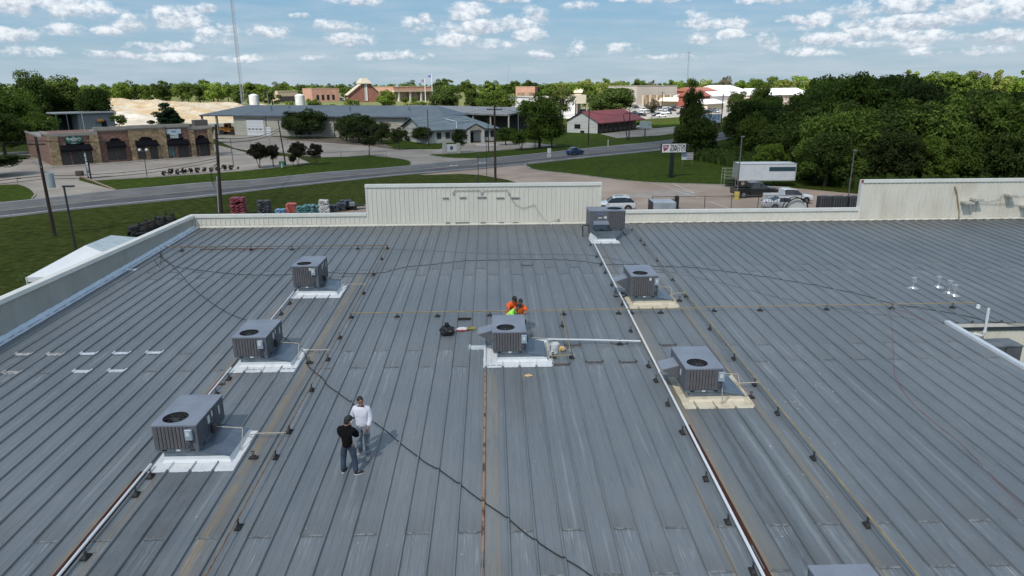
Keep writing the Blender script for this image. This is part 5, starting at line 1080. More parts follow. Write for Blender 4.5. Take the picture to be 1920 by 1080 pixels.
for x0, x1, h in ((-.12, 1.35, 5.35), (.225*W, .275*W, 5.35), (.845*W, .878*W, 5.35), (.975*W, W+.05, 5.35), (.645*W, .69*W, 6.0)): MB().bb(x0, x1, -.28, .36, 0, h).build('stone_pier', STONE, t)
AWN = mat('black_awning', (.008, .008, .011), .95, spec=.1)
def awning(x0, x1, z, y, zb=2.9):
    mb = MB(); s = (x1-x0); mb.add([(x0, y, z), (x1, y, z), (x1+.1, y-1.0, z-.85), (x0-.1, y-1.0, z-.85), (x1+.1, y-1.0, z-1.15), (x0-.1, y-1.0, z-1.15)], [(0, 3, 2, 1), (3, 5, 4, 2)]); mb.bb(x0+s*.2, x1-s*.2, y-.05, y, z, z+.38); mb.bb(x0+s*.3, x1-s*.3, y-.05, y, z+.38, z+.62)
    mb.add([(x0, y, z), (x0-.1, y-1.0, z-.85), (x0-.1, y-1.0, z-1.15), (x0, y, z-1.15), (x1, y, z), (x1+.1, y-1.0, z-.85), (x1+.1, y-1.0, z-1.15), (x1, y, z-1.15)], [(0, 3, 2, 1), (4, 5, 6, 7)]); mb.build('awning', AWN, t)
awning(.055*W, .225*W, 3.7, -.05); awning(.32*W, .43*W, 3.9, .45); awning(.49*W, .625*W, 3.9, -.2); awning(.695*W, .83*W, 3.7, .05); awning(.885*W, .97*W, 3.7, .3)
window(t, .055*W, .10*W, .2, 2.6, -.02); window(t, .10*W+.3, .175*W, .05, 2.6, -.02, mull=1); window(t, .185*W, .225*W, .4, 2.6, -.02, mull=0)
window(t, .32*W, .372*W, .5, 2.8, .48, mull=1); window(t, .378*W, .43*W, .5, 2.8, .48, mull=0)
window(t, .495*W, .545*W, .4, 2.8, -.17, mull=0); window(t, .575*W, .625*W, .05, 2.8, -.17, mull=1)
window(t, .695*W, .735*W, .5, 2.6, .08, gl=GLASST, mull=1); window(t, .76*W, .83*W, .05, 2.6, .08, mull=2)
window(t, .885*W, .90*W, .3, 2.6, .33, mull=0); window(t, .91*W, .945*W, .05, 2.6, .33, mull=1); window(t, .95*W, .972*W, .3, 2.6, .33, mull=0)
for x in (.29, .455, .475, .64, .66, .855, .985): MB().rbox(x*W-.1, x*W+.1, -.48, -.3, 2.6, 2.9, .02).build('wall_lamp', FRAME, t)
mb = MB(); mb.bb(-.6, W+.5, -2.0, 0-.3, .0, .14); mb.build('front_walk', KERB, t)
# green oval sign: the lettering the photo shows
GRS = mat('sign_green', (.012, .075, .05), .5); SGW = mat('sign_white', (.60, .66, .64), .5)
sx, sz = .135*W, 4.55; mb = MB(); n = 28; mb.add([(sx+1.5*math.cos(2*PI*i/n), -.24, sz+.78*math.sin(2*PI*i/n)) for i in range(n)]+[(sx+1.5*math.cos(2*PI*i/n), -.04, sz+.78*math.sin(2*PI*i/n)) for i in range(n)], [tuple(range(n-1, -1, -1))]+[(i, (i+1) % n, n+(i+1) % n, n+i) for i in range(n)])
sg = mb.build('shop_sign', GRS, t); sg['label'] = 'green oval shop sign'
text('sign_text', 'The', .34, SGW, sg, (sx, -.25, sz+.52), (PI/2, 0, 0), .004); text('sign_text', "Butcher's", .60, SGW, sg, (sx, -.25, sz+.24), (PI/2, 0, 0), .004, bold=.01)
mb = MB(); mb.tube([(sx-.45, -.26, sz-.02), (sx, -.26, sz-.32), (sx+.45, -.26, sz-.02), (sx, -.26, sz-.12), (sx-.45, -.26, sz-.02)], .035, 4)
mb.tube([(sx+x, -.26, sz-.55+abs(x)**2*.35) for x in (-.55, -.4, -.2, 0, .2, .4, .55)], .06, 4); mb.bb(sx-.95, sx-.6, -.26, -.25, sz-.18, sz-.12); mb.bb(sx+.6, sx+.95, -.26, -.25, sz-.18, sz-.12); mb.build('sign_emblem', SGW, sg)
sx = .745*W; SB = mat('sign_pale_blue', (.42, .50, .58), .5); mb = MB(); mb.bb(sx-1.35, sx+1.35, -.12, .08, 4.85, 5.75); sg = mb.build('shop_sign', SB, t); sg['label'] = 'pale blue and black shop sign'
mb = MB(); mb.bb(sx-1.3, sx+1.35, -.11, .08, 3.95, 4.85); mb.build('sign_panel', mat('sign_black', (.012, .012, .016), .5), sg); mb = MB(); mb.bb(sx-.75, sx+.75, -.125, -.11, 4.0, 4.85); mb.build('sign_panel', SGW, sg)
SNAVY = mat('sign_navy', (.04, .07, .16), .5)
mb = MB()
for k, (dx, dz) in enumerate(((-.35, .12), (-.05, .1), (.22, .12))): mb.bb(sx+dx, sx+dx+.12, -.13, -.12, 5.10, 5.40+dz*.4); mb.bb(sx+dx-.08, sx+dx+.04, -.13, -.12, 5.30, 5.42)
r_ = random.Random(2)
for row in (4.60, 4.22):
    x = sx-.68
    while x < sx+.62: w_ = r_.uniform(.06, .14); mb.bb(x, x+w_, -.135, -.125, row-.08, row+r_.uniform(.04, .10)); x += w_+.06
mb.build('sign_lettering', SNAVY, sg)
mb = MB(); mb.bb(.92*W, .92*W+2.6, 2.6, 4.6, 4.65, 7.2); mb.build('roof_unit', mat('brown_unit', (.12, .10, .09), .7), t); MB().tube([(6.1, 1.5, 5.9), (6.1, 1.6, 9.6)], .05, 6).build('mast', STEEL, t)
# ---- gravel yard shed behind the mall
A, B = G(163, 246), G(218, 243); A = G(150, 246)
t, W = frame_thing('metal_shed', 'grey corrugated shed with an orange machine, left behind the brick strip', 'shed', A, B); CORR = mat('corrugated_grey', (.20, .22, .24), .5, .3, (.30, .31, .33), nscale=8, lo=.45, hi=.55, stretch=(1, 1, .05), space='obj')
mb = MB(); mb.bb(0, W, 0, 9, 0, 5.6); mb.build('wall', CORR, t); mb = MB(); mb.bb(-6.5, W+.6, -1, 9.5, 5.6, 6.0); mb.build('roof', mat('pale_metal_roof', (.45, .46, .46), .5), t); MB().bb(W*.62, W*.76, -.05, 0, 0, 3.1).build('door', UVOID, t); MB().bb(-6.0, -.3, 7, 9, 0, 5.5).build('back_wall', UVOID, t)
for x in (-6.2, -3.2): MB().bb(x-.1, x+.1, -.8, -.6, 0, 5.6).build('post', GALV, t)
mb = MB(); mb.rbox(W*.5, W*.66, -1.2, -.3, 2.9, 3.6, .1); mb.build('machine', mat('machine_orange', (.55, .22, .04), .6), t)
# ---- long metal building
A, B = G(432, 254), G(716, 262)
BEIGE = mat('beige_metal_siding', (.46, .44, .37), .6, 0, (.42, .40, .34), nscale=.5, fine=.03); GREYR = mat('grey_metal_roof', (.125, .15, .175), .45, .2, (.10, .12, .145), nscale=.3)
A = G(441, 254); B = G(612, 257)
d = (B-A).normalized(); B = A+d*66
t, W = frame_thing('metal_building', 'long beige metal building with a grey roof and white garage door', 'building', A, B); D = 17; H = 5.9; LB = t
mb = MB(); mb.bb(0, W, 0, D, 0, H); mb.build('wall', BEIGE, t)
for i in range(1, 6): MB().bb(i*W/6-.09, i*W/6+.09, -.10, 0, 0, H).build('downspout', FRAME, t)
mb = MB(); x0, x1 = -11, W+.5; mb.add([(x0, -1.0, H-.1), (x1, -1.0, H-.1), (x1-6, D/2, H+2.5), (x0+10, D/2, H+2.5), (x1, D+.8, H-.1), (x0, D+.8, H-.1), (x0, -1.0, H-.45), (x1, -1.0, H-.45), (x1, D+.8, H-.45), (x0, D+.8, H-.45)], [(0,1,2,3),(1,4,2),(2,4,5,3),(3,5,0),(6,7,1,0),(7,8,4,1),(8,9,5,4),(9,6,0,5),(6,9,8,7)]); mb.build('roof', GREYR, t)
for x in (-10.6, -5.5): MB().bb(x-.25, x+.25, -.6, -.1, 0, H-.4).build('post', mat('weathered_post', (.30, .28, .25), .8), t)
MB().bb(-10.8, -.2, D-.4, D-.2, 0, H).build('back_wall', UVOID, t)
gd = MB().bb(4.4, 10.2, -.14, 0, 0, 4.6).build('garage_door', mat('garage_white', (.66, .68, .70), .5), t); MB().bb(4.2, 10.4, -.10, 0, 4.6, 4.8).build('door_frame', FRAME, t)
for i in range(4): MB().bb(4.9+i*1.25, 5.6+i*1.25, -.16, -.14, 1.75, 2.0).build('pane', GLASS, gd)
for k in range(1, 5): MB().bb(4.4, 10.2, -.155, -.14, k*.92-.02, k*.92+.02).build('door_joint', COR, gd)
MB().bb(10.9, 12.4, -.12, 0, 0, 2.6).build('side_door', mat('garage_white', (.66, .68, .70), .5), t)
for x, y in ((10, 4.5), (22, 4.2), (36, 4), (54, 4.5), (15, 6)): MB().cyl((x, y, H+1.0), (x, y, H+2.3), .22, n=8).build('roof_vent', GALV, t)
# loader under the canopy
def loader(loc, r):
    OR = mat('machine_orange', (.55, .22, .04), .6); t = thing('wheel_loader', 'orange wheel loader parked under the open bay of the beige building', 'loader', loc, r)
    mb = MB(); mb.rbox(-1.6, 2.4, -1.0, 1.0, .9, 1.9, .15); mb.rbox(-2.9, -1.2, -.9, .9, .9, 2.2, .2); mb.rbox(-1.2, .4, -.8, .8, 1.9, 3.3, .1); mb.build('body', OR, t); MB().bb(-1.0, .25, -.82, .82, 2.1, 3.0).build('window', GLASS, t)
    mb = MB(); mb.tube([(1.0, -.7, 1.9), (2.6, -.7, 2.1), (3.6, -.7, .9)], .14); mb.tube([(1.0, .7, 1.9), (2.6, .7, 2.1), (3.6, .7, .9)], .14); mb.add([(3.4, -1.3, .2), (4.4, -1.3, .2), (4.2, -1.3, 1.3), (3.5, -1.3, 1.2), (3.4, 1.3, .2), (4.4, 1.3, .2), (4.2, 1.3, 1.3), (3.5, 1.3, 1.2)], [(0,1,2,3),(4,7,6,5),(0,3,7,4),(0,4,5,1)]); mb.build('bucket', OR, t)
    for x in (-1.9, 1.4):
        for y in (-1, 1): MB().cyl((x, y*.75, .75), (x, y*1.15, .75), .75, n=16).build('wheel', RUB, t)
loader(LB.matrix_basis@Vector((-4.5, 3.4, 0)), LB.rotation_euler.z+.2)
p = G(440, 252); 
for k, (u, v, c) in enumerate(((436,250,(.30,.20,.12)),(445,251,(.24,.15,.09)),(430,246,(.08,.07,.06)),(450,248,(.35,.26,.16)))):
    p = G(u, v); mb = MB()
    for i in range(3): mb.bb(-1.1, 1.1, -.9, .9, i*.5+.12, i*.5+.46)
    for i in range(4): mb.bb(-1+i*.6, -.9+i*.6, -.9, .9, 0, .12)
    tag(mb.build('pallet_stack', mat('old_wood_%d' % k, c, .9, 0, tuple(x*.6 for x in c), nscale=3), None, (p.x, p.y, 0)), ('brown pallet stack beside the garage door', 'dark brown pallet stack right of the others by the garage', 'nearly black crate stack in the gravel yard', 'tan pallet stack next to the beige wall')[k], 'pallets')
# silos
for u, lab in ((480, 'left tall white silo behind the long grey roof'), (565.5, 'right tall white silo behind the long grey roof')):
    p = G(u, 222); hT = hgt(u, 176, p); t = thing('silo', lab, 'silo', (p.x, p.y, 0), 0, 'white silos'); SIL = mat('silo_white', (.55, .56, .55), .6, 0, (.44, .45, .45), nscale=.5)
    MB().cyl((0, 0, 0), (0, 0, hT-.6), 2.1, n=20).build('silo_body', SIL, t, smooth=False); MB().cyl((0, 0, hT-.6), (0, 0, hT), 2.1, .5, 20).build('silo_cap', SIL, t)
    mb = MB(); mb.tube([(-2.35, -.3, 0), (-2.35, -.3, hT-.4)], .06); mb.tube([(-2.35, .3, 0), (-2.35, .3, hT-.4)], .06)
    for i in range(int(hT)): mb.bb(-2.9, -2.2, -.35, .35, i*1.0, i*1.0+.06)
    mb.build('ladder', FRAME, t)
# open shed
A, B = G(721, 236), G(905, 246); d = (B-A).normalized(); B = A+d*60
t, W = frame_thing('open_shed', 'long open fronted storage shed with a pale metal roof', 'shed', A, B); TINR = mat('tin_roof', (.27, .27, .27), .55, .2, (.20, .205, .21), nscale=.5)
mb = MB(); mb.add([(-.8, -.8, 5.4), (W, -.8, 5.4), (W, 13, 6.9), (-.8, 13, 6.9), (-.8, -.8, 4.9), (W, -.8, 4.9), (W, 13, 6.6), (-.8, 13, 6.6)], [(0,1,2,3),(4,5,1,0),(5,6,2,1),(7,6,5,4),(3,2,6,7),(0,3,7,4)]); mb.build('roof', TINR, t)
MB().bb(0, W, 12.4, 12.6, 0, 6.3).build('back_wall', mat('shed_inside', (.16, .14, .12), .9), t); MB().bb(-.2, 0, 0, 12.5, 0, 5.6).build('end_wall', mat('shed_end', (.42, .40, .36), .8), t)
for i in range(9): MB().bb(i*W/8-.2, i*W/8+.2, -.3, 0, 0, 5.0).build('post', mat('shed_end', (.42, .40, .36), .8), t)
for i, x in enumerate((7.5, 9.3, 11.4)):
    q = t.matrix_basis@Vector((x, 1.5, 0)); tt = thing('liquid_tote', ('left', 'middle', 'right')[i]+' white liquid tote standing in the open shed', 'tote', q, t.rotation_euler.z, 'white totes in the open shed'); MB().rbox(-.7, .7, -.6, .6, .15, 1.9, .1).build('tank', SIL, tt); mb = MB(); mb.bb(-.75, .75, -.65, .65, 0, .14); mb.build('pallet', FRAME, tt)
# ---- white office house with grey metal roof
A, B = G(745, 262), G(935, 272); t, W = None, None
C0 = G(797, 270); C1 = G(930, 263.5); d = (C1-C0).normalized(); 
WST = mat('white_stucco', (.52, .52, .49), .8, 0, (.45, .44, .41), nscale=.6); HR = mat('blue_grey_metal_roof', (.17, .21, .23), .45, .25, (.145, .18, .20), nscale=.4)
t, W = frame_thing('office_house', 'white one storey office with a blue grey metal roof and porch', 'building', C0, C1); D = 15; H = 3.4; OF = t
mb = MB(); mb.bb(0, W, 0, D, 0, H); mb.bb(-.01, .01, 0, D, 0, H); mb.add([(0, 0, H), (0, D, H), (0, D/2, H+2.5), (.1, 0, H), (.1, D, H), (.1, D/2, H+2.5)], [(0, 1, 2), (3, 5, 4), (0, 2, 5, 3), (2, 1, 4, 5)]); mb.build('wall', WST, t)
mb = MB(); x0, x1 = -.7, W+.7; mb.add([(x0, -.7, H-.15), (x1, -.7, H-.15), (x1-6, D/2, H+2.75), (x0, D/2, H+2.75), (x1, D+.7, H-.15), (x0, D+.7, H-.15), (x0, -.7, H-.35), (x1, -.7, H-.35), (x1, D+.7, H-.35), (x0, D+.7, H-.35), (x0, D/2, H+2.5)], [(0,1,2,3),(1,4,2),(2,4,5,3),(6,7,1,0),(7,8,4,1),(6,0,3,10),(10,3,5,9)]); mb.build('roof', HR, t)
px0, px1 = W*.50, W*.74; xm = (px0+px1)/2; mb = MB(); mb.add([(px0-.5, -3.6, H-.1), (xm, -3.6, H+1.3), (px1+.5, -3.6, H-.1), (px1+.5, 1, H-.1), (xm, 5.0, H+1.3), (px0-.5, 1, H-.1)], [(0, 1, 4, 5), (1, 2, 3, 4)]); mb.build('porch_roof', HR, t)
mb = MB(); mb.add([(px0, -3.4, H-.35), (px1, -3.4, H-.35), (xm, -3.4, H+1.1), (px0, -3.2, H-.35), (px1, -3.2, H-.35), (xm, -3.2, H+1.1)], [(0, 1, 2), (3, 5, 4), (0, 3, 4, 1)]); mb.build('gable', COR, t)
for x in (px0+.1, px1-.7): MB().bb(x, x+.7, -3.5, -2.8, 0, H-.3).build('porch_column', WST, t)
for x in (.16, .28): window(t, W*x, W*x+1.2, 1.1, 2.6, -.02, FRAME, GLASS, 1)
for x in (.83, .92): window(t, W*x, W*x+1.3, 1.0, 2.6, -.02, FRAME, GLASS, 1)
window(t, xm-1.0, xm+1.0, 0.05, 2.5, -.02, FRAME, GLASS, 1)
mb = MB(); V_ = HR; mb.tube([(W*.42, -.6, H-.02), (W*.42+2.0, 3.4, H+1.5), (W*.70, 3.6, H+1.55)], .16, 4); mb.tube([(W*.42+2.0, 3.4, H+1.5), (W*.40, 5.4, H+2.2)], .16, 4); mb.build('roof_valley', mat('bright_valley', (.50, .55, .58), .35, .3), t)
# entrance monument
p = G(848, 288); t = thing('entrance_sign', 'low white stone entrance sign between two pillars by the driveway', 'sign', (p.x-2.0, p.y, 0), .25)
for x in (0, 3.0): MB().rbox(x, x+.75, -.35, .35, 0, 2.1, .04).build('pillar', mat('pale_stone', (.48, .46, .42), .85, 0, (.36, .34, .31), nscale=2), t)
MB().bb(.75, 3.0, -.1, .1, .5, 1.9).build('sign_panel', WFRAME, t); MB().bb(1.6, 2.2, -.12, -.1, .8, 1.5).build('sign_print', SNAVY, t)
# small white booth building
A, B = G(938, 234), G(963, 236); t, W = frame_thing('small_white_house', 'small white house with a stepped parapet behind the office', 'house', A, B); mb = MB(); mb.bb(0, W, 0, 7, 0, 3.6); mb.bb(W*.25, W*.65, 0, .4, 3.6, 5.0); mb.build('wall', WST, t); mb = MB(); mb.bb(-.3, W+.3, -.4, 7.3, 3.6, 3.8); mb.build('roof', HR, t); window(t, W*.55, W*.85, 1.2, 2.6, -.02)
# ---- white roofed warehouse + big white store
def simple(name, lab, cat, pa, pb, D, H, m, parapet=None, roofm=None, deltas=()):
    A, B = G(*pa), G(*pb); t, W = frame_thing(name, lab, cat, A, B); mb = MB(); mb.bb(0, W, 0, D, 0, H); mb.build('wall', m, t); mb = MB(); mb.bb(-.2, W+.2, -.2, D+.2, H, H+.3); mb.build('roof', roofm or COR, t); return t, W
WMET = mat('white_metal_siding', (.66, .66, .67), .5, 0, (.60, .60, .61), nscale=.2)
t, W = simple('white_warehouse', 'large white warehouse with a beige entrance canopy beyond the motel', 'building', (1012, 223), (1078, 221.5), 40, 8.4, WMET)
mb = MB(); mb.bb(W, W+4.6, -1, 7, 6.0, 9.6); mb.build('canopy', mat('beige_canopy', (.50, .45, .36), .7), t)
for x in (W+.3, W+5.0): MB().bb(x, x+.35, -.9, -.5, 0, 6.2).build('canopy_post', COR, t)
MB().bb(W+.1, W+5.4, 6.0, 6.8, 0, 6.2).build('entrance_wall', mat('grey_wall', (.25, .24, .23), .8), t); MB().bb(W+5.6, W+9.0, 5, 7, 0, 3.4).build('blue_door', mat('blue_paint', (.02, .07, .16), .6), t)
t, W = simple('shopping_center', 'beige flat roofed shopping center behind the crowded car park', 'building', (1193, 197), (1268, 195), 30, 12.5, mat('beige_plaza', (.38, .34, .30), .85, 0, (.33, .30, .26), nscale=.1), roofm=COR)
mb = MB(); mb.bb(W*.12, W*.88, -.4, -.05, 0, 6.5); mb.build('store_front', mat('brown_front', (.20, .14, .09), .8, 0, (.36, .28, .18), nscale=.25, lo=.45, hi=.55), t)
for i in range(5): MB().bb(W*(.12+i*.17), W*(.12+i*.17)+1.1, -1.6, -.5, 0, 6.6).build('pier', mat('plaza_pier', (.42, .36, .29), .8), t)
t, W = simple('yellow_awning_store', 'low store with a long cream canopy right of the beige shopping center', 'building', (1242, 199), (1290, 200), 18, 5.2, mat('cream_store', (.50, .42, .30), .8), roofm=mat('cream_roof', (.62, .55, .40), .8))
mb = MB(); mb.add([(-1, -4, 3.2), (W+1, -4, 3.2), (W+1, 0, 5.3), (-1, 0, 5.3)], [(0, 1, 2, 3)]); mb.build('canopy', mat('cream_roof', (.62, .55, .40), .8), t)
# sunlit barns on the right
RBARN = mat('red_barn', (.26, .06, .045), .8, 0, (.20, .05, .04), nscale=.3); WROOF = mat('white_roof', (.72, .72, .74), .5)
def barn(name, lab, pa, pb, D, H, rise, wm_, rm, cat='building', ov=.8):
    A, B = G(*pa), G(*pb); t, W = frame_thing(name, lab, cat, A, B); mb = MB(); mb.bb(0, W, 0, D, 0, H); mb.add([(0, 0, H), (0, D, H), (0, D/2, H+rise), (W, 0, H), (W, D, H), (W, D/2, H+rise)], [(0, 2, 1), (3, 4, 5)]); mb.build('wall', wm_, t)
    mb = MB(); mb.add([(-ov, -ov, H-.1), (W+ov, -ov, H-.1), (W+ov, D/2, H+rise+.1), (-ov, D/2, H+rise+.1), (W+ov, D+ov, H-.1), (-ov, D+ov, H-.1), (-ov, -ov, H-.4), (W+ov, -ov, H-.4), (W+ov, D+ov, H-.4), (-ov, D+ov, H-.4)], [(0,1,2,3),(3,2,4,5),(6,7,1,0),(8,9,5,4),(6,0,3),(3,5,9),(6,3,9),(7,2,1),(2,8,4),(7,8,2)]); mb.build('roof', rm, t); return t, W
barn('red_barn_store', 'dark red sunlit barn store with a gable facing the car park', (1309, 203), (1330, 202), 14, 7, 3.5, RBARN, mat('red_roof_far', (.22, .07, .05), .6))
barn('white_roof_hall', 'long white roofed hall behind the red barn', (1312, 198), (1382, 195), 20, 6.0, 2.6, WMET, WROOF)
barn('white_roof_hall', 'white canopy building with posts in front of the long hall', (1326, 207), (1356, 205), 12, 3.6, 2.0, mat('cream_store', (.50, .42, .30), .8), WROOF)
barn('white_roof_hall', 'tall sunlit white gabled hall behind the woods edge', (1365, 190), (1402, 189), 40, 8, 4.5, WMET, WROOF)
barn('market_hall', 'far pink walled hall with a long white roof, seen past the woods', (1425, 197), (1520, 194), 26, 6.5, 4, mat('pink_wall', (.45, .25, .22), .8, 0, (.62, .58, .54), nscale=.35, lo=.45, hi=.55), WROOF)
barn('red_roof_shop', 'brown red roofed row behind the white hall', (1300, 191), (1362, 189), 20, 8.5, 2.5, RBARN, mat('rust_roof', (.28, .11, .07), .6))
# church
A, B = G(660, 192), G(709, 191); t, W = frame_thing('brick_church', 'red brick church with a pointed roof and small tower cap, far away', 'church', A, B)
CB = mat('church_brick', (.26, .11, .085), .9, 0, (.20, .085, .068), nscale=.3)
mb = MB(); F_ = [(-3, 0), (W+1, 0), (W+1, 7), (W*.72, 15), (W*.40, 15), (-3, 6)]; mb.add([(x, 0, z) for x, z in F_]+[(x, 5, z) for x, z in F_], [(0,1,2,3,4,5),(6,11,10,9,8,7)]+[(i, 6+i, 6+(i+1) % 6, (i+1) % 6) for i in range(6)]); mb.build('wall', CB, t)
mb = MB(); T_ = [(-4.4, 5.3), (W*.40, 15.2), (W*.72, 15.2), (W+2.4, 6.4)]; mb.add([(x, -.9, z) for x, z in T_]+[(x, -.9, z+.7) for x, z in T_]+[(x, 5.5, z+.7) for x, z in T_], [(i, i+1, 5+i, 4+i) for i in range(3)]+[(4+i, 5+i, 9+i, 8+i) for i in range(3)]); mb.build('roof', mat('tan_shingle', (.36, .32, .26), .8), t)
mb = MB(); mb.add([(W*.34, -1.5, 15.6), (W*.78, -1.5, 15.6), (W*.78, 9, 15.6), (W*.34, 9, 15.6), (W*.46, 2, 20), (W*.66, 2, 20), (W*.66, 6, 20), (W*.46, 6, 20)], [(0,1,5,4),(1,2,6,5),(2,3,7,6),(3,0,4,7),(4,5,6,7)]); mb.build('tower_cap', mat('tan_shingle', (.36, .32, .26), .8), t)
mb = MB(); mb.bb(W*.50, W*.56, -.3, 0, 1, 15); mb.build('window', mat('church_window', (.35, .38, .40), .4), t); mb = MB(); mb.bb(W*.56, W*.60, -.35, 0, 1, 15); mb.build('stone_rib', WFRAME, t)
# long low civic building with flags
t, W = simple('civic_building', 'long low pink brick civic building behind the flagpoles', 'building', (739, 190), (812, 188), 30, 12.5, PINKB, roofm=mat('pink_parapet', (.52, .34, .25), .8))
MB().bb(1, W-4, -.3, 0, 0, 7).build('glazing', mat('brown_glazing', (.12, .08, .06), .4, 0, (.30, .22, .15), nscale=.15), t)
for i in range(4): MB().bb(3+i*W*.28, 4.6+i*W*.28, -3, -1.4, 0, 8.5).build('column', WST, t)
MB().bb(-2, W, -3.4, 0, 8.2, 9.6).build('fascia', mat('tan_fascia', (.46, .38, .28), .8), t)
t, W = simple('pink_building', 'pink brick flat roofed building with parked cars left of the church', 'building', (586, 191), (637, 190), 22, 11.5, PINKB, roofm=mat('pink_parapet', (.52, .34, .25), .8)); 
for i in range(4): window(t, 4+i*5, 6.5+i*5, 1.5, 6, -.05)
t, W = simple('tan_school', 'low tan building with a dark arcade between the silos', 'building', (522, 193), (560, 192), 14, 9.5, mat('tan_wall', (.48, .38, .27), .8), roofm=mat('tan_parapet', (.60, .52, .38), .8)); MB().bb(1.5, W-1, -.4, 0, 1, 5.4).build('arcade', mat('dark_arcade', (.05, .04, .04), .8), t)
t, W = simple('pink_shop', 'pink flat roofed shop peeking over the tall tree', 'building', (967, 190), (1003, 190), 14, 12, PINKB, roofm=mat('pink_parapet', (.52, .34, .25), .8)); MB().bb(1, W-1, -.3, 0, 0, 7.5).build('glazing', mat('brown_glazing', (.12, .08, .06), .4), t)
barn('distant_house', 'far pale house with a cream gable above the white warehouse', (1077, 190), (1090, 190), 12, 7.5, 3, mat('cream_store', (.50, .42, .30), .8), mat('cream_roof', (.62, .55, .40), .8), 'house')
for i, (u, v, w_, h_) in enumerate(((548,171,12,3),(608,168,14,3),(628,166,10,3),(690,163,10,3),(1300,176,18,4),(1470,166,16,4),(1872,160,34,7))):
    A = G(u, v+4); B = G(u+w_, v+4); tt, W = frame_thing('distant_roof', ('tiny grey roof among far trees left of the silo', 'tiny pale roof among the far trees above the pink building', 'small dark roof among the far trees left of the church', 'pale roof right behind the church', 'tan roof left of the tall dark tree', 'pale roof far behind the woods', 'long teal roof at the far right above the woods')[i], 'house', A, B)
    k = (A-CAM).length/FPX; MB().bb(0, W, 0, W*.5, 0, h_*k*.9).build('wall', WST, tt); mb = MB(); mb.add([(-1, -1, h_*k*.8), (W+1, -1, h_*k*.8), (W, W*.25, h_*k*1.5), (0, W*.25, h_*k*1.5)], [(0, 1, 2, 3)]); mb.build('roof', mat('teal_roof', (.10, .22, .22), .5) if i == 6 else TINR, tt)
# ---- motel with red roof
A, B = G(1120, 250.5), G(1203, 241.0)
t, W = frame_thing('motel', 'long low building with a red metal roof and white gable end', 'building', A, B); D = 10.5; H = 3.3; REDR = mat('red_metal_roof', (.30, .05, .045), .5, 0, (.25, .045, .04), nscale=.4, fine=.05)
mb = MB(); mb.bb(0, W, 2.2, D, 0, H); mb.build('wall', mat('motel_stone', (.26, .21, .18), .85, 0, (.17, .135, .12), nscale=1.6), t)
mb = MB(); mb.add([(-.02, 0, 0), (-.02, D, 0), (-.02, D, H), (-.02, D/2, H+2.7), (-.02, 0, H), (.2, 0, 0), (.2, D, 0), (.2, D, H), (.2, D/2, H+2.7), (.2, 0, H)], [(0, 4, 3, 2, 1), (5, 6, 7, 8, 9), (0, 5, 9, 4)]); mb.build('gable_wall', mat('white_clapboard', (.58, .58, .55), .7, 0, (.50, .50, .48), nscale=1, stretch=(.1, .1, 8)), t)
mb = MB(); mb.add([(-.6, -.9, H-.3), (W+.6, -.9, H-.3), (W-3, D/2, H+2.9), (-.6, D/2, H+2.9), (W+.6, D+.6, H-.1), (-.6, D+.6, H-.1), (-.6, -.9, H-.55), (W+.6, -.9, H-.55)], [(0,1,2,3),(1,4,2),(2,4,5,3),(6,7,1,0)]); mb.build('roof', REDR, t)
mb = MB(); mb.bb(-.06, -.02, D*.55, D*.75, 1.2, 2.5); mb.build('window', GLASS, t); mb = MB(); mb.bb(-.06, -.02, D*.42, D*.55, 0, .7); mb.build('vent', UVOID, t)
for i in range(9): MB().bb(2+i*W/9.5, 2.25+i*W/9.5, -.5, -.3, 0, H-.5).build('porch_post', mat('porch_brown', (.11, .07, .055), .8), t)
for i in range(8): (MB().bb(3.4+i*W/9.2, 4.4+i*W/9.2, 2.12, 2.2, 0, 2.2).build('door', mat('motel_door', (.06, .035, .03), .7), t))
for i in range(7): window(t, 5.0+i*W/9.2, 6.2+i*W/9.2, .9, 2.1, 2.18)
# motel sign
p = G(1209, 256); hT = hgt(1209, 227, p); t = thing('roadside_sign', 'pale green and white board on a dark pole in front of the motel car park', 'sign', (p.x, p.y, 0)); MB().cyl((0, 0, 0), (0, 0, hT-1.6), .16, n=8).build('pole', FRAME, t); MB().bb(-1.6, 1.6, -.15, .15, hT-2.0, hT).build('board', mat('pale_board', (.50, .54, .52), .6, 0, (.34, .42, .40), nscale=1.2, lo=.45, hi=.6), t)
# billboard
A = G(1313, 238); A = G(1320, 239); t = thing('billboard', 'white billboard with blue lettering between the dark trees', 'billboard', (A.x-1.5, A.y, 0), -.05); k = (A-CAM).length/FPX; w = 36*k; z1 = hgt(1320, 213.5, A); z0 = hgt(1320, 230, A)
MB().bb(0, w, -.2, .2, z0, z1).build('board', mat('billboard_white', (.58, .62, .66), .6), t); 
for x in (.3, w-.3): MB().bb(x-.25, x+.25, .25, .7, 0, z1).build('post', FRAME, t)
text('billboard_text', 'FUNKE', 2.1, mat('billboard_blue', (.03, .17, .32), .6), t, (w*.56, -.22, (z0+z1)/2+.25), (PI/2, 0, 0), .01, .8, .03); mb = MB(); mb.bb(w*.38, w*.75, -.23, -.2, (z0+z1)/2-1.0, (z0+z1)/2-.85); mb.build('underline', mat('billboard_blue', (.03, .17, .32), .6), t)
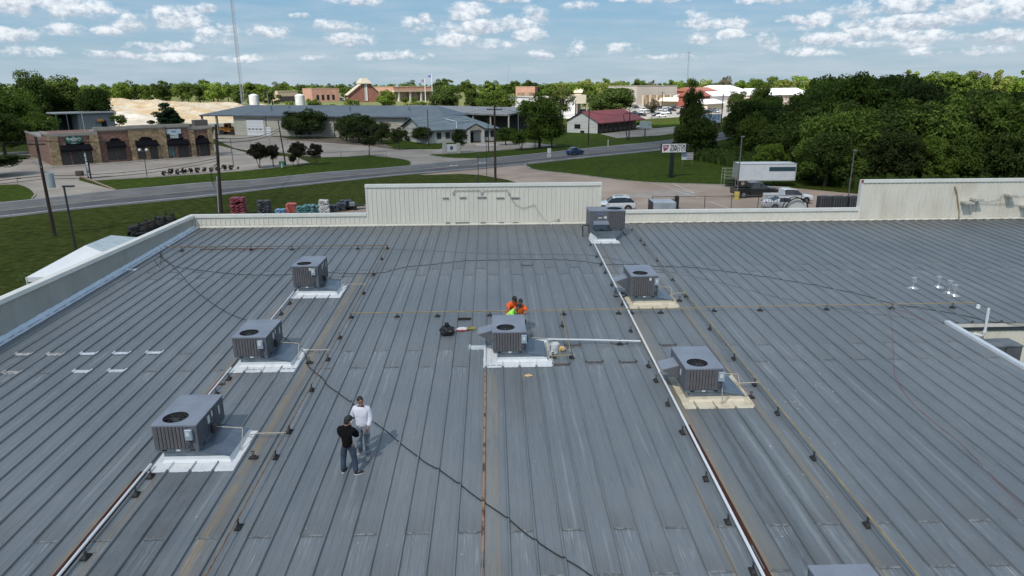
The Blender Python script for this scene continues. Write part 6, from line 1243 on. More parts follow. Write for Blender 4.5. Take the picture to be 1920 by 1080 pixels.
# ---- Tractor Supply pole sign
p = G(1258, 333.5); zT = hgt(1258, 269.5, p); zB = hgt(1258, 285.5, p); k = (p-CAM).length/FPX
t = thing('store_pole_sign', 'white store sign with TRACTOR SUPPLY lettering on a thick black post', 'sign', (p.x, p.y, 0), .10); MB().bb(-.27, .27, -.2, .3, 0, zB+.1).build('post', mat('post_black', (.012, .014, .013), .5), t)
w = 43.5*k; xc = .10; MB().bb(xc-w/2, xc+w/2+.28, -.24, .42, zB, zT).build('sign_box', mat('post_black', (.012, .014, .013), .5), t); fc = MB().bb(xc-w/2, xc+w/2, -.28, -.24, zB+.02, zT-.02).build('sign_face', mat('sign_face_white', (.72, .72, .70), .5), t)
SK = mat('sign_black', (.012, .012, .016), .5); RED = mat('sign_red', (.28, .02, .07), .5); hh = zT-zB
for s_, zc, wd in (('TRACTOR', zB+hh*.70, .655), ('SUPPLY C', zB+hh*.29, .565)):
    o = text('sign_text', s_, hh*.50, SK, fc, (0, 0, 0), (PI/2, 0, 0), .006, bold=.022); W_ = o.dimensions.x; o.scale.x = w*wd/W_; o.location = (xc-w*.165+w*wd/2, -.29, zc)
o = text('sign_text', 'O', hh*.26, SK, fc, (xc+w*.445, -.29, zB+hh*.36), (PI/2, 0, 0), .006, bold=.015); MB().bb(xc+w*.42, xc+w*.47, -.30, -.285, zB+hh*.16, zB+hh*.20).build('sign_mark', SK, fc)
mb = MB(); x0 = xc-w*.47; mb.add([(x0, -.29, zT-.16), (x0+w*.26, -.29, zT-.16), (x0+w*.20, -.29, zB+hh*.36), (x0+w*.04, -.29, zB+hh*.12), (x0+w*.02, -.29, zB+hh*.5)], [(0, 4, 3, 2, 1)]); em = mb.build('sign_emblem', RED, fc); text('emblem_text', 'TSC', hh*.34, mat('sign_face_white', (.72, .72, .70), .5), em, (x0+w*.115, -.30, zB+hh*.62), (PI/2, 0, 0), .004, .8, .01)
# flag banner sign
p = G(1299, 311); k = (p-CAM).length/FPX; zT = hgt(1290, 286.5, p); zB = hgt(1290, 299.5, p); t = thing('banner_sign', 'small board painted like a stars and stripes flag right of the store sign', 'sign', (p.x-21*k, p.y, 0), .08)
w = 21*k; fl = MB().bb(0, w, -.05, .05, zB, zT).build('board', mat('banner_white', (.62, .62, .62), .6), t); MB().bb(0, w*.42, -.07, -.05, zB+(zT-zB)*.42, zT).build('canton', mat('banner_blue', (.05, .12, .28), .6, 0, (.25, .32, .42), nscale=5, space='obj'), fl)
for i in range(4): MB().bb(w*.42 if i < 3 else 0, w, -.07, -.05, zB+.12+i*(zT-zB)*.24, zB+.24+i*(zT-zB)*.24).build('stripe', mat('banner_stripe', (.16, .09, .11), .6), fl)
for x in (.25, w-.1): MB().bb(x-.05, x+.05, .05, .13, 0, zT-.1).build('post', mat('old_wood_post', (.16, .11, .07), .9), t)
# mall pylon sign
A, B = G(166, 334), G(174, 336.5); k = (A-CAM).length/FPX; t, W = frame_thing('tenant_sign', 'narrow black framed tenant sign with green and white panels at the lot corner', 'sign', A, G(175, 337)); W = 1.5; zT = hgt(160, 284, A)
for x in (0, W): MB().bb(x-.07, x+.07, -.1, .1, 0, zT).build('post', mat('post_black', (.012, .014, .013), .5), t)
for z0, z1, m in ((.62, .97, GRS), (.34, .60, mat('panel_white', (.52, .52, .58), .6)), (.20, .33, mat('panel_dim', (.16, .16, .18), .6)), (.08, .18, mat('panel_white', (.52, .52, .58), .6))): 
    pn = MB().bb(.07, W-.07, -.06, .06, z0*zT, z1*zT).build('panel', m, t); r_ = random.Random(int(z0*100)); mb = MB(); z = z0*zT+.15
    while z < z1*zT-.25: x = r_.uniform(.15, .3); mb.bb(x, x+r_.uniform(.6, .95), -.08, -.062, z, z+r_.uniform(.08, .2)); z += r_.uniform(.3, .42)
    mb.build('panel_print', SGW if m == GRS else SNAVY, pn)

# ================================================================ poles, wires, fences
WOODP = mat('creosote_wood', (.030, .022, .017), .95, 0, (.052, .038, .030), nscale=4, stretch=(1, 1, .2)); WIRE = mat('wire_black', (.02, .02, .022), .6)
TOPS = {}
def util_pole(key, base, vtop, lab, r=.17, arm=True, lean=(0, 0), xf=None, guard=False, trans=False, m=None, name='utility_pole', armw=1.1):
    p = G(*base); h = hgt(base[0], vtop, p); t = thing(name, lab, 'utility pole' if name == 'utility_pole' else 'pole', (p.x, p.y, 0)); lx, ly = lean
    MB().cyl((0, 0, -.1), (lx, ly, h), r, r*.68, 10).build('pole', m or WOODP, t)
    if arm: mb = MB(); mb.bb(lx-armw, lx+armw, ly-.16, ly-.04, h-.75, h-.62); mb.build('crossarm', WOODP, t)
    if arm:
        for x in (-armw+.1, 0.25, armw-.1): MB().cyl((lx+x, ly-.1, h-.62), (lx+x, ly-.1, h-.42), .06, .03, 6).build('insulator', GALV, t)
    if trans: MB().cyl((lx*.55+.62, 0, h*.50), (lx*.55+.62, 0, h*.50+1.35), .34, n=14).build('transformer', mat('transformer_grey', (.34, .38, .40), .5), t); mb = MB(); mb.tube([(lx*.6+.2, 0, h*.66), (lx*.5+.9, 0, h*.64), (lx*.5+.62, 0, h*.5+1.4)], .03); mb.tube([(lx*.6-.6, -.1, h*.76), (lx*.6+.1, -.1, h*.70)], .04); mb.build('bracket', GALV, t)
    if guard: MB().cyl((-.26, -.08, 0), (-.26+lx*.5, -.08, h*.42), .07, n=8).build('cable_guard', mat('pole_guard', (.42, .44, .46), .5), t)
    TOPS[key] = Vector((p.x+lx, p.y+ly, h)); return t
util_pole('p0', (103, 443.5), 256, 'brown wooden utility pole with a grey transformer at the left, in the grass', trans=True, armw=.8)
util_pole('p1', (415, 399), 233, 'dark wooden utility pole with a white cable guard before the brick strip', r=.2, guard=True, arm=False, lean=(.6, 0))
t = [o for o in bpy.data.objects if o.get('label', '').startswith('dark wooden utility pole with a white')][0]; mb = MB(); r_ = random.Random(4)
for i in range(3): mb.tube(smooth_path([(.3, -.1, 5.6), (-.55, -.15, 4.9-i*.3), (-.35, -.1, 3.6-i*.4), (.1, -.1, 3.2)], 5), .025, 4)
mb.tube([(.5, 0, 8.6), (1.3, 0, 9.0)], .04); mb.build('cable_coil', WIRE, t)
util_pole('p2', (929, 345), 196, 'dark utility pole with a crossarm rising behind the raised front parapet', r=.19)
util_pole('p3', (1103, 273), 205, 'dark utility pole in the grass left of the red roofed building', r=.17, arm=False)
util_pole('p4', (1179, 263), 207, 'dark utility pole right of a leaning stub by the motel drive', r=.17, armw=1.4)
util_pole('p4b', (1177, 263), 215, 'leaning thinner pole beside the motel drive', r=.13, arm=False, lean=(-1.4, 0))
util_pole('p5', (536, 311), 225, 'plain brown utility pole among the small trees', r=.13, arm=False, lean=(-.6, 0)); util_pole('p6', (916, 284), 220, 'thin pole in front of the white office', r=.11, arm=False)
util_pole('p7', (804, 274), 205, 'thin dark pole in front of the grey roofed office gable', r=.12, arm=False); util_pole('p8', (1276, 235), 205, 'short pole left of the tall dark tree by the shops', r=.15, arm=False)
util_pole('p9', (1051, 250), 186, 'thin bare trunk like pole behind the big tree right of centre', r=.16, arm=False); util_pole('p10', (972, 262), 198, 'pale thin pole behind the tall green tree', r=.13, arm=False, m=GALV)
util_pole('p11', (504, 205), 172, 'far pale pole between the silos', r=.25, arm=False, m=GALV); util_pole('p12', (1241, 200), 172, 'far dark pole in front of the beige shopping center', r=.35, armw=3); util_pole('p13', (1352, 232), 176, 'dark pole right of the billboard', r=.22, armw=1.5)
def light_pole(base, vtop, lab, arm=1.0, m=None, r=.09, kind='box', basem=None, lean=(0, 0)):
    p = G(*base); h = hgt(base[0], vtop, p); t = thing('lamp_post', lab, 'street lamp', (p.x, p.y, 0)); m = m or mat('bronze_pole', (.035, .035, .038), .5); MB().cyl((0, 0, 0), (lean[0], lean[1], h), r, r*.8, 8).build('pole', m, t)
    if kind == 'box': MB().rbox(lean[0]-.1, lean[0]+arm, -.18, .18, h-.02, h+.12, .03).build('lamp_head', m, t)
    if kind == 'globe':
        for s in (-.55, .55): mb = MB(); mb.ell((s, 0, h+.15), (.26, .26, .24), 12, 8); mb.build('globe', WFRAME, t, smooth=True)
        MB().bb(-.6, .6, -.04, .04, h-.08, h).build('arm', m, t)
    if basem: MB().cyl((0, 0, 0), (0, 0, .95), .33, n=14).build('pole_base', basem, t)
light_pole((142, 468), 350, 'black street lamp with a short flat head in the left grass', .85, r=.10)
light_pole((276, 331), 283, 'twin globe lamp post in front of the brick strip', kind='globe', r=.06); light_pole((438, 313), 260, 'plain thin lamp post by the right end of the brick strip lot', .5, r=.06, kind='none'); 
light_pole((897, 343), 291, 'short black lamp post by the grass in front of the raised parapet', .25, r=.05); light_pole((913, 345), 245, 'slim tall post between a short lamp and the crossarm pole', .1, r=.04, kind='none')
light_pole((1381, 374), 257, 'lamp post with a yellow concrete base in front of the white trailer', .3, r=.08, basem=mat('yellow_base', (.55, .42, .10), .7), m=mat('rust_grey_pole', (.12, .12, .125), .6))
light_pole((1588, 388), 283, 'grey lamp post in front of the dark woods near the raised right parapet', .3, r=.07, m=mat('rust_grey_pole', (.12, .12, .125), .6)); light_pole((1123, 333), 322, 'small black post in the grass by the store lot', .2, r=.05); light_pole((34, 346), 335, 'small black sign post on the lawn by the left edge', .5, r=.04)
# curved highway lamp and radio masts
p = G(452, 200); h = hgt(452, 182, p); t = thing('lamp_post', 'curved silver highway lamp left of the silo', 'street lamp', (p.x, p.y, 0)); P = [G(452, 200)-p]; pts = [(0, 0, 0), (0, 0, h*.75)]; k = (p-CAM).length/FPX; pts += [(2*k, 0, h*.9), (8*k, 0, h+3*k), (15*k, 0, h+8*k), (24*k, 0, h+9*k)]; MB().tube(smooth_path(pts, 4), .28, 6).build('pole', GALV, t)
def mast(u0, v0, u1, v1, dist, lab, w=1.0, top=True):
    p = ray(u0, v0); p = CAM+p*(dist/p.y); b = Vector((p.x, p.y, 0)); q = ray(u1, v1); q = CAM+q*(dist/q.y); t = thing('radio_mast', lab, 'radio mast', b); h = q.z; dx = q.x-b.x; mb = MB(); L = [Vector((w*math.cos(a), w*math.sin(a), 0)) for a in (0, 2.1, 4.2)]; dirv = Vector((dx, 0, h))
    for l in L: mb.cyl(l, l+dirv, w*.13, n=4)
    n = int(h/(w*2.4))
    for i in range(n):
        for j in range(3): mb.cyl(L[j]+dirv*(i/n), L[(j+1) % 3]+dirv*((i+1)/n), w*.06, n=3, caps=False); mb.cyl(L[(j+1) % 3]+dirv*(i/n), L[(j+1) % 3]+dirv*(i/n)+(L[j]-L[(j+1) % 3]), w*.06, n=3, caps=False)
    mb.build('lattice', mat('mast_grey', (.20, .22, .25), .6), t)
    if top: mb = MB(); mb.bb(dx-w*2.2, dx+w*2.2, -.2, .2, h-w*1.5, h-w*1.1); mb.cyl((dx, 0, h), (dx, 0, h+w*5), w*.15, n=4); mb.build('antenna', mat('mast_grey', (.20, .22, .25), .6), t)
mast(456, 200, 432.5, -14, 420, 'tall grey lattice radio mast leaning slightly left above the trees', .95, False); mast(1288.5, 168, 1292.5, 96, 900, 'distant lattice mast with a small top platform', 1.1); mast(952, 175, 953, 118, 1300, 'faint far antenna mast above the central trees', .8, False)
for o in bpy.data.objects:
    if o.name.startswith('radio_mast.001'): pass
def flag(u, v0, v1, lab, flg):
    p = G(u, v0); h = hgt(u, v1, p); t = thing('flagpole', lab, 'flagpole', (p.x, p.y, 0)); MB().cyl((0, 0, 0), (0, 0, h), .35, .22, 6).build('pole', WFRAME, t); k = (p-CAM).length/FPX; w = 7*k; mb = MB(); n = 8
    vs = [(-w*i/n, math.sin(i*.9)*w*.08, h-.5-(3.2*k*(i/n))*.6) for i in range(n+1)]+[(-w*i/n*.9, math.sin(i*.9)*w*.08, h-5.2*k-(3.2*k*(i/n))*.6) for i in range(n+1)]; mb.add(vs, [(i, i+1, n+2+i, n+1+i) for i in range(n)]); mb.f = mb.f; o = mb.build('flag', mat(flg, (.45, .20, .22), .8, 0, (.10, .13, .28), nscale=.35, lo=.45, hi=.55, space='obj'), t)
flag(798, 191, 147, 'left flagpole with a drooping flag by the civic building', 'flag_cloth'); flag(811, 191, 138.5, 'right taller flagpole with a red white and blue flag', 'flag_cloth_b')
def wires(a, b, offs, sag, lab, r=.02):
    mb = MB(); A, B = TOPS[a] if isinstance(a, str) else a, TOPS[b] if isinstance(b, str) else b
    for (ox, oz) in offs:
        pts = [A.lerp(B, i/16)+Vector((ox, 0, oz-4*sag*(i/16)*(1-i/16))) for i in range(17)]; mb.tube(pts, r, 3)
    tag(mb.build('overhead_wire', WIRE), lab, 'power lines')
wires('p0', 'p1', [(-.6, -.35), (0, -.3), (.6, -.4)], .7, 'overhead wires between the transformer pole and the dark pole', .014); wires('p0', 'p1', [(0, -3.6), (0, -3.9)], .5, 'lower pair of thick overhead cables in front of the brick strip', .03)
far0 = TOPS['p0']+Vector((-34, -26, 0)); wires(far0, 'p0', [(-.6, -.35), (.0, -.3), (.6, -.4)], .7, 'overhead wires leaving the frame at the left', .014); wires(far0, 'p0', [(0, -3.6), (0, -3.9)], .5, 'lower thick cables leaving the frame at the left', .03)
wires('p1', 'p2', [(0, -.3), (.2, -.6), (.5, -1.1)], 1.2, 'overhead wires between the dark pole and the crossarm pole', .014); wires('p1', 'p5', [(0, -1.5), (0, -1.9)], .6, 'thick bundled cables from the dark pole to the pole among small trees', .05)
wires('p2', 'p3', [(-.8, -.5), (0, -.3), (.8, -.5)], 1.2, 'overhead wires from the crossarm pole to the motel lawn pole', .018); wires('p3', 'p4', [(-.4, -.4), (.4, -.5), (0, -3.2)], .8, 'overhead wires across the red roof', .022); wires('p5', 'p6', [(0, -.4), (0, -2.2), (0, -2.6)], 1.6, 'overhead wires in front of the oaks', .018); wires('p6', 'p4', [(0, -1), (0, -2.6)], 1.2, 'overhead wires in front of the office', .02)
def fence(px, lab, h=1.5, step=3.0, r=.03, z0=0, mesh_=True, ground=True, fm=None):
    P = [G(*q) for q in px]; t = thing('chain_link_fence', lab, 'fence', (P[0].x, P[0].y, 0)); O = Vector((P[0].x, P[0].y, 0)); FM = fm or mat('fence_steel', (.12, .12, .125), .5, .3); mb = MB()
    for a, b in zip(P, P[1:]):
        n = max(1, int((b-a).length/step)); mb.tube([a-O+Vector((0, 0, h)), b-O+Vector((0, 0, h))], r, 5)
        for i in range(n+1): q = a.lerp(b, i/n)-O; MB().cyl((q.x, q.y, 0), (q.x, q.y, h+.05), r*1.3, n=5).build('post', FM, t)
        L = (b-a).length; d = (b-a).normalized(); k = .45 if L > 30 else .25; n2 = int(L/k)
        for i in range(-int(h/k), n2):
            s = max(0, -i*k); p0 = a-O+d*(max(i*k, 0))+Vector((0, 0, s)); e = min(h, L-i*k); p1 = a-O+d*(i*k+e)+Vector((0, 0, e))
            if e > s: mb.add([p0+Vector((0, 0, .006)), p1+Vector((0, 0, .006)), p1-Vector((0, 0, .006)), p0-Vector((0, 0, .006))], [(0, 1, 2, 3)])
            p0 = a-O+d*(max(i*k, 0))+Vector((0, 0, h-s)); p1 = a-O+d*(i*k+e)+Vector((0, 0, h-e))
            if e > s: mb.add([p0+Vector((0, 0, .006)), p1+Vector((0, 0, .006)), p1-Vector((0, 0, .006)), p0-Vector((0, 0, .006))], [(0, 1, 2, 3)])
    mb.build('mesh_and_rail', FM, t); return t
fence([(405,283),(470,278),(540,270),(640,268)], 'chain link fence of the service road in front of the beige building', 2.0, 5); fence([(575,301),(640,297),(692,295),(725,297)], 'low chain link fence on the lawn right of the small trees', 1.3, 4)
fence([(1222,398),(1262,397.5),(1320,397),(1420,396),(1500,395)], 'grey chain link yard fence just beyond the low front parapet', 1.75, 2.6, fm=mat('dark_fence_steel', (.07, .07, .072), .5))
# ================================================================ vehicles
TYRE = mat('tyre', (.015, .015, .016), .85); RIM = mat('alloy_rim', (.32, .32, .33), .35, .7); CARG = mat('car_glass', (.012, .014, .018), .08, 0, spec=.9); LAMP = mat('headlight', (.55, .56, .58), .2); TAIL = mat('tail_light', (.25, .01, .01), .3)
def paint(n, c, r=.28): 
    m = mat(n, c, r, 0, spec=.6); m.node_tree.nodes['Principled BSDF'].inputs['Coat Weight'].default_value = .6; m.node_tree.nodes['Principled BSDF'].inputs['Coat Roughness'].default_value = .06; return m
SHAPES = {  # x, bottom, belt, top, half width at belt, half width at top
 'suv': ([(0,.45,.62,.68,.62,.45),(.12,.30,.74,.82,.82,.66),(.6,.24,.86,.95,.90,.78),(1.25,.24,.95,1.04,.93,.80),(1.42,.24,.97,1.10,.93,.76),(2.05,.24,.99,1.56,.94,.66),(2.5,.24,1.0,1.66,.94,.67),(3.4,.24,1.02,1.66,.94,.66),(3.95,.25,1.03,1.56,.93,.63),(4.45,.30,1.0,1.12,.90,.72),(4.62,.36,.92,1.0,.84,.66),(4.7,.48,.80,.86,.66,.5)], (.93, 3.75, .36), 4, 8),
 'sedan': ([(0,.42,.55,.60,.60,.42),(.12,.28,.66,.72,.80,.62),(.7,.22,.76,.84,.87,.74),(1.35,.22,.84,.92,.89,.76),(1.5,.22,.85,.97,.89,.72),(2.15,.22,.88,1.36,.90,.60),(2.6,.22,.89,1.43,.90,.60),(3.2,.22,.90,1.40,.90,.60),(3.95,.23,.92,1.06,.89,.68),(4.5,.26,.92,.98,.86,.70),(4.72,.34,.84,.90,.80,.60),(4.8,.46,.70,.76,.64,.5)], (.95, 3.75, .33), 4, 7),
 'hatch': ([(0,.42,.60,.66,.58,.42),(.10,.28,.74,.82,.76,.60),(.5,.22,.84,.94,.84,.72),(.95,.22,.92,1.02,.86,.74),(1.05,.22,.94,1.08,.86,.72),(1.75,.22,.98,1.50,.87,.62),(2.2,.22,1.0,1.56,.87,.62),(3.0,.22,1.02,1.53,.87,.60),(3.35,.23,1.03,1.45,.86,.58),(3.8,.28,1.0,1.10,.83,.66),(3.95,.36,.90,.98,.76,.6),(4.0,.46,.76,.84,.62,.5)], (.78, 3.2, .32), 4, 8),
 'cab': ([(0,.55,.80,.86,.80,.62),(.10,.40,.98,1.06,.95,.80),(.6,.34,1.08,1.18,.99,.86),(1.4,.34,1.14,1.26,1.0,.88),(1.55,.34,1.16,1.32,1.0,.84),(2.15,.34,1.18,1.80,1.0,.72),(2.6,.34,1.19,1.90,1.0,.73),(3.4,.34,1.20,1.90,1.0,.73),(3.75,.34,1.20,1.84,1.0,.72),(3.82,.34,1.20,1.26,1.0,.84)], (1.0, 4.75, .42), 4, 8)}
def car_mesh_parts(kind, m):
    st, (wf, wr, wrad), i0, i1 = SHAPES[kind]; body = MB(); gl = MB(); rings = []
    for (x, zb, ze, zt, w, wt) in st:
        half = [(0, zb), (w*.86, zb), (w*.98, zb+.16), (w, (zb+ze)/2+.05), (w*.985, ze-.06), (w*.95, ze), (wt+.03, zt-.07), (wt*.88, zt), (0, zt+.02)]
        ring = [(x, -y, z) for y, z in half]+[(x, y, z) for y, z in reversed(half[1:-1])]; rings.append(ring)
    n = len(rings[0]); 
    for i in range(len(rings)-1):
        for j in range(n):
            a, b = rings[i], rings[i+1]; q = [a[j], a[(j+1) % n], b[(j+1) % n], b[j]]; jj = j if j < 8 else 15-j
            g = (jj == 5 and i0 <= i < i1) or (jj in (6, 7) and (i == i0 or (i == i1 and kind != 'cab')))
            g = g or (jj == 5 and i == i1 and kind in ('suv', 'hatch')) if kind != 'x' else g
            (gl if g else body).add(q, [(0, 1, 2, 3)])
    body.add(rings[0], [tuple(range(n))]); body.add(rings[-1], [tuple(range(n-1, -1, -1))]); return body, gl, (wf, wr, wrad), st
def make_car(kind, m, label, cat, loc, r, detail=True, scale=1.0, name=None, group=None):
    t = thing(name or {'suv': 'parked_suv', 'sedan': 'parked_car', 'hatch': 'hatchback_car', 'cab': 'pickup_truck'}[kind], label, cat, loc, r, group); body, gl, (wf, wr, wrad), st = car_mesh_parts(kind, m)
    L = st[-1][0]; w = max(s[4] for s in st)
    if kind == 'cab':
        L = 5.7; body.bb(3.80, 5.65, -1.0, 1.0, .45, .62); body.bb(3.83, 5.65, -1.0, -.88, .62, 1.22); body.bb(3.83, 5.65, .88, 1.0, .62, 1.22); body.bb(5.58, 5.70, -.98, .98, .5, 1.2)
        MB().bb(3.85, 5.58, -.88, .88, .62, .66).build('bed_floor', TYRE, t)
    o = body.build('body', m, t, smooth=False); gl.build('windows', CARG, t)
    for x in (wf, wr):
        for s in (-1, 1):
            wh = MB().cyl((x, s*(w-.22), wrad), (x, s*(w+.015), wrad), wrad, n=18).build('wheel', TYRE, t); MB().cyl((x, s*(w-.05), wrad), (x, s*(w+.03), wrad), wrad*.62, n=14).build('rim', RIM, wh)
            mb = MB(); n = 12; pr = [(x+wrad*1.22*math.cos(PI*i/n), wrad+wrad*1.22*math.sin(PI*i/n)) for i in range(n+1)]; mb.add([(a, s*(w+.004), z) for a, z in pr]+[(x+wrad*1.02*math.cos(PI*i/n), s*(w+.004), wrad+wrad*1.02*math.sin(PI*i/n)) for i in range(n+1)], [(i, i+1, n+2+i, n+1+i) for i in range(n)]); mb.build('wheel_arch', TYRE, t)
    for s in (-1, 1):
        zz = st[1][2]; MB().box((.16, s*w*.66, zz-.02), (.16, w*.36, .13)).build('headlight', LAMP, t); MB().box((L-.10, s*w*.76, st[-3][2]-.06 if kind != 'cab' else 1.0), (.12, w*.22, .16)).build('tail_light', TAIL, t)
        xm = st[i_mir(kind)][0]; MB().box((xm, s*(w+.09), st[4][2]+.08), (.12, .16, .11)).build('mirror', m, t)
    MB().box((.08, 0, st[0][2]-.08), (.10, w*.8, .14)).build('grille', TYRE, t)
    if kind == 'suv': MB().bb(2.3, 3.3, -.42, .42, 1.675, 1.69).build('sunroof', CARG, t)
    for s in (-1, 1):
        if kind == 'suv': MB().bb(2.2, 3.8, s*.56-.02, s*.56+.02, 1.67, 1.72).build('roof_rail', m, t)
    if scale != 1: t.scale = (scale,)*3
    return t
def i_mir(k): return 4
WHITEP = paint('car_white', (.68, .69, .70)); BLUEP = paint('car_blue', (.012, .045, .13)); BLACKP = paint('car_black', (.012, .012, .013)); SILV = paint('car_silver', (.33, .34, .36)); GREYPN = paint('car_grey', (.09, .095, .10)); REDP = paint('car_red', (.25, .02, .02)); DKB = paint('car_navy', (.015, .02, .045))
def at_px(u, v): p = G(u, v); return (p.x, p.y, 0)
# local x runs from the front bumper to the tail
p = G(1125, 391); make_car('suv', WHITEP, 'white SUV parked just beyond the front parapet behind the sideways unit', 'SUV', (p.x-.9, p.y-1.3, 0), -.04)
p = G(1091, 289); make_car('hatch', BLUEP, 'small dark blue hatchback driving on the road', 'hatchback', (p.x, p.y, .02), PI+math.atan2(.75, .66)-.15, name='hatchback_car')
# pickup trucks and cars right of the lot
p = G(1516, 381); tr = make_car('cab', WHITEP, 'white pickup truck parked facing right behind a white sedan', 'pickup truck', (p.x+.2, p.y+.2, 0), PI+.06); tr.scale = (.96,)*3
p = G(1462, 371); tr = make_car('cab', BLACKP, 'black pickup truck parked behind the white pickup', 'pickup truck', (p.x, p.y+1.4, 0), PI+.10)
p = G(1508, 391); make_car('sedan', WHITEP, 'white sedan partly hidden behind the chain link fence', 'car', (p.x, p.y+.2, 0), PI+.02)
p = G(1216, 242.5); make_car('sedan', WHITEP, 'white sedan parked at the end of the red roofed building', 'car', (p.x+1.0, p.y, 0), PI-.3, scale=1.05)
p = G(1082, 214); make_car('suv', BLACKP, 'black off road vehicle parked by the white warehouse', 'SUV', (p.x, p.y, 0), .1, scale=1.25); p = G(1098, 215); make_car('sedan', BLACKP, 'low black car beside the off road vehicle at the warehouse', 'car', (p.x, p.y, 0), .3)
p = G(630, 189.5); make_car('suv', WHITEP, 'white van parked by the pink building left of the church', 'van', (p.x, p.y, 0), .1, scale=1.8); p = G(622, 190); make_car('sedan', REDP, 'dark red car beside the white van by the pink building', 'car', (p.x-2, p.y, 0), PI/2, scale=1.5)
p = G(716, 242); make_car('cab', WHITEP, 'white truck parked in front of the open shed', 'truck', (p.x, p.y, 0), .1, scale=1.1)
# semi trailer with steel stairs
p = G(1381, 351); k = (p-CAM).length/FPX; t = thing('box_trailer', 'white box trailer with a dark green stripe parked at the edge of the woods', 'trailer', (p.x+.1, p.y, 0), -.02)
Lt = 7.95; TRW = mat('trailer_white', (.64, .66, .69), .4, .1, (.54, .57, .61), nscale=1.2, lo=.4, hi=.75, detail=6); z1 = hgt(1385, 307, p); z0 = z1*.26
MB().rbox(0, Lt, 0, 2.5, z0, z1, .04).build('box', TRW, t); mb = MB(); mb.bb(-.02, Lt+.02, -.02, 2.52, z1-.14, z1-.02); mb.bb(-.02, Lt+.02, -.02, 2.52, z0, z0+.12); mb.bb(-.02, .12, -.03, 2.52, z0, z1); mb.bb(Lt-.1, Lt+.02, -.03, 2.52, z0, z1); mb.build('trailer_rail', mat('trailer_rail', (.42, .42, .42), .4, .4), t)
MB().bb(Lt*.53, Lt-.1, -.035, -.003, z1-1.05, z1-.48).build('side_stripe', mat('dark_green_stripe', (.02, .06, .07), .5), t)
for i in range(6): MB().bb(.9+i*1.25, 1.6+i*1.25, -.035, -.003, z0+.14, z0+.22).build('reflector', LABEL, t)
for i in range(13): MB().bb(.3+i*.62, .33+i*.62, -.012, 0, z0+.12, z1-.14).build('rivet_seam', TRW, t)
for x in (.75,):
    for y in (.1, 1.9): wh = MB().cyl((x, y, .52), (x, y+.5, .52), .52, n=20).build('wheel', TYRE, t); MB().cyl((x, y-.02, .52), (x, y+.05, .52), .27, n=14).build('rim', mat('rusty_rim', (.32, .26, .20), .6, .3), wh)
mb = MB(); mb.bb(.2, Lt-.2, .8, .9, .85, 1.05); mb.bb(.2, Lt-.2, 1.6, 1.7, .85, 1.05); mb.bb(Lt-2.2, Lt-2.05, .3, .4, .2, 1.0); mb.bb(Lt-2.2, Lt-2.05, 2.1, 2.2, .2, 1.0); mb.bb(.1, 1.5, .3, 2.2, .62, .85); mb.build('chassis', TYRE, t)
t2 = thing('steel_stairs', 'small steel stair platform with railings at the left end of the trailer', 'stairs', (p.x-1.7, p.y+.3, 0), 0); RA = mat('rail_paint', (.34, .36, .28), .5); mb = MB()
for z in (.35, .75, 1.15): mb.bb(.2+z*.4, 1.6, 0, 1.2, z, z+.05)
mb.build('steps', TYRE, t2); mb = MB()
for y in (0, 1.2):
    for x in (0, 1.6): mb.cyl((x, y, 0), (x, y, 2.5), .03, n=5)
    for z in (1.2, 1.6, 2.05, 2.5): mb.cyl((0, y, z), (1.6, y, z), .025, n=5)
mb.cyl((0, 0, 2.5), (0, 1.2, 2.5), .025, n=5); mb.build('railing', RA, t2)
# crowded far car park: every car stands alone
CM = [WHITEP, BLACKP, SILV, GREYPN, DKB, WHITEP, REDP, SILV]; CN = ['white', 'black', 'silver', 'grey', 'navy', 'white', 'red', 'silver']; rc = random.Random(21); protos = {}
def far_car(u, v, ci, kind, lab, ang):
    k = (ci, kind)
    if k not in protos:
        body, gl, (wf, wr, wrad), st = car_mesh_parts(kind, None); mb = MB(); mb.add(body.v, body.f, 0); mb.add(gl.v, gl.f, 1); w = max(s[4] for s in st)
        for x in (wf, wr):
            for s in (-1, 1): mb.cyl((x, s*(w-.2), wrad), (x, s*(w+.02), wrad), wrad, n=12, mi=2)
        protos[k] = mb.mesh('distant_car', [CM[ci], CARG, TYRE])
    p = G(u, v); o = link('distant_car', protos[k], None, (p.x, p.y, .02), (0, 0, ang)); o['label'] = lab; o['category'] = 'car'; o['group'] = 'cars in the far shopping car park'
spots = [(1190,217,1),(1200,217.5,1),(1212,218,1),(1222,218.5,1),(1243,219.5,0),(1250,219.5,0),(1193,213.5,4),(1203,213.5,0),(1214,213.5,2),(1226,213,3),(1237,214,0),(1247,214,0),(1257,214,4),(1268,214.5,3),(1200,208,0),(1209,208,0),(1219,207.5,5),(1229,208,4),(1239,208,2),(1248,208.5,2),(1258,208,0),(1268,208.5,1),(1278,209,3),(1196,203.5,4),(1206,203,0),(1216,203,0),(1227,203.5,1),(1240,203.5,4),(1251,203.5,4),(1262,204,3),(1273,204,1),(1281,204.5,2),(1310,212,0),(1318,212.5,1),(1326,212,3),(1335,212,1),(1341,211.5,4),(1347,212,2),(1322,208,3),(1333,208,1),(1343,208,4)]
for i, (u, v, c) in enumerate(spots):
    row = 'front' if v > 216 else 'second' if v > 212.5 else 'third' if v > 206 else 'back'
    side = 'by the billboard' if u > 1300 else ('left end' if u < 1215 else 'middle' if u < 1250 else 'right end')
    far_car(u, v, c, ('sedan', 'suv')[rc.random() < .5], '%s car in the %s row of the far car park, %s' % (CN[c], row, side), rc.choice((.1, PI+.1, PI/2, PI/2))+rc.uniform(-.1, .1))
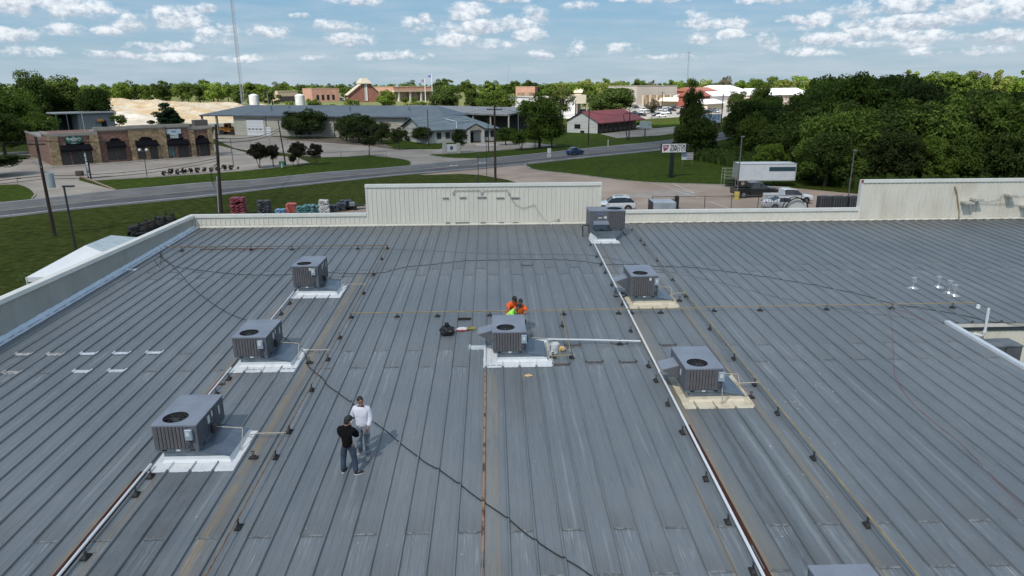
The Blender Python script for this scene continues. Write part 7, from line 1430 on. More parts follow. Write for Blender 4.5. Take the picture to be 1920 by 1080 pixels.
# motor graders / far white truck
# ================================================================ things stored around the store
def pallet_of_bags(u, v, w, d, n, colr, lab, name='bag_pallet', loose=0.0, h0=.15, bh=.13):
    p = G(u, v); t = thing(name, lab, 'pallet', (p.x, p.y, 0), .15, 'pallets of bagged goods in the grass'); mb = MB()
    for i in range(5): mb.bb(-w/2, w/2, -d/2+i*d/5, -d/2+i*d/5+d*.12, .10, .13)
    for x in (-w/2, -.05, w/2-.1): mb.bb(x, x+.1, -d/2, d/2, 0, .10)
    mb.build('pallet', mat('pallet_wood', (.22, .15, .09), .9), t); m = mat('bags_'+str(colr), colr, .55, 0, tuple(min(1, c*1.7+.04) for c in colr), nscale=3.2, lo=.5, hi=.62, detail=5); r_ = random.Random(int(u))
    bags = [] 
    for L in range(n):
        tz = h0+L*bh; s = 1-loose*L/n
        na, nb = (2, 3) if L % 2 else (3, 2); dx_, dy_ = r_.uniform(-.05, .05), r_.uniform(-.05, .05)
        for ix in range(na):
            for iy in range(nb):
                if r_.random() < loose*.5 and L > n*.5: continue
                cx = (-w/2+(ix+.5)*w/na)*s+dx_+r_.uniform(-.04, .04); cy = (-d/2+(iy+.5)*d/nb)*s+dy_+r_.uniform(-.04, .04); b = MB(); b.ell((cx, cy, tz+bh/2), (w/na*.54, d/nb*.54, bh*.66), 10, 6, jit=.07); bags.append(b)
    for b in bags: b.build('bag', m, t, smooth=True)
    return t
pallet_of_bags(449, 404, 1.7, 1.4, 13, (.20, .035, .05), 'tall stack of dark red bags in the grass beyond the parapet', bh=.145, loose=.15); pallet_of_bags(497, 403, 1.55, 1.3, 10, (.035, .04, .045), 'stack of black bags in the grass beyond the parapet', bh=.15, loose=.2)
pallet_of_bags(527, 403, 1.2, 1.1, 4, (.12, .24, .38), 'low pallet of blue bags beyond the parapet'); pallet_of_bags(548, 402, 1.3, 1.2, 8, (.42, .10, .08), 'pallet of orange red bags beyond the parapet', bh=.14, loose=.3)
pallet_of_bags(566, 402, 1.2, 1.1, 6, (.08, .20, .19), 'left pallet of teal bags beyond the parapet'); pallet_of_bags(581, 401, 1.2, 1.1, 7, (.09, .20, .20), 'middle pallet of teal bags beyond the parapet'); pallet_of_bags(594, 400, 1.2, 1.1, 6, (.10, .22, .24), 'right pallet of teal bags beyond the parapet')
pallet_of_bags(609, 400, 1.2, 1.2, 10, (.50, .48, .47), 'pallet of white bags beyond the parapet', bh=.14, loose=.3); pallet_of_bags(627, 397, 1.2, 1.0, 5, (.05, .065, .085), 'left pallet of dark wrapped goods with white tags'); pallet_of_bags(640, 395.5, 1.2, 1.0, 6, (.04, .05, .065), 'middle pallet of dark wrapped goods'); pallet_of_bags(650, 392, 1.3, 1.1, 7, (.04, .05, .07), 'tall pallet of dark wrapped goods with tags')
for u, v, l in ((664, 393, 'small trailer frame on the concrete right of the pallets'),): p = G(u, v); t = thing('utility_trailer', l, 'trailer', (p.x, p.y, 0), .4); mb = MB(); mb.bb(-1.2, 1.2, -.5, .5, .4, .48); mb.build('deck', TYRE, t); MB().rbox(-.5, .1, -.3, .3, .48, .9, .05).build('load', mat('grey_wrap', (.25, .27, .26), .6), t); [MB().cyl((0, s*.5, .25), (0, s*.62, .25), .25, n=12).build('wheel', TYRE, t) for s in (-1, 1)]
# lawn tractors seen over the left parapet
for i, (u, v, l) in enumerate(((272, 440, 'nearest black riding mower over the left parapet'), (286, 435, 'second black riding mower over the left parapet'), (303, 430, 'third black riding mower over the left parapet'), (322, 421, 'farthest black riding mower over the left parapet'))):
    p = G(u, v); t = thing('riding_mower', l, 'riding mower', (p.x-.5, p.y, 0), .9, 'black riding mowers'); mb = MB(); mb.rbox(-1.0, -.1, -.35, .35, .45, .95, .08); mb.rbox(-.1, .9, -.42, .42, .35, .6, .08); mb.rbox(.2, .7, -.28, .28, .6, .75, .06); mb.rbox(.6, .75, -.28, .28, .7, 1.15, .05); mb.build('body', RUB, t); mb = MB(); mb.tube([(-.1, 0, .8), (.05, 0, 1.15)], .025); mb.cyl((.04, 0, 1.13), (.08, 0, 1.16), .18, n=12); mb.build('steering_wheel', TYRE, t); mb = MB(); mb.tube([(.7, -.35, .6), (.75, -.35, 1.5), (.75, .35, 1.5), (.7, .35, .6)], .03); mb.build('roll_bar', FRAME, t); MB().rbox(-.6, .5, -.62, .62, .15, .32, .05).build('deck', FRAME, t)
    for x, r_ in ((-.8, .2), (.6, .32)):
        for s in (-1, 1): MB().cyl((x, s*.3, r_), (x, s*.55, r_), r_, n=12).build('wheel', TYRE, t)
# white canopy tent
TE = mat('tent_vinyl', (.78, .80, .81), .45, 0, (.72, .74, .76), nscale=.8); TEW = mat('translucent_tent', (.40, .47, .49), .4, 0, (.52, .58, .60), nscale=2.5, detail=3, stretch=(.5, 1, 1))
zE = 2.5; a = G(49, 518, zE); t = thing('canopy_tent', 'long white peaked canopy tent standing outside the left wall', 'tent', (0, 0, 0)); zP = 4.0
P = {}; P['e0'] = G(49, 520, zE); P['r0'] = G(160, 460, zP); P['r1'] = G(208, 441, zP); P['e1'] = Vector((P['r1'].x+5.0, P['r1'].y+.5, zE)); 
nx = Vector((5.2, 0, 0)); e0 = P['e0']; r0 = P['r0']; r1 = P['r1']; yb = e0.y; yt = r1.y+4
W0 = Vector((r0.x+5.4, e0.y+.2, zE)); W1 = Vector((r1.x+5.6, r1.y+3.6, zE)); e1 = Vector((e0.x+1.5, r1.y+3.6, zE))
mb = MB(); mb.add([e0, W0, r0], [(0, 1, 2)], 0); mb.add([e0, r0, r1, e1], [(0, 1, 2, 3)], 0); mb.add([r0, W0, W1, r1], [(0, 1, 2, 3)], 1); mb.add([e1, r1, W1], [(0, 1, 2)], 1); mb.build('canopy', [TE, TEW], t)
mb = MB(); 
for q0, q1 in ((e0, W0), (W0, W1), (W1, e1), (e1, e0)): mb.add([q0, q1, q1-Vector((0, 0, .30)), q0-Vector((0, 0, .30))], [(0, 1, 2, 3)])
mb.build('valance', TE, t)
for q in (e0, W0, e1, W1, e0.lerp(W0, .5), e0.lerp(e1, .5)): MB().cyl((q.x, q.y, 0), (q.x, q.y, zE), .05, n=8).build('tent_pole', WFRAME, t)
p = G(66, 528, .9); 
mb = MB(); r_ = random.Random(5)
for i in range(60): c = (p.x+r_.uniform(-.9, .9), p.y+r_.uniform(-.4, .4), .5+r_.uniform(0, .9)); mb.add([(c[0], c[1], c[2]), (c[0]+r_.uniform(-.2, .2), c[1]+.05, c[2]+.2), (c[0]+r_.uniform(-.2, .2), c[1], c[2]+.1)], [(0, 1, 2)])
tag(mb.build('plant_display', mat('plant_leaf', (.06, .09, .02), .8)), 'row of green plants for sale under the tent edge', 'plants')
# yard goods behind the parapet at the right
for (u, v, w, h, D, m, l) in ((1241, 403, 2.55, 1.55, 2.2, mat('blue_grey_tarp', (.34, .38, .42), .5, 0, (.44, .47, .50), nscale=1), 'pale blue grey covered crate inside the yard fence'),):
    p = G(u, v); t = thing('covered_crate', l, 'crate', (p.x-w/2, p.y-1.0, 0)); MB().rbox(0, w, 0, D, 0, h, .06).build('crate_body', m, t); mb = MB(); mb.bb(-.03, 0, -.03, D+.03, 0, h+.05); mb.bb(w, w+.03, -.03, D+.03, 0, h+.05); mb.build('crate_frame', FRAME, t)
p = G(1268, 392); MB_ = MB(); MB_.rbox(-.22, .22, -.22, .22, 0, 1.55, .08); tag(MB_.build('propane_cylinder', TYRE, None, (p.x, p.y, 0)), 'slim black cylinder next to the covered crate', 'cylinder')
for i, (u0, u1, l) in enumerate(((1534, 1556, 'left black water trough crate in the yard'), (1558, 1583, 'middle black water trough crate in the yard'), (1588, 1612, 'right black stacked crate by the raised parapet'))):
    a = G(u0, 392); b = G(u1, 392); t = thing('black_crate', l, 'crate', (a.x, a.y-.5, 0), 0, 'black crates in the yard'); w = b.x-a.x; MB().rbox(0, w, 0, 1.2, 0, 1.45, .06).build('crate_body', mat('black_crate_plastic', (.03, .032, .038), .6), t); mb = MB(); [mb.bb(w*k/5-.02, w*k/5+.02, -.03, 0, .1, 1.4) for k in range(6)]; mb.bb(-.04, .04, -.06, 0, 0, 1.6); mb.build('crate_ribs', mat('crate_trim', (.10, .10, .10), .6), t)
p = G(1486, 396); t = thing('round_bale_feeder', 'round dark rimmed hay ring leaning in the yard in front of the sedan', 'hay ring', (p.x, p.y-1.0, 0)); mb = MB(); n = 20
for z in (.1,): pass
mb.tube([(1.25*math.cos(PI*i/n), 0, .3+1.35*math.sin(PI*i/n)) for i in range(n+1)], .07, 6); mb.tube([(1.25*math.cos(PI*i/n), .8, .3+1.35*math.sin(PI*i/n)) for i in range(n+1)], .05, 6); mb.build('ring', TYRE, t); mb = MB(); n = 14; mb.add([(1.15*math.cos(PI*i/n), .3, .3+1.2*math.sin(PI*i/n)) for i in range(n+1)], [tuple(range(n+1))]); mb.build('ring_cover', WFRAME, t)
p = G(1440, 394); t = thing('wire_racks', 'tangle of bent metal racks in the yard left of the hay ring', 'racks', (p.x, p.y-.8, 0)); mb = MB(); 
for j in range(7): mb.tube([(j*.32-1.2, 0, 0), (j*.32-1.0, 0, 1.3), (j*.32-.6, .1, 1.75), (j*.32-.2, .2, 1.2), (j*.32-.2, .2, 0)], .025, 4)
mb.build('racks', GALV, t)
# road sign on the far shoulder
p = G(1029.5, 297); t = thing('road_sign', 'pair of small white route signs on a post beside the road', 'road sign', (p.x, p.y, 0), .2); h = hgt(1029, 277, p); MB().cyl((0, 0, 0), (0, 0, h), .05, n=6).build('post', GALV, t); MB().bb(-.38, .38, -.05, -.02, h-1.0, h-.1).build('sign_plate', WFRAME, t); mb = MB(); mb.ell((0, -.04, h-1.5), (.42, .02, .40), 14, 8); mb.build('sign_plate', WFRAME, t); text('sign_text', '6', .6, SK, t, (0, -.08, h-1.5), (PI/2, 0, 0), .003)
p = G(1140, 274); tag(MB().cyl((0, 0, 0), (0, 0, 1.5), .09, n=8).build('marker_post', WFRAME, None, (p.x, p.y, 0)), 'short white marker post by the dirt track', 'marker post')
p = G(529, 314.5); t = thing('fire_hydrant', 'small green and silver hydrant at the lawn edge', 'hydrant', (p.x, p.y, 0)); MB().cyl((0, 0, 0), (0, 0, .9), .16, n=10).build('barrel', mat('hydrant_silver', (.4, .5, .48), .5), t); mb = MB(); mb.ell((0, 0, .9), (.2, .2, .2), 10, 6); mb.build('bonnet', mat('hydrant_green', (.03, .20, .08), .5), t)
for i, (u, v, l) in enumerate(((530, 311, 'green utility box on the mulch by the hydrant'), (150, 329.5, 'low brown planter at the lot entrance'))): p = G(u, v); tag(MB().rbox(-.5, .5, -.4, .4, 0, .8, .05).build('utility_box', mat('box_%d' % i, ((.03, .16, .07), (.07, .05, .04))[i], .7), None, (p.x, p.y, 0)), l, 'utility box')
p = G(1120, 329)
# quarry mound: sunlit spoil heaps
def mound(name, px, hs, m, lab, seed):
    A = [G(*q) for q in px]; x0 = min(a.x for a in A); x1 = max(a.x for a in A); y0 = min(a.y for a in A); y1 = max(a.y for a in A); mb = MB(); nx, ny = 70, 30; vs = []
    for j in range(ny+1):
        for i in range(nx+1):
            s, q = i/nx, j/ny; x = x0+(x1-x0)*s; y = y0+(y1-y0)*q; e = min(1, s*9, (1-s)*5)*math.sin(PI*min(1, q*1.0))**.6; n_ = mnoise.fractal(Vector((x*.045+seed, y*.045, 0)), 1, 2, 6); z = hs(s)*max(0, e)*(1+n_*.45)+max(0, e)*mnoise.noise(Vector((x*.2, y*.2, seed)))*.8
            vs.append((x, y, max(0, z)))
    mb.add(vs, [(j*(nx+1)+i, j*(nx+1)+i+1, (j+1)*(nx+1)+i+1, (j+1)*(nx+1)+i) for j in range(ny) for i in range(nx)]); o = mb.build(name, m, None, kind='structure'); return o
SPOIL = mat('spoil_earth', (.34, .25, .14), .95, 0, (.36, .32, .25), nscale=.10, lo=.40, hi=.60, detail=8, bump=.8, bscale=.8, bdist=.8, fine=.15, fscale=.6); LIME = mat('lime_rubble', (.42, .40, .35), .95, 0, (.36, .32, .26), nscale=.15, bump=.6, bscale=1, bdist=.5)
mound('spoil_mound', [(212,228),(432,228),(212,208),(432,208)], lambda s: 8.2-4.2*s, SPOIL, '', 3); mound('rubble_mound', [(205,236),(264,236),(205,224),(264,224)], lambda s: 4.6-2.8*s, LIME, '', 9)
# ================================================================ trees and shrubs
def leaf_mat(name, a, b, rnd=.25, trans=.35):
    m = bpy.data.materials.new(name); m.use_nodes = True; N = m.node_tree.nodes; L = m.node_tree.links; N.clear()
    out = N.new('ShaderNodeOutputMaterial'); mx = N.new('ShaderNodeMixShader'); df = N.new('ShaderNodeBsdfDiffuse'); tr = N.new('ShaderNodeBsdfTranslucent')
    g = N.new('ShaderNodeNewGeometry'); oi = N.new('ShaderNodeObjectInfo'); tc_ = N.new('ShaderNodeTexCoord'); n = N.new('ShaderNodeTexNoise'); n.inputs['Scale'].default_value = 3.5; n.inputs['Detail'].default_value = 3; L.new(tc_.outputs['Object'], n.inputs['Vector'])
    def mp(v, i0, i1, o0, o1):
        q = N.new('ShaderNodeMapRange'); L.new(v, q.inputs[0]); q.inputs[1].default_value = i0; q.inputs[2].default_value = i1; q.inputs[3].default_value = o0; q.inputs[4].default_value = o1; return q.outputs[0]
    f = N.new('ShaderNodeMath'); f.operation = 'ADD'; L.new(mp(n.outputs[0], .35, .65, 0, .6), f.inputs[0]); L.new(mp(g.outputs['Random Per Island'], 0, 1, 0, .4), f.inputs[1])
    c = N.new('ShaderNodeMix'); c.data_type = 'RGBA'; L.new(f.outputs[0], c.inputs[0]); c.inputs[6].default_value = a+(1,); c.inputs[7].default_value = b+(1,)
    v = N.new('ShaderNodeVectorMath'); v.operation = 'SCALE'; L.new(c.outputs[2], v.inputs[0]); mm = N.new('ShaderNodeMath'); mm.operation = 'MULTIPLY'; L.new(mp(oi.outputs['Random'], 0, 1, 1-rnd, 1+rnd), mm.inputs[0]); L.new(mp(g.outputs['Random Per Island'], 0, 1, .75, 1.25), mm.inputs[1]); L.new(mm.outputs[0], v.inputs['Scale'])
    L.new(v.outputs[0], df.inputs[0]); L.new(v.outputs[0], tr.inputs[0]); mx.inputs[0].default_value = trans; L.new(df.outputs[0], mx.inputs[1]); L.new(tr.outputs[0], mx.inputs[2]); L.new(mx.outputs[0], out.inputs[0]); return m
LM = {'dark': leaf_mat('dark_oak_leaf', (.036, .058, .016), (.082, .120, .032)), 'oak': leaf_mat('live_oak_leaf', (.034, .052, .018), (.068, .092, .030)), 'mid': leaf_mat('green_leaf', (.056, .094, .018), (.125, .175, .038)), 'bright': leaf_mat('spring_leaf', (.10, .165, .026), (.19, .26, .05)),
      'yellow': leaf_mat('yellow_green_leaf', (.16, .20, .045), (.26, .29, .08)), 'brown': leaf_mat('budding_twigs', (.13, .115, .075), (.19, .165, .11)), 'maroon': leaf_mat('dark_purple_leaf', (.024, .028, .016), (.055, .045, .032)), 'fir': leaf_mat('conifer_needle', (.016, .036, .018), (.03, .055, .025), trans=.1)}
BARK = mat('bark', (.085, .068, .052), .95, 0, (.05, .04, .032), nscale=6, bump=.6, bscale=14, bdist=.05, space='obj')
def crown_arrays(seed, nl, nleaf, leaf, shape='round', sx=1.0, sz=1.0, hollow=.55, lr=(.15, .40)):
    rs = np.random.RandomState(seed); C = []; tries = 0
    while len(C) < nl:
        tries += 1; p = rs.uniform(-1, 1, 3); r = np.linalg.norm(p)
        if r > 1 or r < .1: continue
        if shape == 'cone':
            zz = (p[2]+1)/2
            if math.hypot(p[0], p[1]) > (1-zz)*.95+.05: continue
        if shape == 'umbrella' and p[2] < -.35: continue
        if shape == 'round' and p[2] < -.92: continue
        C.append(p*rs.uniform(.62, .92))
    C = np.array(C); R_ = rs.uniform(lr[0], lr[1], nl)
    if shape == 'cone': R_ *= .62
    per = nleaf//nl; P = []; Nn = []
    for c, r in zip(C, R_):
        d = rs.normal(size=(per, 3)); d /= np.linalg.norm(d, axis=1)[:, None]; d[:, 2] = np.where((d[:, 2] < -.35) & (rs.rand(per) < .45), -d[:, 2]*.6, d[:, 2]); rad = r*(hollow+(1-hollow)*rs.rand(per)**.6)
        P.append(c+d*rad[:, None]*np.array([1, 1, .82])); Nn.append(d)
    P = np.vstack(P); Nn = np.vstack(Nn); P = P*np.array([sx, sx, sz]); n = len(P)
    Nn = Nn+rs.normal(size=(n, 3))*.55+np.array([0, 0, .25]); Nn /= np.linalg.norm(Nn, axis=1)[:, None]
    t = np.cross(Nn, rs.normal(size=(n, 3))); t /= np.linalg.norm(t, axis=1)[:, None]; b = np.cross(Nn, t); s = leaf*rs.uniform(.6, 1.35, n)[:, None]
    V = np.empty((n*4, 3)); V[0::4] = P-t*s*.5; V[1::4] = P+b*s*.34-t*s*.05; V[2::4] = P+t*s*.5; V[3::4] = P-b*s*.34+t*s*.05
    return V, n
def quads_mesh(name, V, n, m):
    me = bpy.data.meshes.new(name); me.vertices.add(n*4); me.vertices.foreach_set('co', V.astype(np.float32).ravel()); me.loops.add(n*4); me.loops.foreach_set('vertex_index', np.arange(n*4, dtype=np.int32)); me.polygons.add(n); me.polygons.foreach_set('loop_start', np.arange(0, n*4, 4, dtype=np.int32)); me.update(calc_edges=True); me.materials.append(m); return me
CROWNS = {}
def crown(kind, var, hi=True, shape='round', sz=1.0):
    k = (kind, var, hi, shape, sz)
    if k not in CROWNS:
        V, n = crown_arrays(100+var*7+len(kind)*3, 62 if hi else 26, 14000 if hi else 3400, .075 if hi else .115, shape, 1, sz); CROWNS[k] = quads_mesh('crown', V, n, LM[kind])
    return CROWNS[k]
TRUNKS = {}
def trunk_mesh(var, multi=1):
    k = (var, multi)
    if k in TRUNKS: return TRUNKS[k]
    r_ = random.Random(var*5+multi); mb = MB()
    for q in range(multi):
        a0 = 2*PI*q/multi; sp = .25 if multi > 1 else 0; base = Vector((.04*math.cos(a0)*(multi > 1), .04*math.sin(a0)*(multi > 1), 0)); P = [base]; d = Vector((sp*math.cos(a0), sp*math.sin(a0), 1))
        for i in range(4): d = d+Vector((r_.uniform(-.12, .12), r_.uniform(-.12, .12), 0)); P.append(P[-1]+d.normalized()*.2)
        rr = .045 if multi == 1 else .02; mb.tube(P, [rr*1.25, rr, rr*.85, rr*.65, rr*.4], 7)
        for i in range(5):
            b = P[2+i % 3]; a = r_.uniform(0, 6.28); e = b+Vector((math.cos(a)*.38, math.sin(a)*.38, r_.uniform(.18, .4))); mb.tube([b, b.lerp(e, .5)+Vector((0, 0, .03)), e], [rr*.5, rr*.35, rr*.12], 5)
    TRUNKS[k] = mb.mesh('trunk', BARK); return TRUNKS[k]
rt = random.Random(77)
def tree(x, y, h, rad, kind, lab, hi=True, shape='round', zb=.28, multi=1, name='broadleaf_tree', group=None, z0=0.0, var=None, cat='tree'):
    var = rt.randrange(4 if hi else 5) if var is None else var; t = thing(name, lab, cat, (x, y, z0), rt.uniform(0, 6.28), group)
    tr = link('trunk', trunk_mesh(var, multi), t); tr.scale = (min(rad*1.15, h), min(rad*1.15, h), h*.74)
    c = link('crown', crown(kind, var, hi, shape), t); ch = h*(1-zb)/2; c.location = (0, 0, h*zb+ch); c.scale = (rad, rad*rt.uniform(.88, 1.1), ch/.98); return t
def ptree(u, vbase, vtop, wpx, kind, lab, **k):
    p = G(u, vbase); d = (p-CAM).length/FPX; return tree(p.x, p.y, hgt(u, vtop, p), wpx*d/2, kind, lab, **k)
# --- named trees near the road
ptree(580, 259, 200, 84, 'oak', 'wide dark live oak in front of the beige building', zb=.06); ptree(556, 257, 206, 50, 'oak', 'left part oak beside the widest live oak', zb=.08, name='broadleaf_tree')
ptree(674, 267, 209, 84, 'oak', 'spreading dark oak right of the widest live oak', zb=.04); ptree(650, 264, 213, 46, 'oak', 'rounded dark oak between the two large oaks', zb=.05); ptree(716, 270, 225, 44, 'oak', 'smaller oak at the right end of the mulch bed', zb=.06)
ptree(487, 315, 264, 46, 'maroon', 'left dark crepe myrtle by the road, largest of the row', multi=3, zb=.26, name='small_tree'); ptree(513, 312, 268, 26, 'maroon', 'second crepe myrtle from the left by the road', multi=4, zb=.26, name='small_tree')
ptree(560, 310, 262, 40, 'maroon', 'third crepe myrtle from the left, right of the plain pole', multi=3, zb=.26, name='small_tree'); ptree(594, 309, 266, 33, 'maroon', 'fourth crepe myrtle from the left on the lawn', multi=2, zb=.26, name='small_tree'); ptree(550, 313, 288, 16, 'maroon', 'thin sapling below the third crepe myrtle', multi=3, zb=.3, name='small_tree')
ptree(693, 293, 255, 28, 'oak', 'small round tree at the lawn tip by the driveway', zb=.38, name='small_tree', shape='umbrella'); ptree(749, 281, 237, 36, 'oak', 'small tree left of the office house', zb=.25, multi=2, name='small_tree'); ptree(783, 270, 238, 26, 'oak', 'left multi stemmed tree before the office gable', zb=.2, multi=3, name='small_tree'); ptree(797, 270, 236, 30, 'oak', 'right multi stemmed tree before the office gable', zb=.2, multi=3, name='small_tree')
ptree(862, 286, 240, 32, 'oak', 'dark small tree in front of the porch', zb=.28, multi=3, name='small_tree'); ptree(948, 272, 236, 40, 'dark', 'round dark shrub tree right of the office', zb=.1)
ptree(1012, 278, 167, 92, 'mid', 'tall loose green tree right of centre beside the road', zb=.12); ptree(977, 281, 240, 44, 'mid', 'dark low tree left of the tall green tree', zb=.2, multi=3, name='small_tree'); ptree(1035, 276, 215, 50, 'mid', 'leafy tree right of the tall green tree', zb=.2); ptree(1003, 279, 232, 44, 'mid', 'low tree under the tall green tree', zb=.25, multi=2, name='small_tree')
ptree(1054, 248, 163, 50, 'yellow', 'sparse yellow green tree by the white warehouse', zb=.45, hi=False); ptree(834, 219, 157, 66, 'dark', 'large dark tree behind the open shed', zb=.1); ptree(887, 220, 168, 40, 'dark', 'narrow dark tree right of the large dark one'); ptree(930, 222, 166, 74, 'mid', 'broad green tree behind the crossarm pole', zb=.12); ptree(905, 216, 172, 40, 'dark', 'dark green tree between shed and broad tree', zb=.12)
ptree(725, 205, 165, 42, 'bright', 'bright green round tree in front of the church', zb=.06); ptree(1155, 223, 161, 92, 'dark', 'wide dark oak behind the red roofed building', zb=.15); ptree(1120, 222, 176, 36, 'dark', 'left shoulder oak of the wide dark oak', zb=.12)
ptree(1293, 290, 149, 44, 'dark', 'very tall narrow dark tree beside the store sign', zb=.10, var=1); ptree(1304, 292, 208, 78, 'dark', 'broad dark tree at the foot of the very tall tree', zb=.06); ptree(1276, 287, 232, 44, 'dark', 'lower dark tree left of the very tall one', zb=.06); ptree(1325, 288, 236, 44, 'dark', 'low dark tree below the billboard', zb=.05)
ptree(1222, 222, 185, 26, 'brown', 'half bare tree standing by the far car park', zb=.2, hi=False); ptree(320, 250, 186, 78, 'fir', 'dark layered conifer behind the brick strip', shape='cone', zb=.12, name='conifer_tree'); ptree(225, 246, 212, 28, 'bright', 'thin light green sapling behind the brick strip', hi=False); ptree(-8, 330, 286, 96, 'oak', 'grey green tree at the left frame edge', zb=.3)
for i in range(12):
    u = 308+i*12.6; v = 329.5-i*1.05; p = G(u, v); k = (p-CAM).length/FPX; s = (7.5, 11, 8, 10, 8.5, 9, 8.5, 7, 8, 9.5, 8.5, 5)[i]*k; t = thing('shrub', ('leftmost dark purple shrub of the row by the lot', 'second and largest dark shrub from the left')[i] if i < 2 else '%s dark purple shrub from the left in the row by the lot' % ('third fourth fifth sixth seventh eighth ninth tenth eleventh twelfth'.split()[i-2]), 'shrub', (p.x, p.y, 0), 0, 'dark shrubs along the lot edge'); c = link('foliage', crown('maroon', i % 5, False), t); c.scale = (s*.58, s*.58, s*.62); c.location = (0, 0, s*.56); link('stem', trunk_mesh(0, 3), t).scale = (s*.6,)*3
for i, (u, v, s) in enumerate(((818,267,9),(842,266,9),(901,262,11),(914,262,12),(927,262,10),(764,265,14),(838,267,8),(1196,236,9),(1000,240,20),(660,262,12))): p = G(u, v); k = (p-CAM).length/FPX; t = thing('bush', 'low dark bush number by the office wall'.replace(' number', '') if False else ('left small bush below the office windows', 'small bush between office windows and porch', 'tall bush right of the porch column', 'bush under the right office window', 'bush at the right office corner', 'bush at the left office corner', 'tiny bush beside the porch', 'bush at the motel end', 'bush behind the tall green tree', 'bush in the mulch between oaks')[i], 'bush', (p.x, p.y, 0)); c = link('foliage', crown('dark', i % 5, False), t); s *= k; c.scale = (s*.55, s*.5, s*.5); c.location = (0, 0, s*.42)
# --- the dark woods at the right, tree by tree
def wood_edge(u): return 352 if u > 1480 else 300+(u-1380)*.5
n = 0; placed = []
rows = [(350,1545,1990,42),(338,1530,1990,44),(322,1505,1980,46),(304,1440,1980,48),(286,1405,1980,50),(270,1385,1970,50),(255,1375,1970,50),(241,1385,1970,48),(228,1395,1960,46),(216,1440,1960,46),(206,1540,1960,44)]
for ri, (v, u0, u1, step) in enumerate(rows):
    u = u0+rt.uniform(0, step*.5)
    while u < u1:
        p = G(u, v+rt.uniform(-2, 2)); hT = rt.uniform(9, 13.5) if ri < 3 else rt.uniform(12, 16.5)
        if u > 1725 and ri > 2: hT = rt.uniform(9.5, 12.3)
        if u < 1512: hT = rt.uniform(8, 11)
        if 1520 < u < 1700 and ri > 4: hT = rt.uniform(15, 17.2)
        if ri == 0: hT = rt.uniform(5, 9)
        if u < 1470 and ri < 6: hT = rt.uniform(7, 11)
        pass
        if u > 1790 and ri > 7: hT = min(hT, 12.5)
        kd = rt.choices(['dark', 'mid', 'oak', 'bright'], (5, 5.0, 1.4, 1.6))[0]
        if ri > 6: kd = rt.choices(['dark', 'mid', 'oak'], (7, 2, 1))[0]
        tree(p.x, p.y, hT, hT*rt.uniform(.40, .54), kd, '%s tree, %s row of the wood, %s' % ({'dark': 'dark green', 'mid': 'leafy green', 'oak': 'grey green', 'bright': 'light green'}[kd], ('front', 'second', 'third', 'fourth', 'fifth', 'sixth', 'seventh', 'eighth', 'ninth', 'tenth', 'skyline')[ri], 'by its left corner' if u < 1455 else 'above the box trailer' if u < 1510 else 'left of the grey lamp post' if u < 1590 else 'right of the grey lamp post' if u < 1670 else 'above the raised parapet start' if u < 1760 else 'above the yellow vent pipe' if u < 1850 else 'at the right frame edge'), hi=(ri < 7), zb=.04, group='trees of the dense wood'); n += 1; u += step*rt.uniform(.8, 1.25)
for u, v, vt, w, kd, l in ((1395,290,182,78,'dark','big dark tree at the left front of the woods'),(1412,300,205,70,'mid','leafy green tree at the front corner of the woods'),(1368,262,222,30,'dark','low tree beside the highway at the woods corner'),(1548,262,141,66,'dark','tall dark tree with a pointed top in the woods'),(1580,300,200,74,'mid','green rounded tree in the left part of the woods'),(1600,240,139,80,'dark','highest rounded dark crown in the woods'),(1440,330,262,70,'bright','lighter green bushy tree at the front of the woods'),(1530,345,250,90,'mid','mid green tree at the front of the woods behind the trailer'),(1620,345,230,110,'mid','large mid green tree at the front of the woods'),(1380,215,168,40,'dark','dark tree behind the big tree at the woods corner'),(1425,226,152,40,'dark','narrow dark tree above the billboard trees'),(1850,330,225,90,'bright','lighter leafy tree in the right part of the woods')): ptree(u, v, vt, w, kd, l, zb=.05)
print('wood trees', n)
# --- left treeline, tree by tree
for u, v, vt, w, kd, l in ((15,270,152,90,'mid','tall airy tree at the left edge behind the strip'),(75,244,124,56,'dark','tallest dark tree behind the brick strip'),(110,240,142,84,'dark','broad very dark tree behind the brick strip'),(45,256,165,60,'bright','bright tree left of the tallest dark tree'),(160,236,150,64,'mid','green tree right of the broad dark tree'),(185,242,160,66,'dark','dark green tree by the quarry edge'),(140,232,140,50,'mid','green crown above the broad dark tree'),(10,290,200,80,'dark','dark lower tree at the left edge'),(75,285,205,70,'mid','leafy green tree just behind the strip mall wall')): ptree(u, v, vt, w, kd, l, zb=.06)
nt_ = 0
def band(v, u0, u1, step, hr, kinds, lab, grp, rr=(.42, .6), ex=()):
    global nt_
    u = u0
    while u < u1:
        uu = u+rt.uniform(-step*.3, step*.3); u += step*rt.uniform(.75, 1.3)
        if any(a < uu < b for a, b in ex): continue
        p = G(uu, v+rt.uniform(-.8, .8)); h = rt.uniform(*hr); tree(p.x, p.y, h, h*rt.uniform(*rr), (kk := rt.choice(kinds)), '%s %s' % ({'dark': 'dark', 'mid': 'green', 'bright': 'bright', 'yellow': 'yellowish', 'brown': 'half bare'}[kk], lab % ('left of the brick strip roof' if uu < 120 else 'above the brick strip' if uu < 260 else 'above the quarry' if uu < 420 else 'around the tall mast' if uu < 500 else 'between the silos' if uu < 580 else 'left of the church' if uu < 660 else 'near the flagpoles' if uu < 830 else 'above the office house' if uu < 960 else 'left of the red roof' if uu < 1090 else 'above the red roof' if uu < 1200 else 'above the far car park' if uu < 1300 else 'above the billboard' if uu < 1420 else 'beyond the left part of the wood' if uu < 1600 else 'beyond the middle of the wood' if uu < 1780 else 'beyond the right part of the wood')), hi=False, zb=.04, group=grp); nt_ += 1
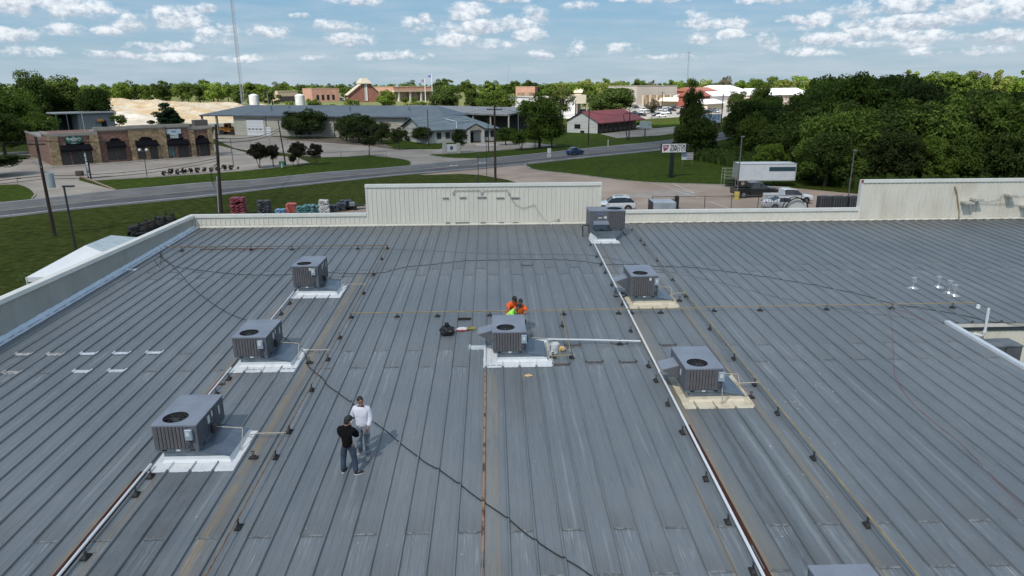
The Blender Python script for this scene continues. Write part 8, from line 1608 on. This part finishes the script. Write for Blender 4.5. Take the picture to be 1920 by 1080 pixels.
GL = 'trees of the left treeline behind the quarry'; GC = 'trees of the far middle treeline'; GR = 'sunlit trees of the far right treeline'
band(196, 200, 470, 30, (16, 20), ['mid', 'mid', 'bright', 'dark'], 'leafy green tree of the left line, %s', GL); band(190, 180, 540, 26, (17, 21.5), ['mid', 'bright', 'mid'], 'leafy green tree of the left line, %s', GL); band(183, 150, 640, 27, (16, 20), ['bright', 'mid', 'yellow', 'dark'], 'leafy green tree of the left line, %s', GL); band(200, 455, 520, 22, (12, 15), ['dark', 'mid'], 'leafy green tree of the left line, %s', GL); band(213, -30, 190, 40, (15, 20), ['mid', 'dark', 'bright'], 'leafy green tree of the left line, %s', GL); band(228, -30, 130, 46, (14, 20), ['mid', 'dark'], 'leafy green tree of the left line, %s', GL)
band(186, 520, 660, 22, (11, 15), ['mid', 'bright', 'dark'], 'tree of the middle line, %s', GC); band(178, 560, 1180, 28, (14, 19), ['mid', 'bright', 'dark', 'mid', 'brown'], 'tree of the middle line, %s', GC, ex=((655, 712),)); band(185, 820, 1010, 24, (15, 22), ['mid', 'dark', 'mid'], 'tree of the middle line, %s', GC); band(190, 1010, 1190, 24, (13, 18), ['bright', 'yellow', 'mid', 'bright'], 'tree of the middle line, %s', GC)
band(186, 1090, 1560, 26, (15, 19), ['yellow', 'bright', 'yellow', 'mid'], 'sunlit tree of the right line, %s', GR, ex=((1195, 1262),(1300, 1400))); band(180, 1100, 1950, 27, (18.5, 23), ['yellow', 'bright', 'bright', 'mid', 'brown'], 'sunlit tree of the right line, %s', GR); band(190, 1690, 1950, 30, (21, 26), ['bright', 'yellow', 'bright', 'mid', 'brown'], 'sunlit tree of the right line, %s', GR)
for i, (u, v, vt, w, kd) in enumerate(((565,215,196,22,'mid'),(545,216,188,20,'bright'),(590,212,180,30,'mid'),(600,212,192,26,'mid'),(665,205,185,22,'bright'),(655,206,184,20,'bright'),(622,207,193,30,'mid'),(776,197,182,14,'mid'),(760,196,180,14,'mid'),(790,205,190,34,'bright'),(770,208,192,30,'yellow'),(683,186,148,44,'dark'),(770,178,150,30,'dark'),(838,180,146,34,'mid'),(1105,210,170,30,'mid'),(1290,196,172,30,'mid'))): ptree(u, v, vt, w, kd, 'small %s tree among the far buildings, %s' % ({'mid': 'green', 'bright': 'bright green', 'yellow': 'yellow green', 'dark': 'dark'}[kd], 'left of the church' if u < 680 else 'near the civic building' if u < 850 else 'near the shops'), hi=False, zb=.1, group='small trees among the far buildings')
print('band trees', nt_)
# far woods: one mass out to the horizon
def mass(name, ys, xr, hr, kind, cnt, seed, leaf=.16):
    rs = np.random.RandomState(seed); base = [crown_arrays(300+seed+i, 10, 420, leaf)[0] for i in range(4)]; out = []
    for i in range(cnt):
        y = rs.uniform(*ys); x = rs.uniform(xr[0], xr[1])*y; h = rs.uniform(*hr); r = h*rs.uniform(.45, .75); a = rs.uniform(0, 6.28); V = base[rs.randint(4)]; c, s = math.cos(a), math.sin(a); W = np.stack([(V[:, 0]*c-V[:, 1]*s)*r+x, (V[:, 0]*s+V[:, 1]*c)*r+y, V[:, 2]*h*.5+h*.5], 1); out.append(W)
    V = np.vstack(out); o = link(name, quads_mesh(name, V, len(V)//4, LM[kind]), None, kind='stuff'); return o
mass('far_woods', (760, 1500), (-.95, 1.0), (13, 18.5), 'mid', 330, 1); mass('far_woods', (700, 1400), (-.95, 1.0), (13, 17.5), 'bright', 230, 2); mass('far_woods', (1400, 3000), (-.95, 1.0), (15, 20), 'mid', 420, 3, .2)
# low growth in front of the woods and tall grass tufts
def tufts(name, px, cnt, hgt_, m, seed, w=.5):
    rs = random.Random(seed); P = [G(*q) for q in px]; mb = MB()
    for i in range(cnt):
        a, b = rs.random(), rs.random(); p = P[0].lerp(P[1], a).lerp(P[3].lerp(P[2], a), b); h = hgt_*rs.uniform(.5, 1.3); an = rs.uniform(0, 3.14); d = Vector((math.cos(an), math.sin(an), 0))*w*rs.uniform(.4, 1); mb.add([p-d*.5, p+d*.5, p+d*.7+Vector((rs.uniform(-.1, .1), rs.uniform(-.1, .1), h)), p-d*.6+Vector((0, 0, h*.8))], [(0, 1, 2, 3)])
    mb.build(name, m, None, kind='stuff')
tufts('undergrowth', [(1300,300),(1640,362),(1640,345),(1370,285)], 2600, 1.6, LM['dark'], 1, 1.4); tufts('undergrowth', [(1640,362),(2050,392),(2050,340),(1640,345)], 1500, 1.8, LM['dark'], 3, 1.4)
for k in list(bpy.data.objects):
    if k.type == 'EMPTY' and k.parent is None and k.get('label') == 'x': k['label'] = 'black pipe support'
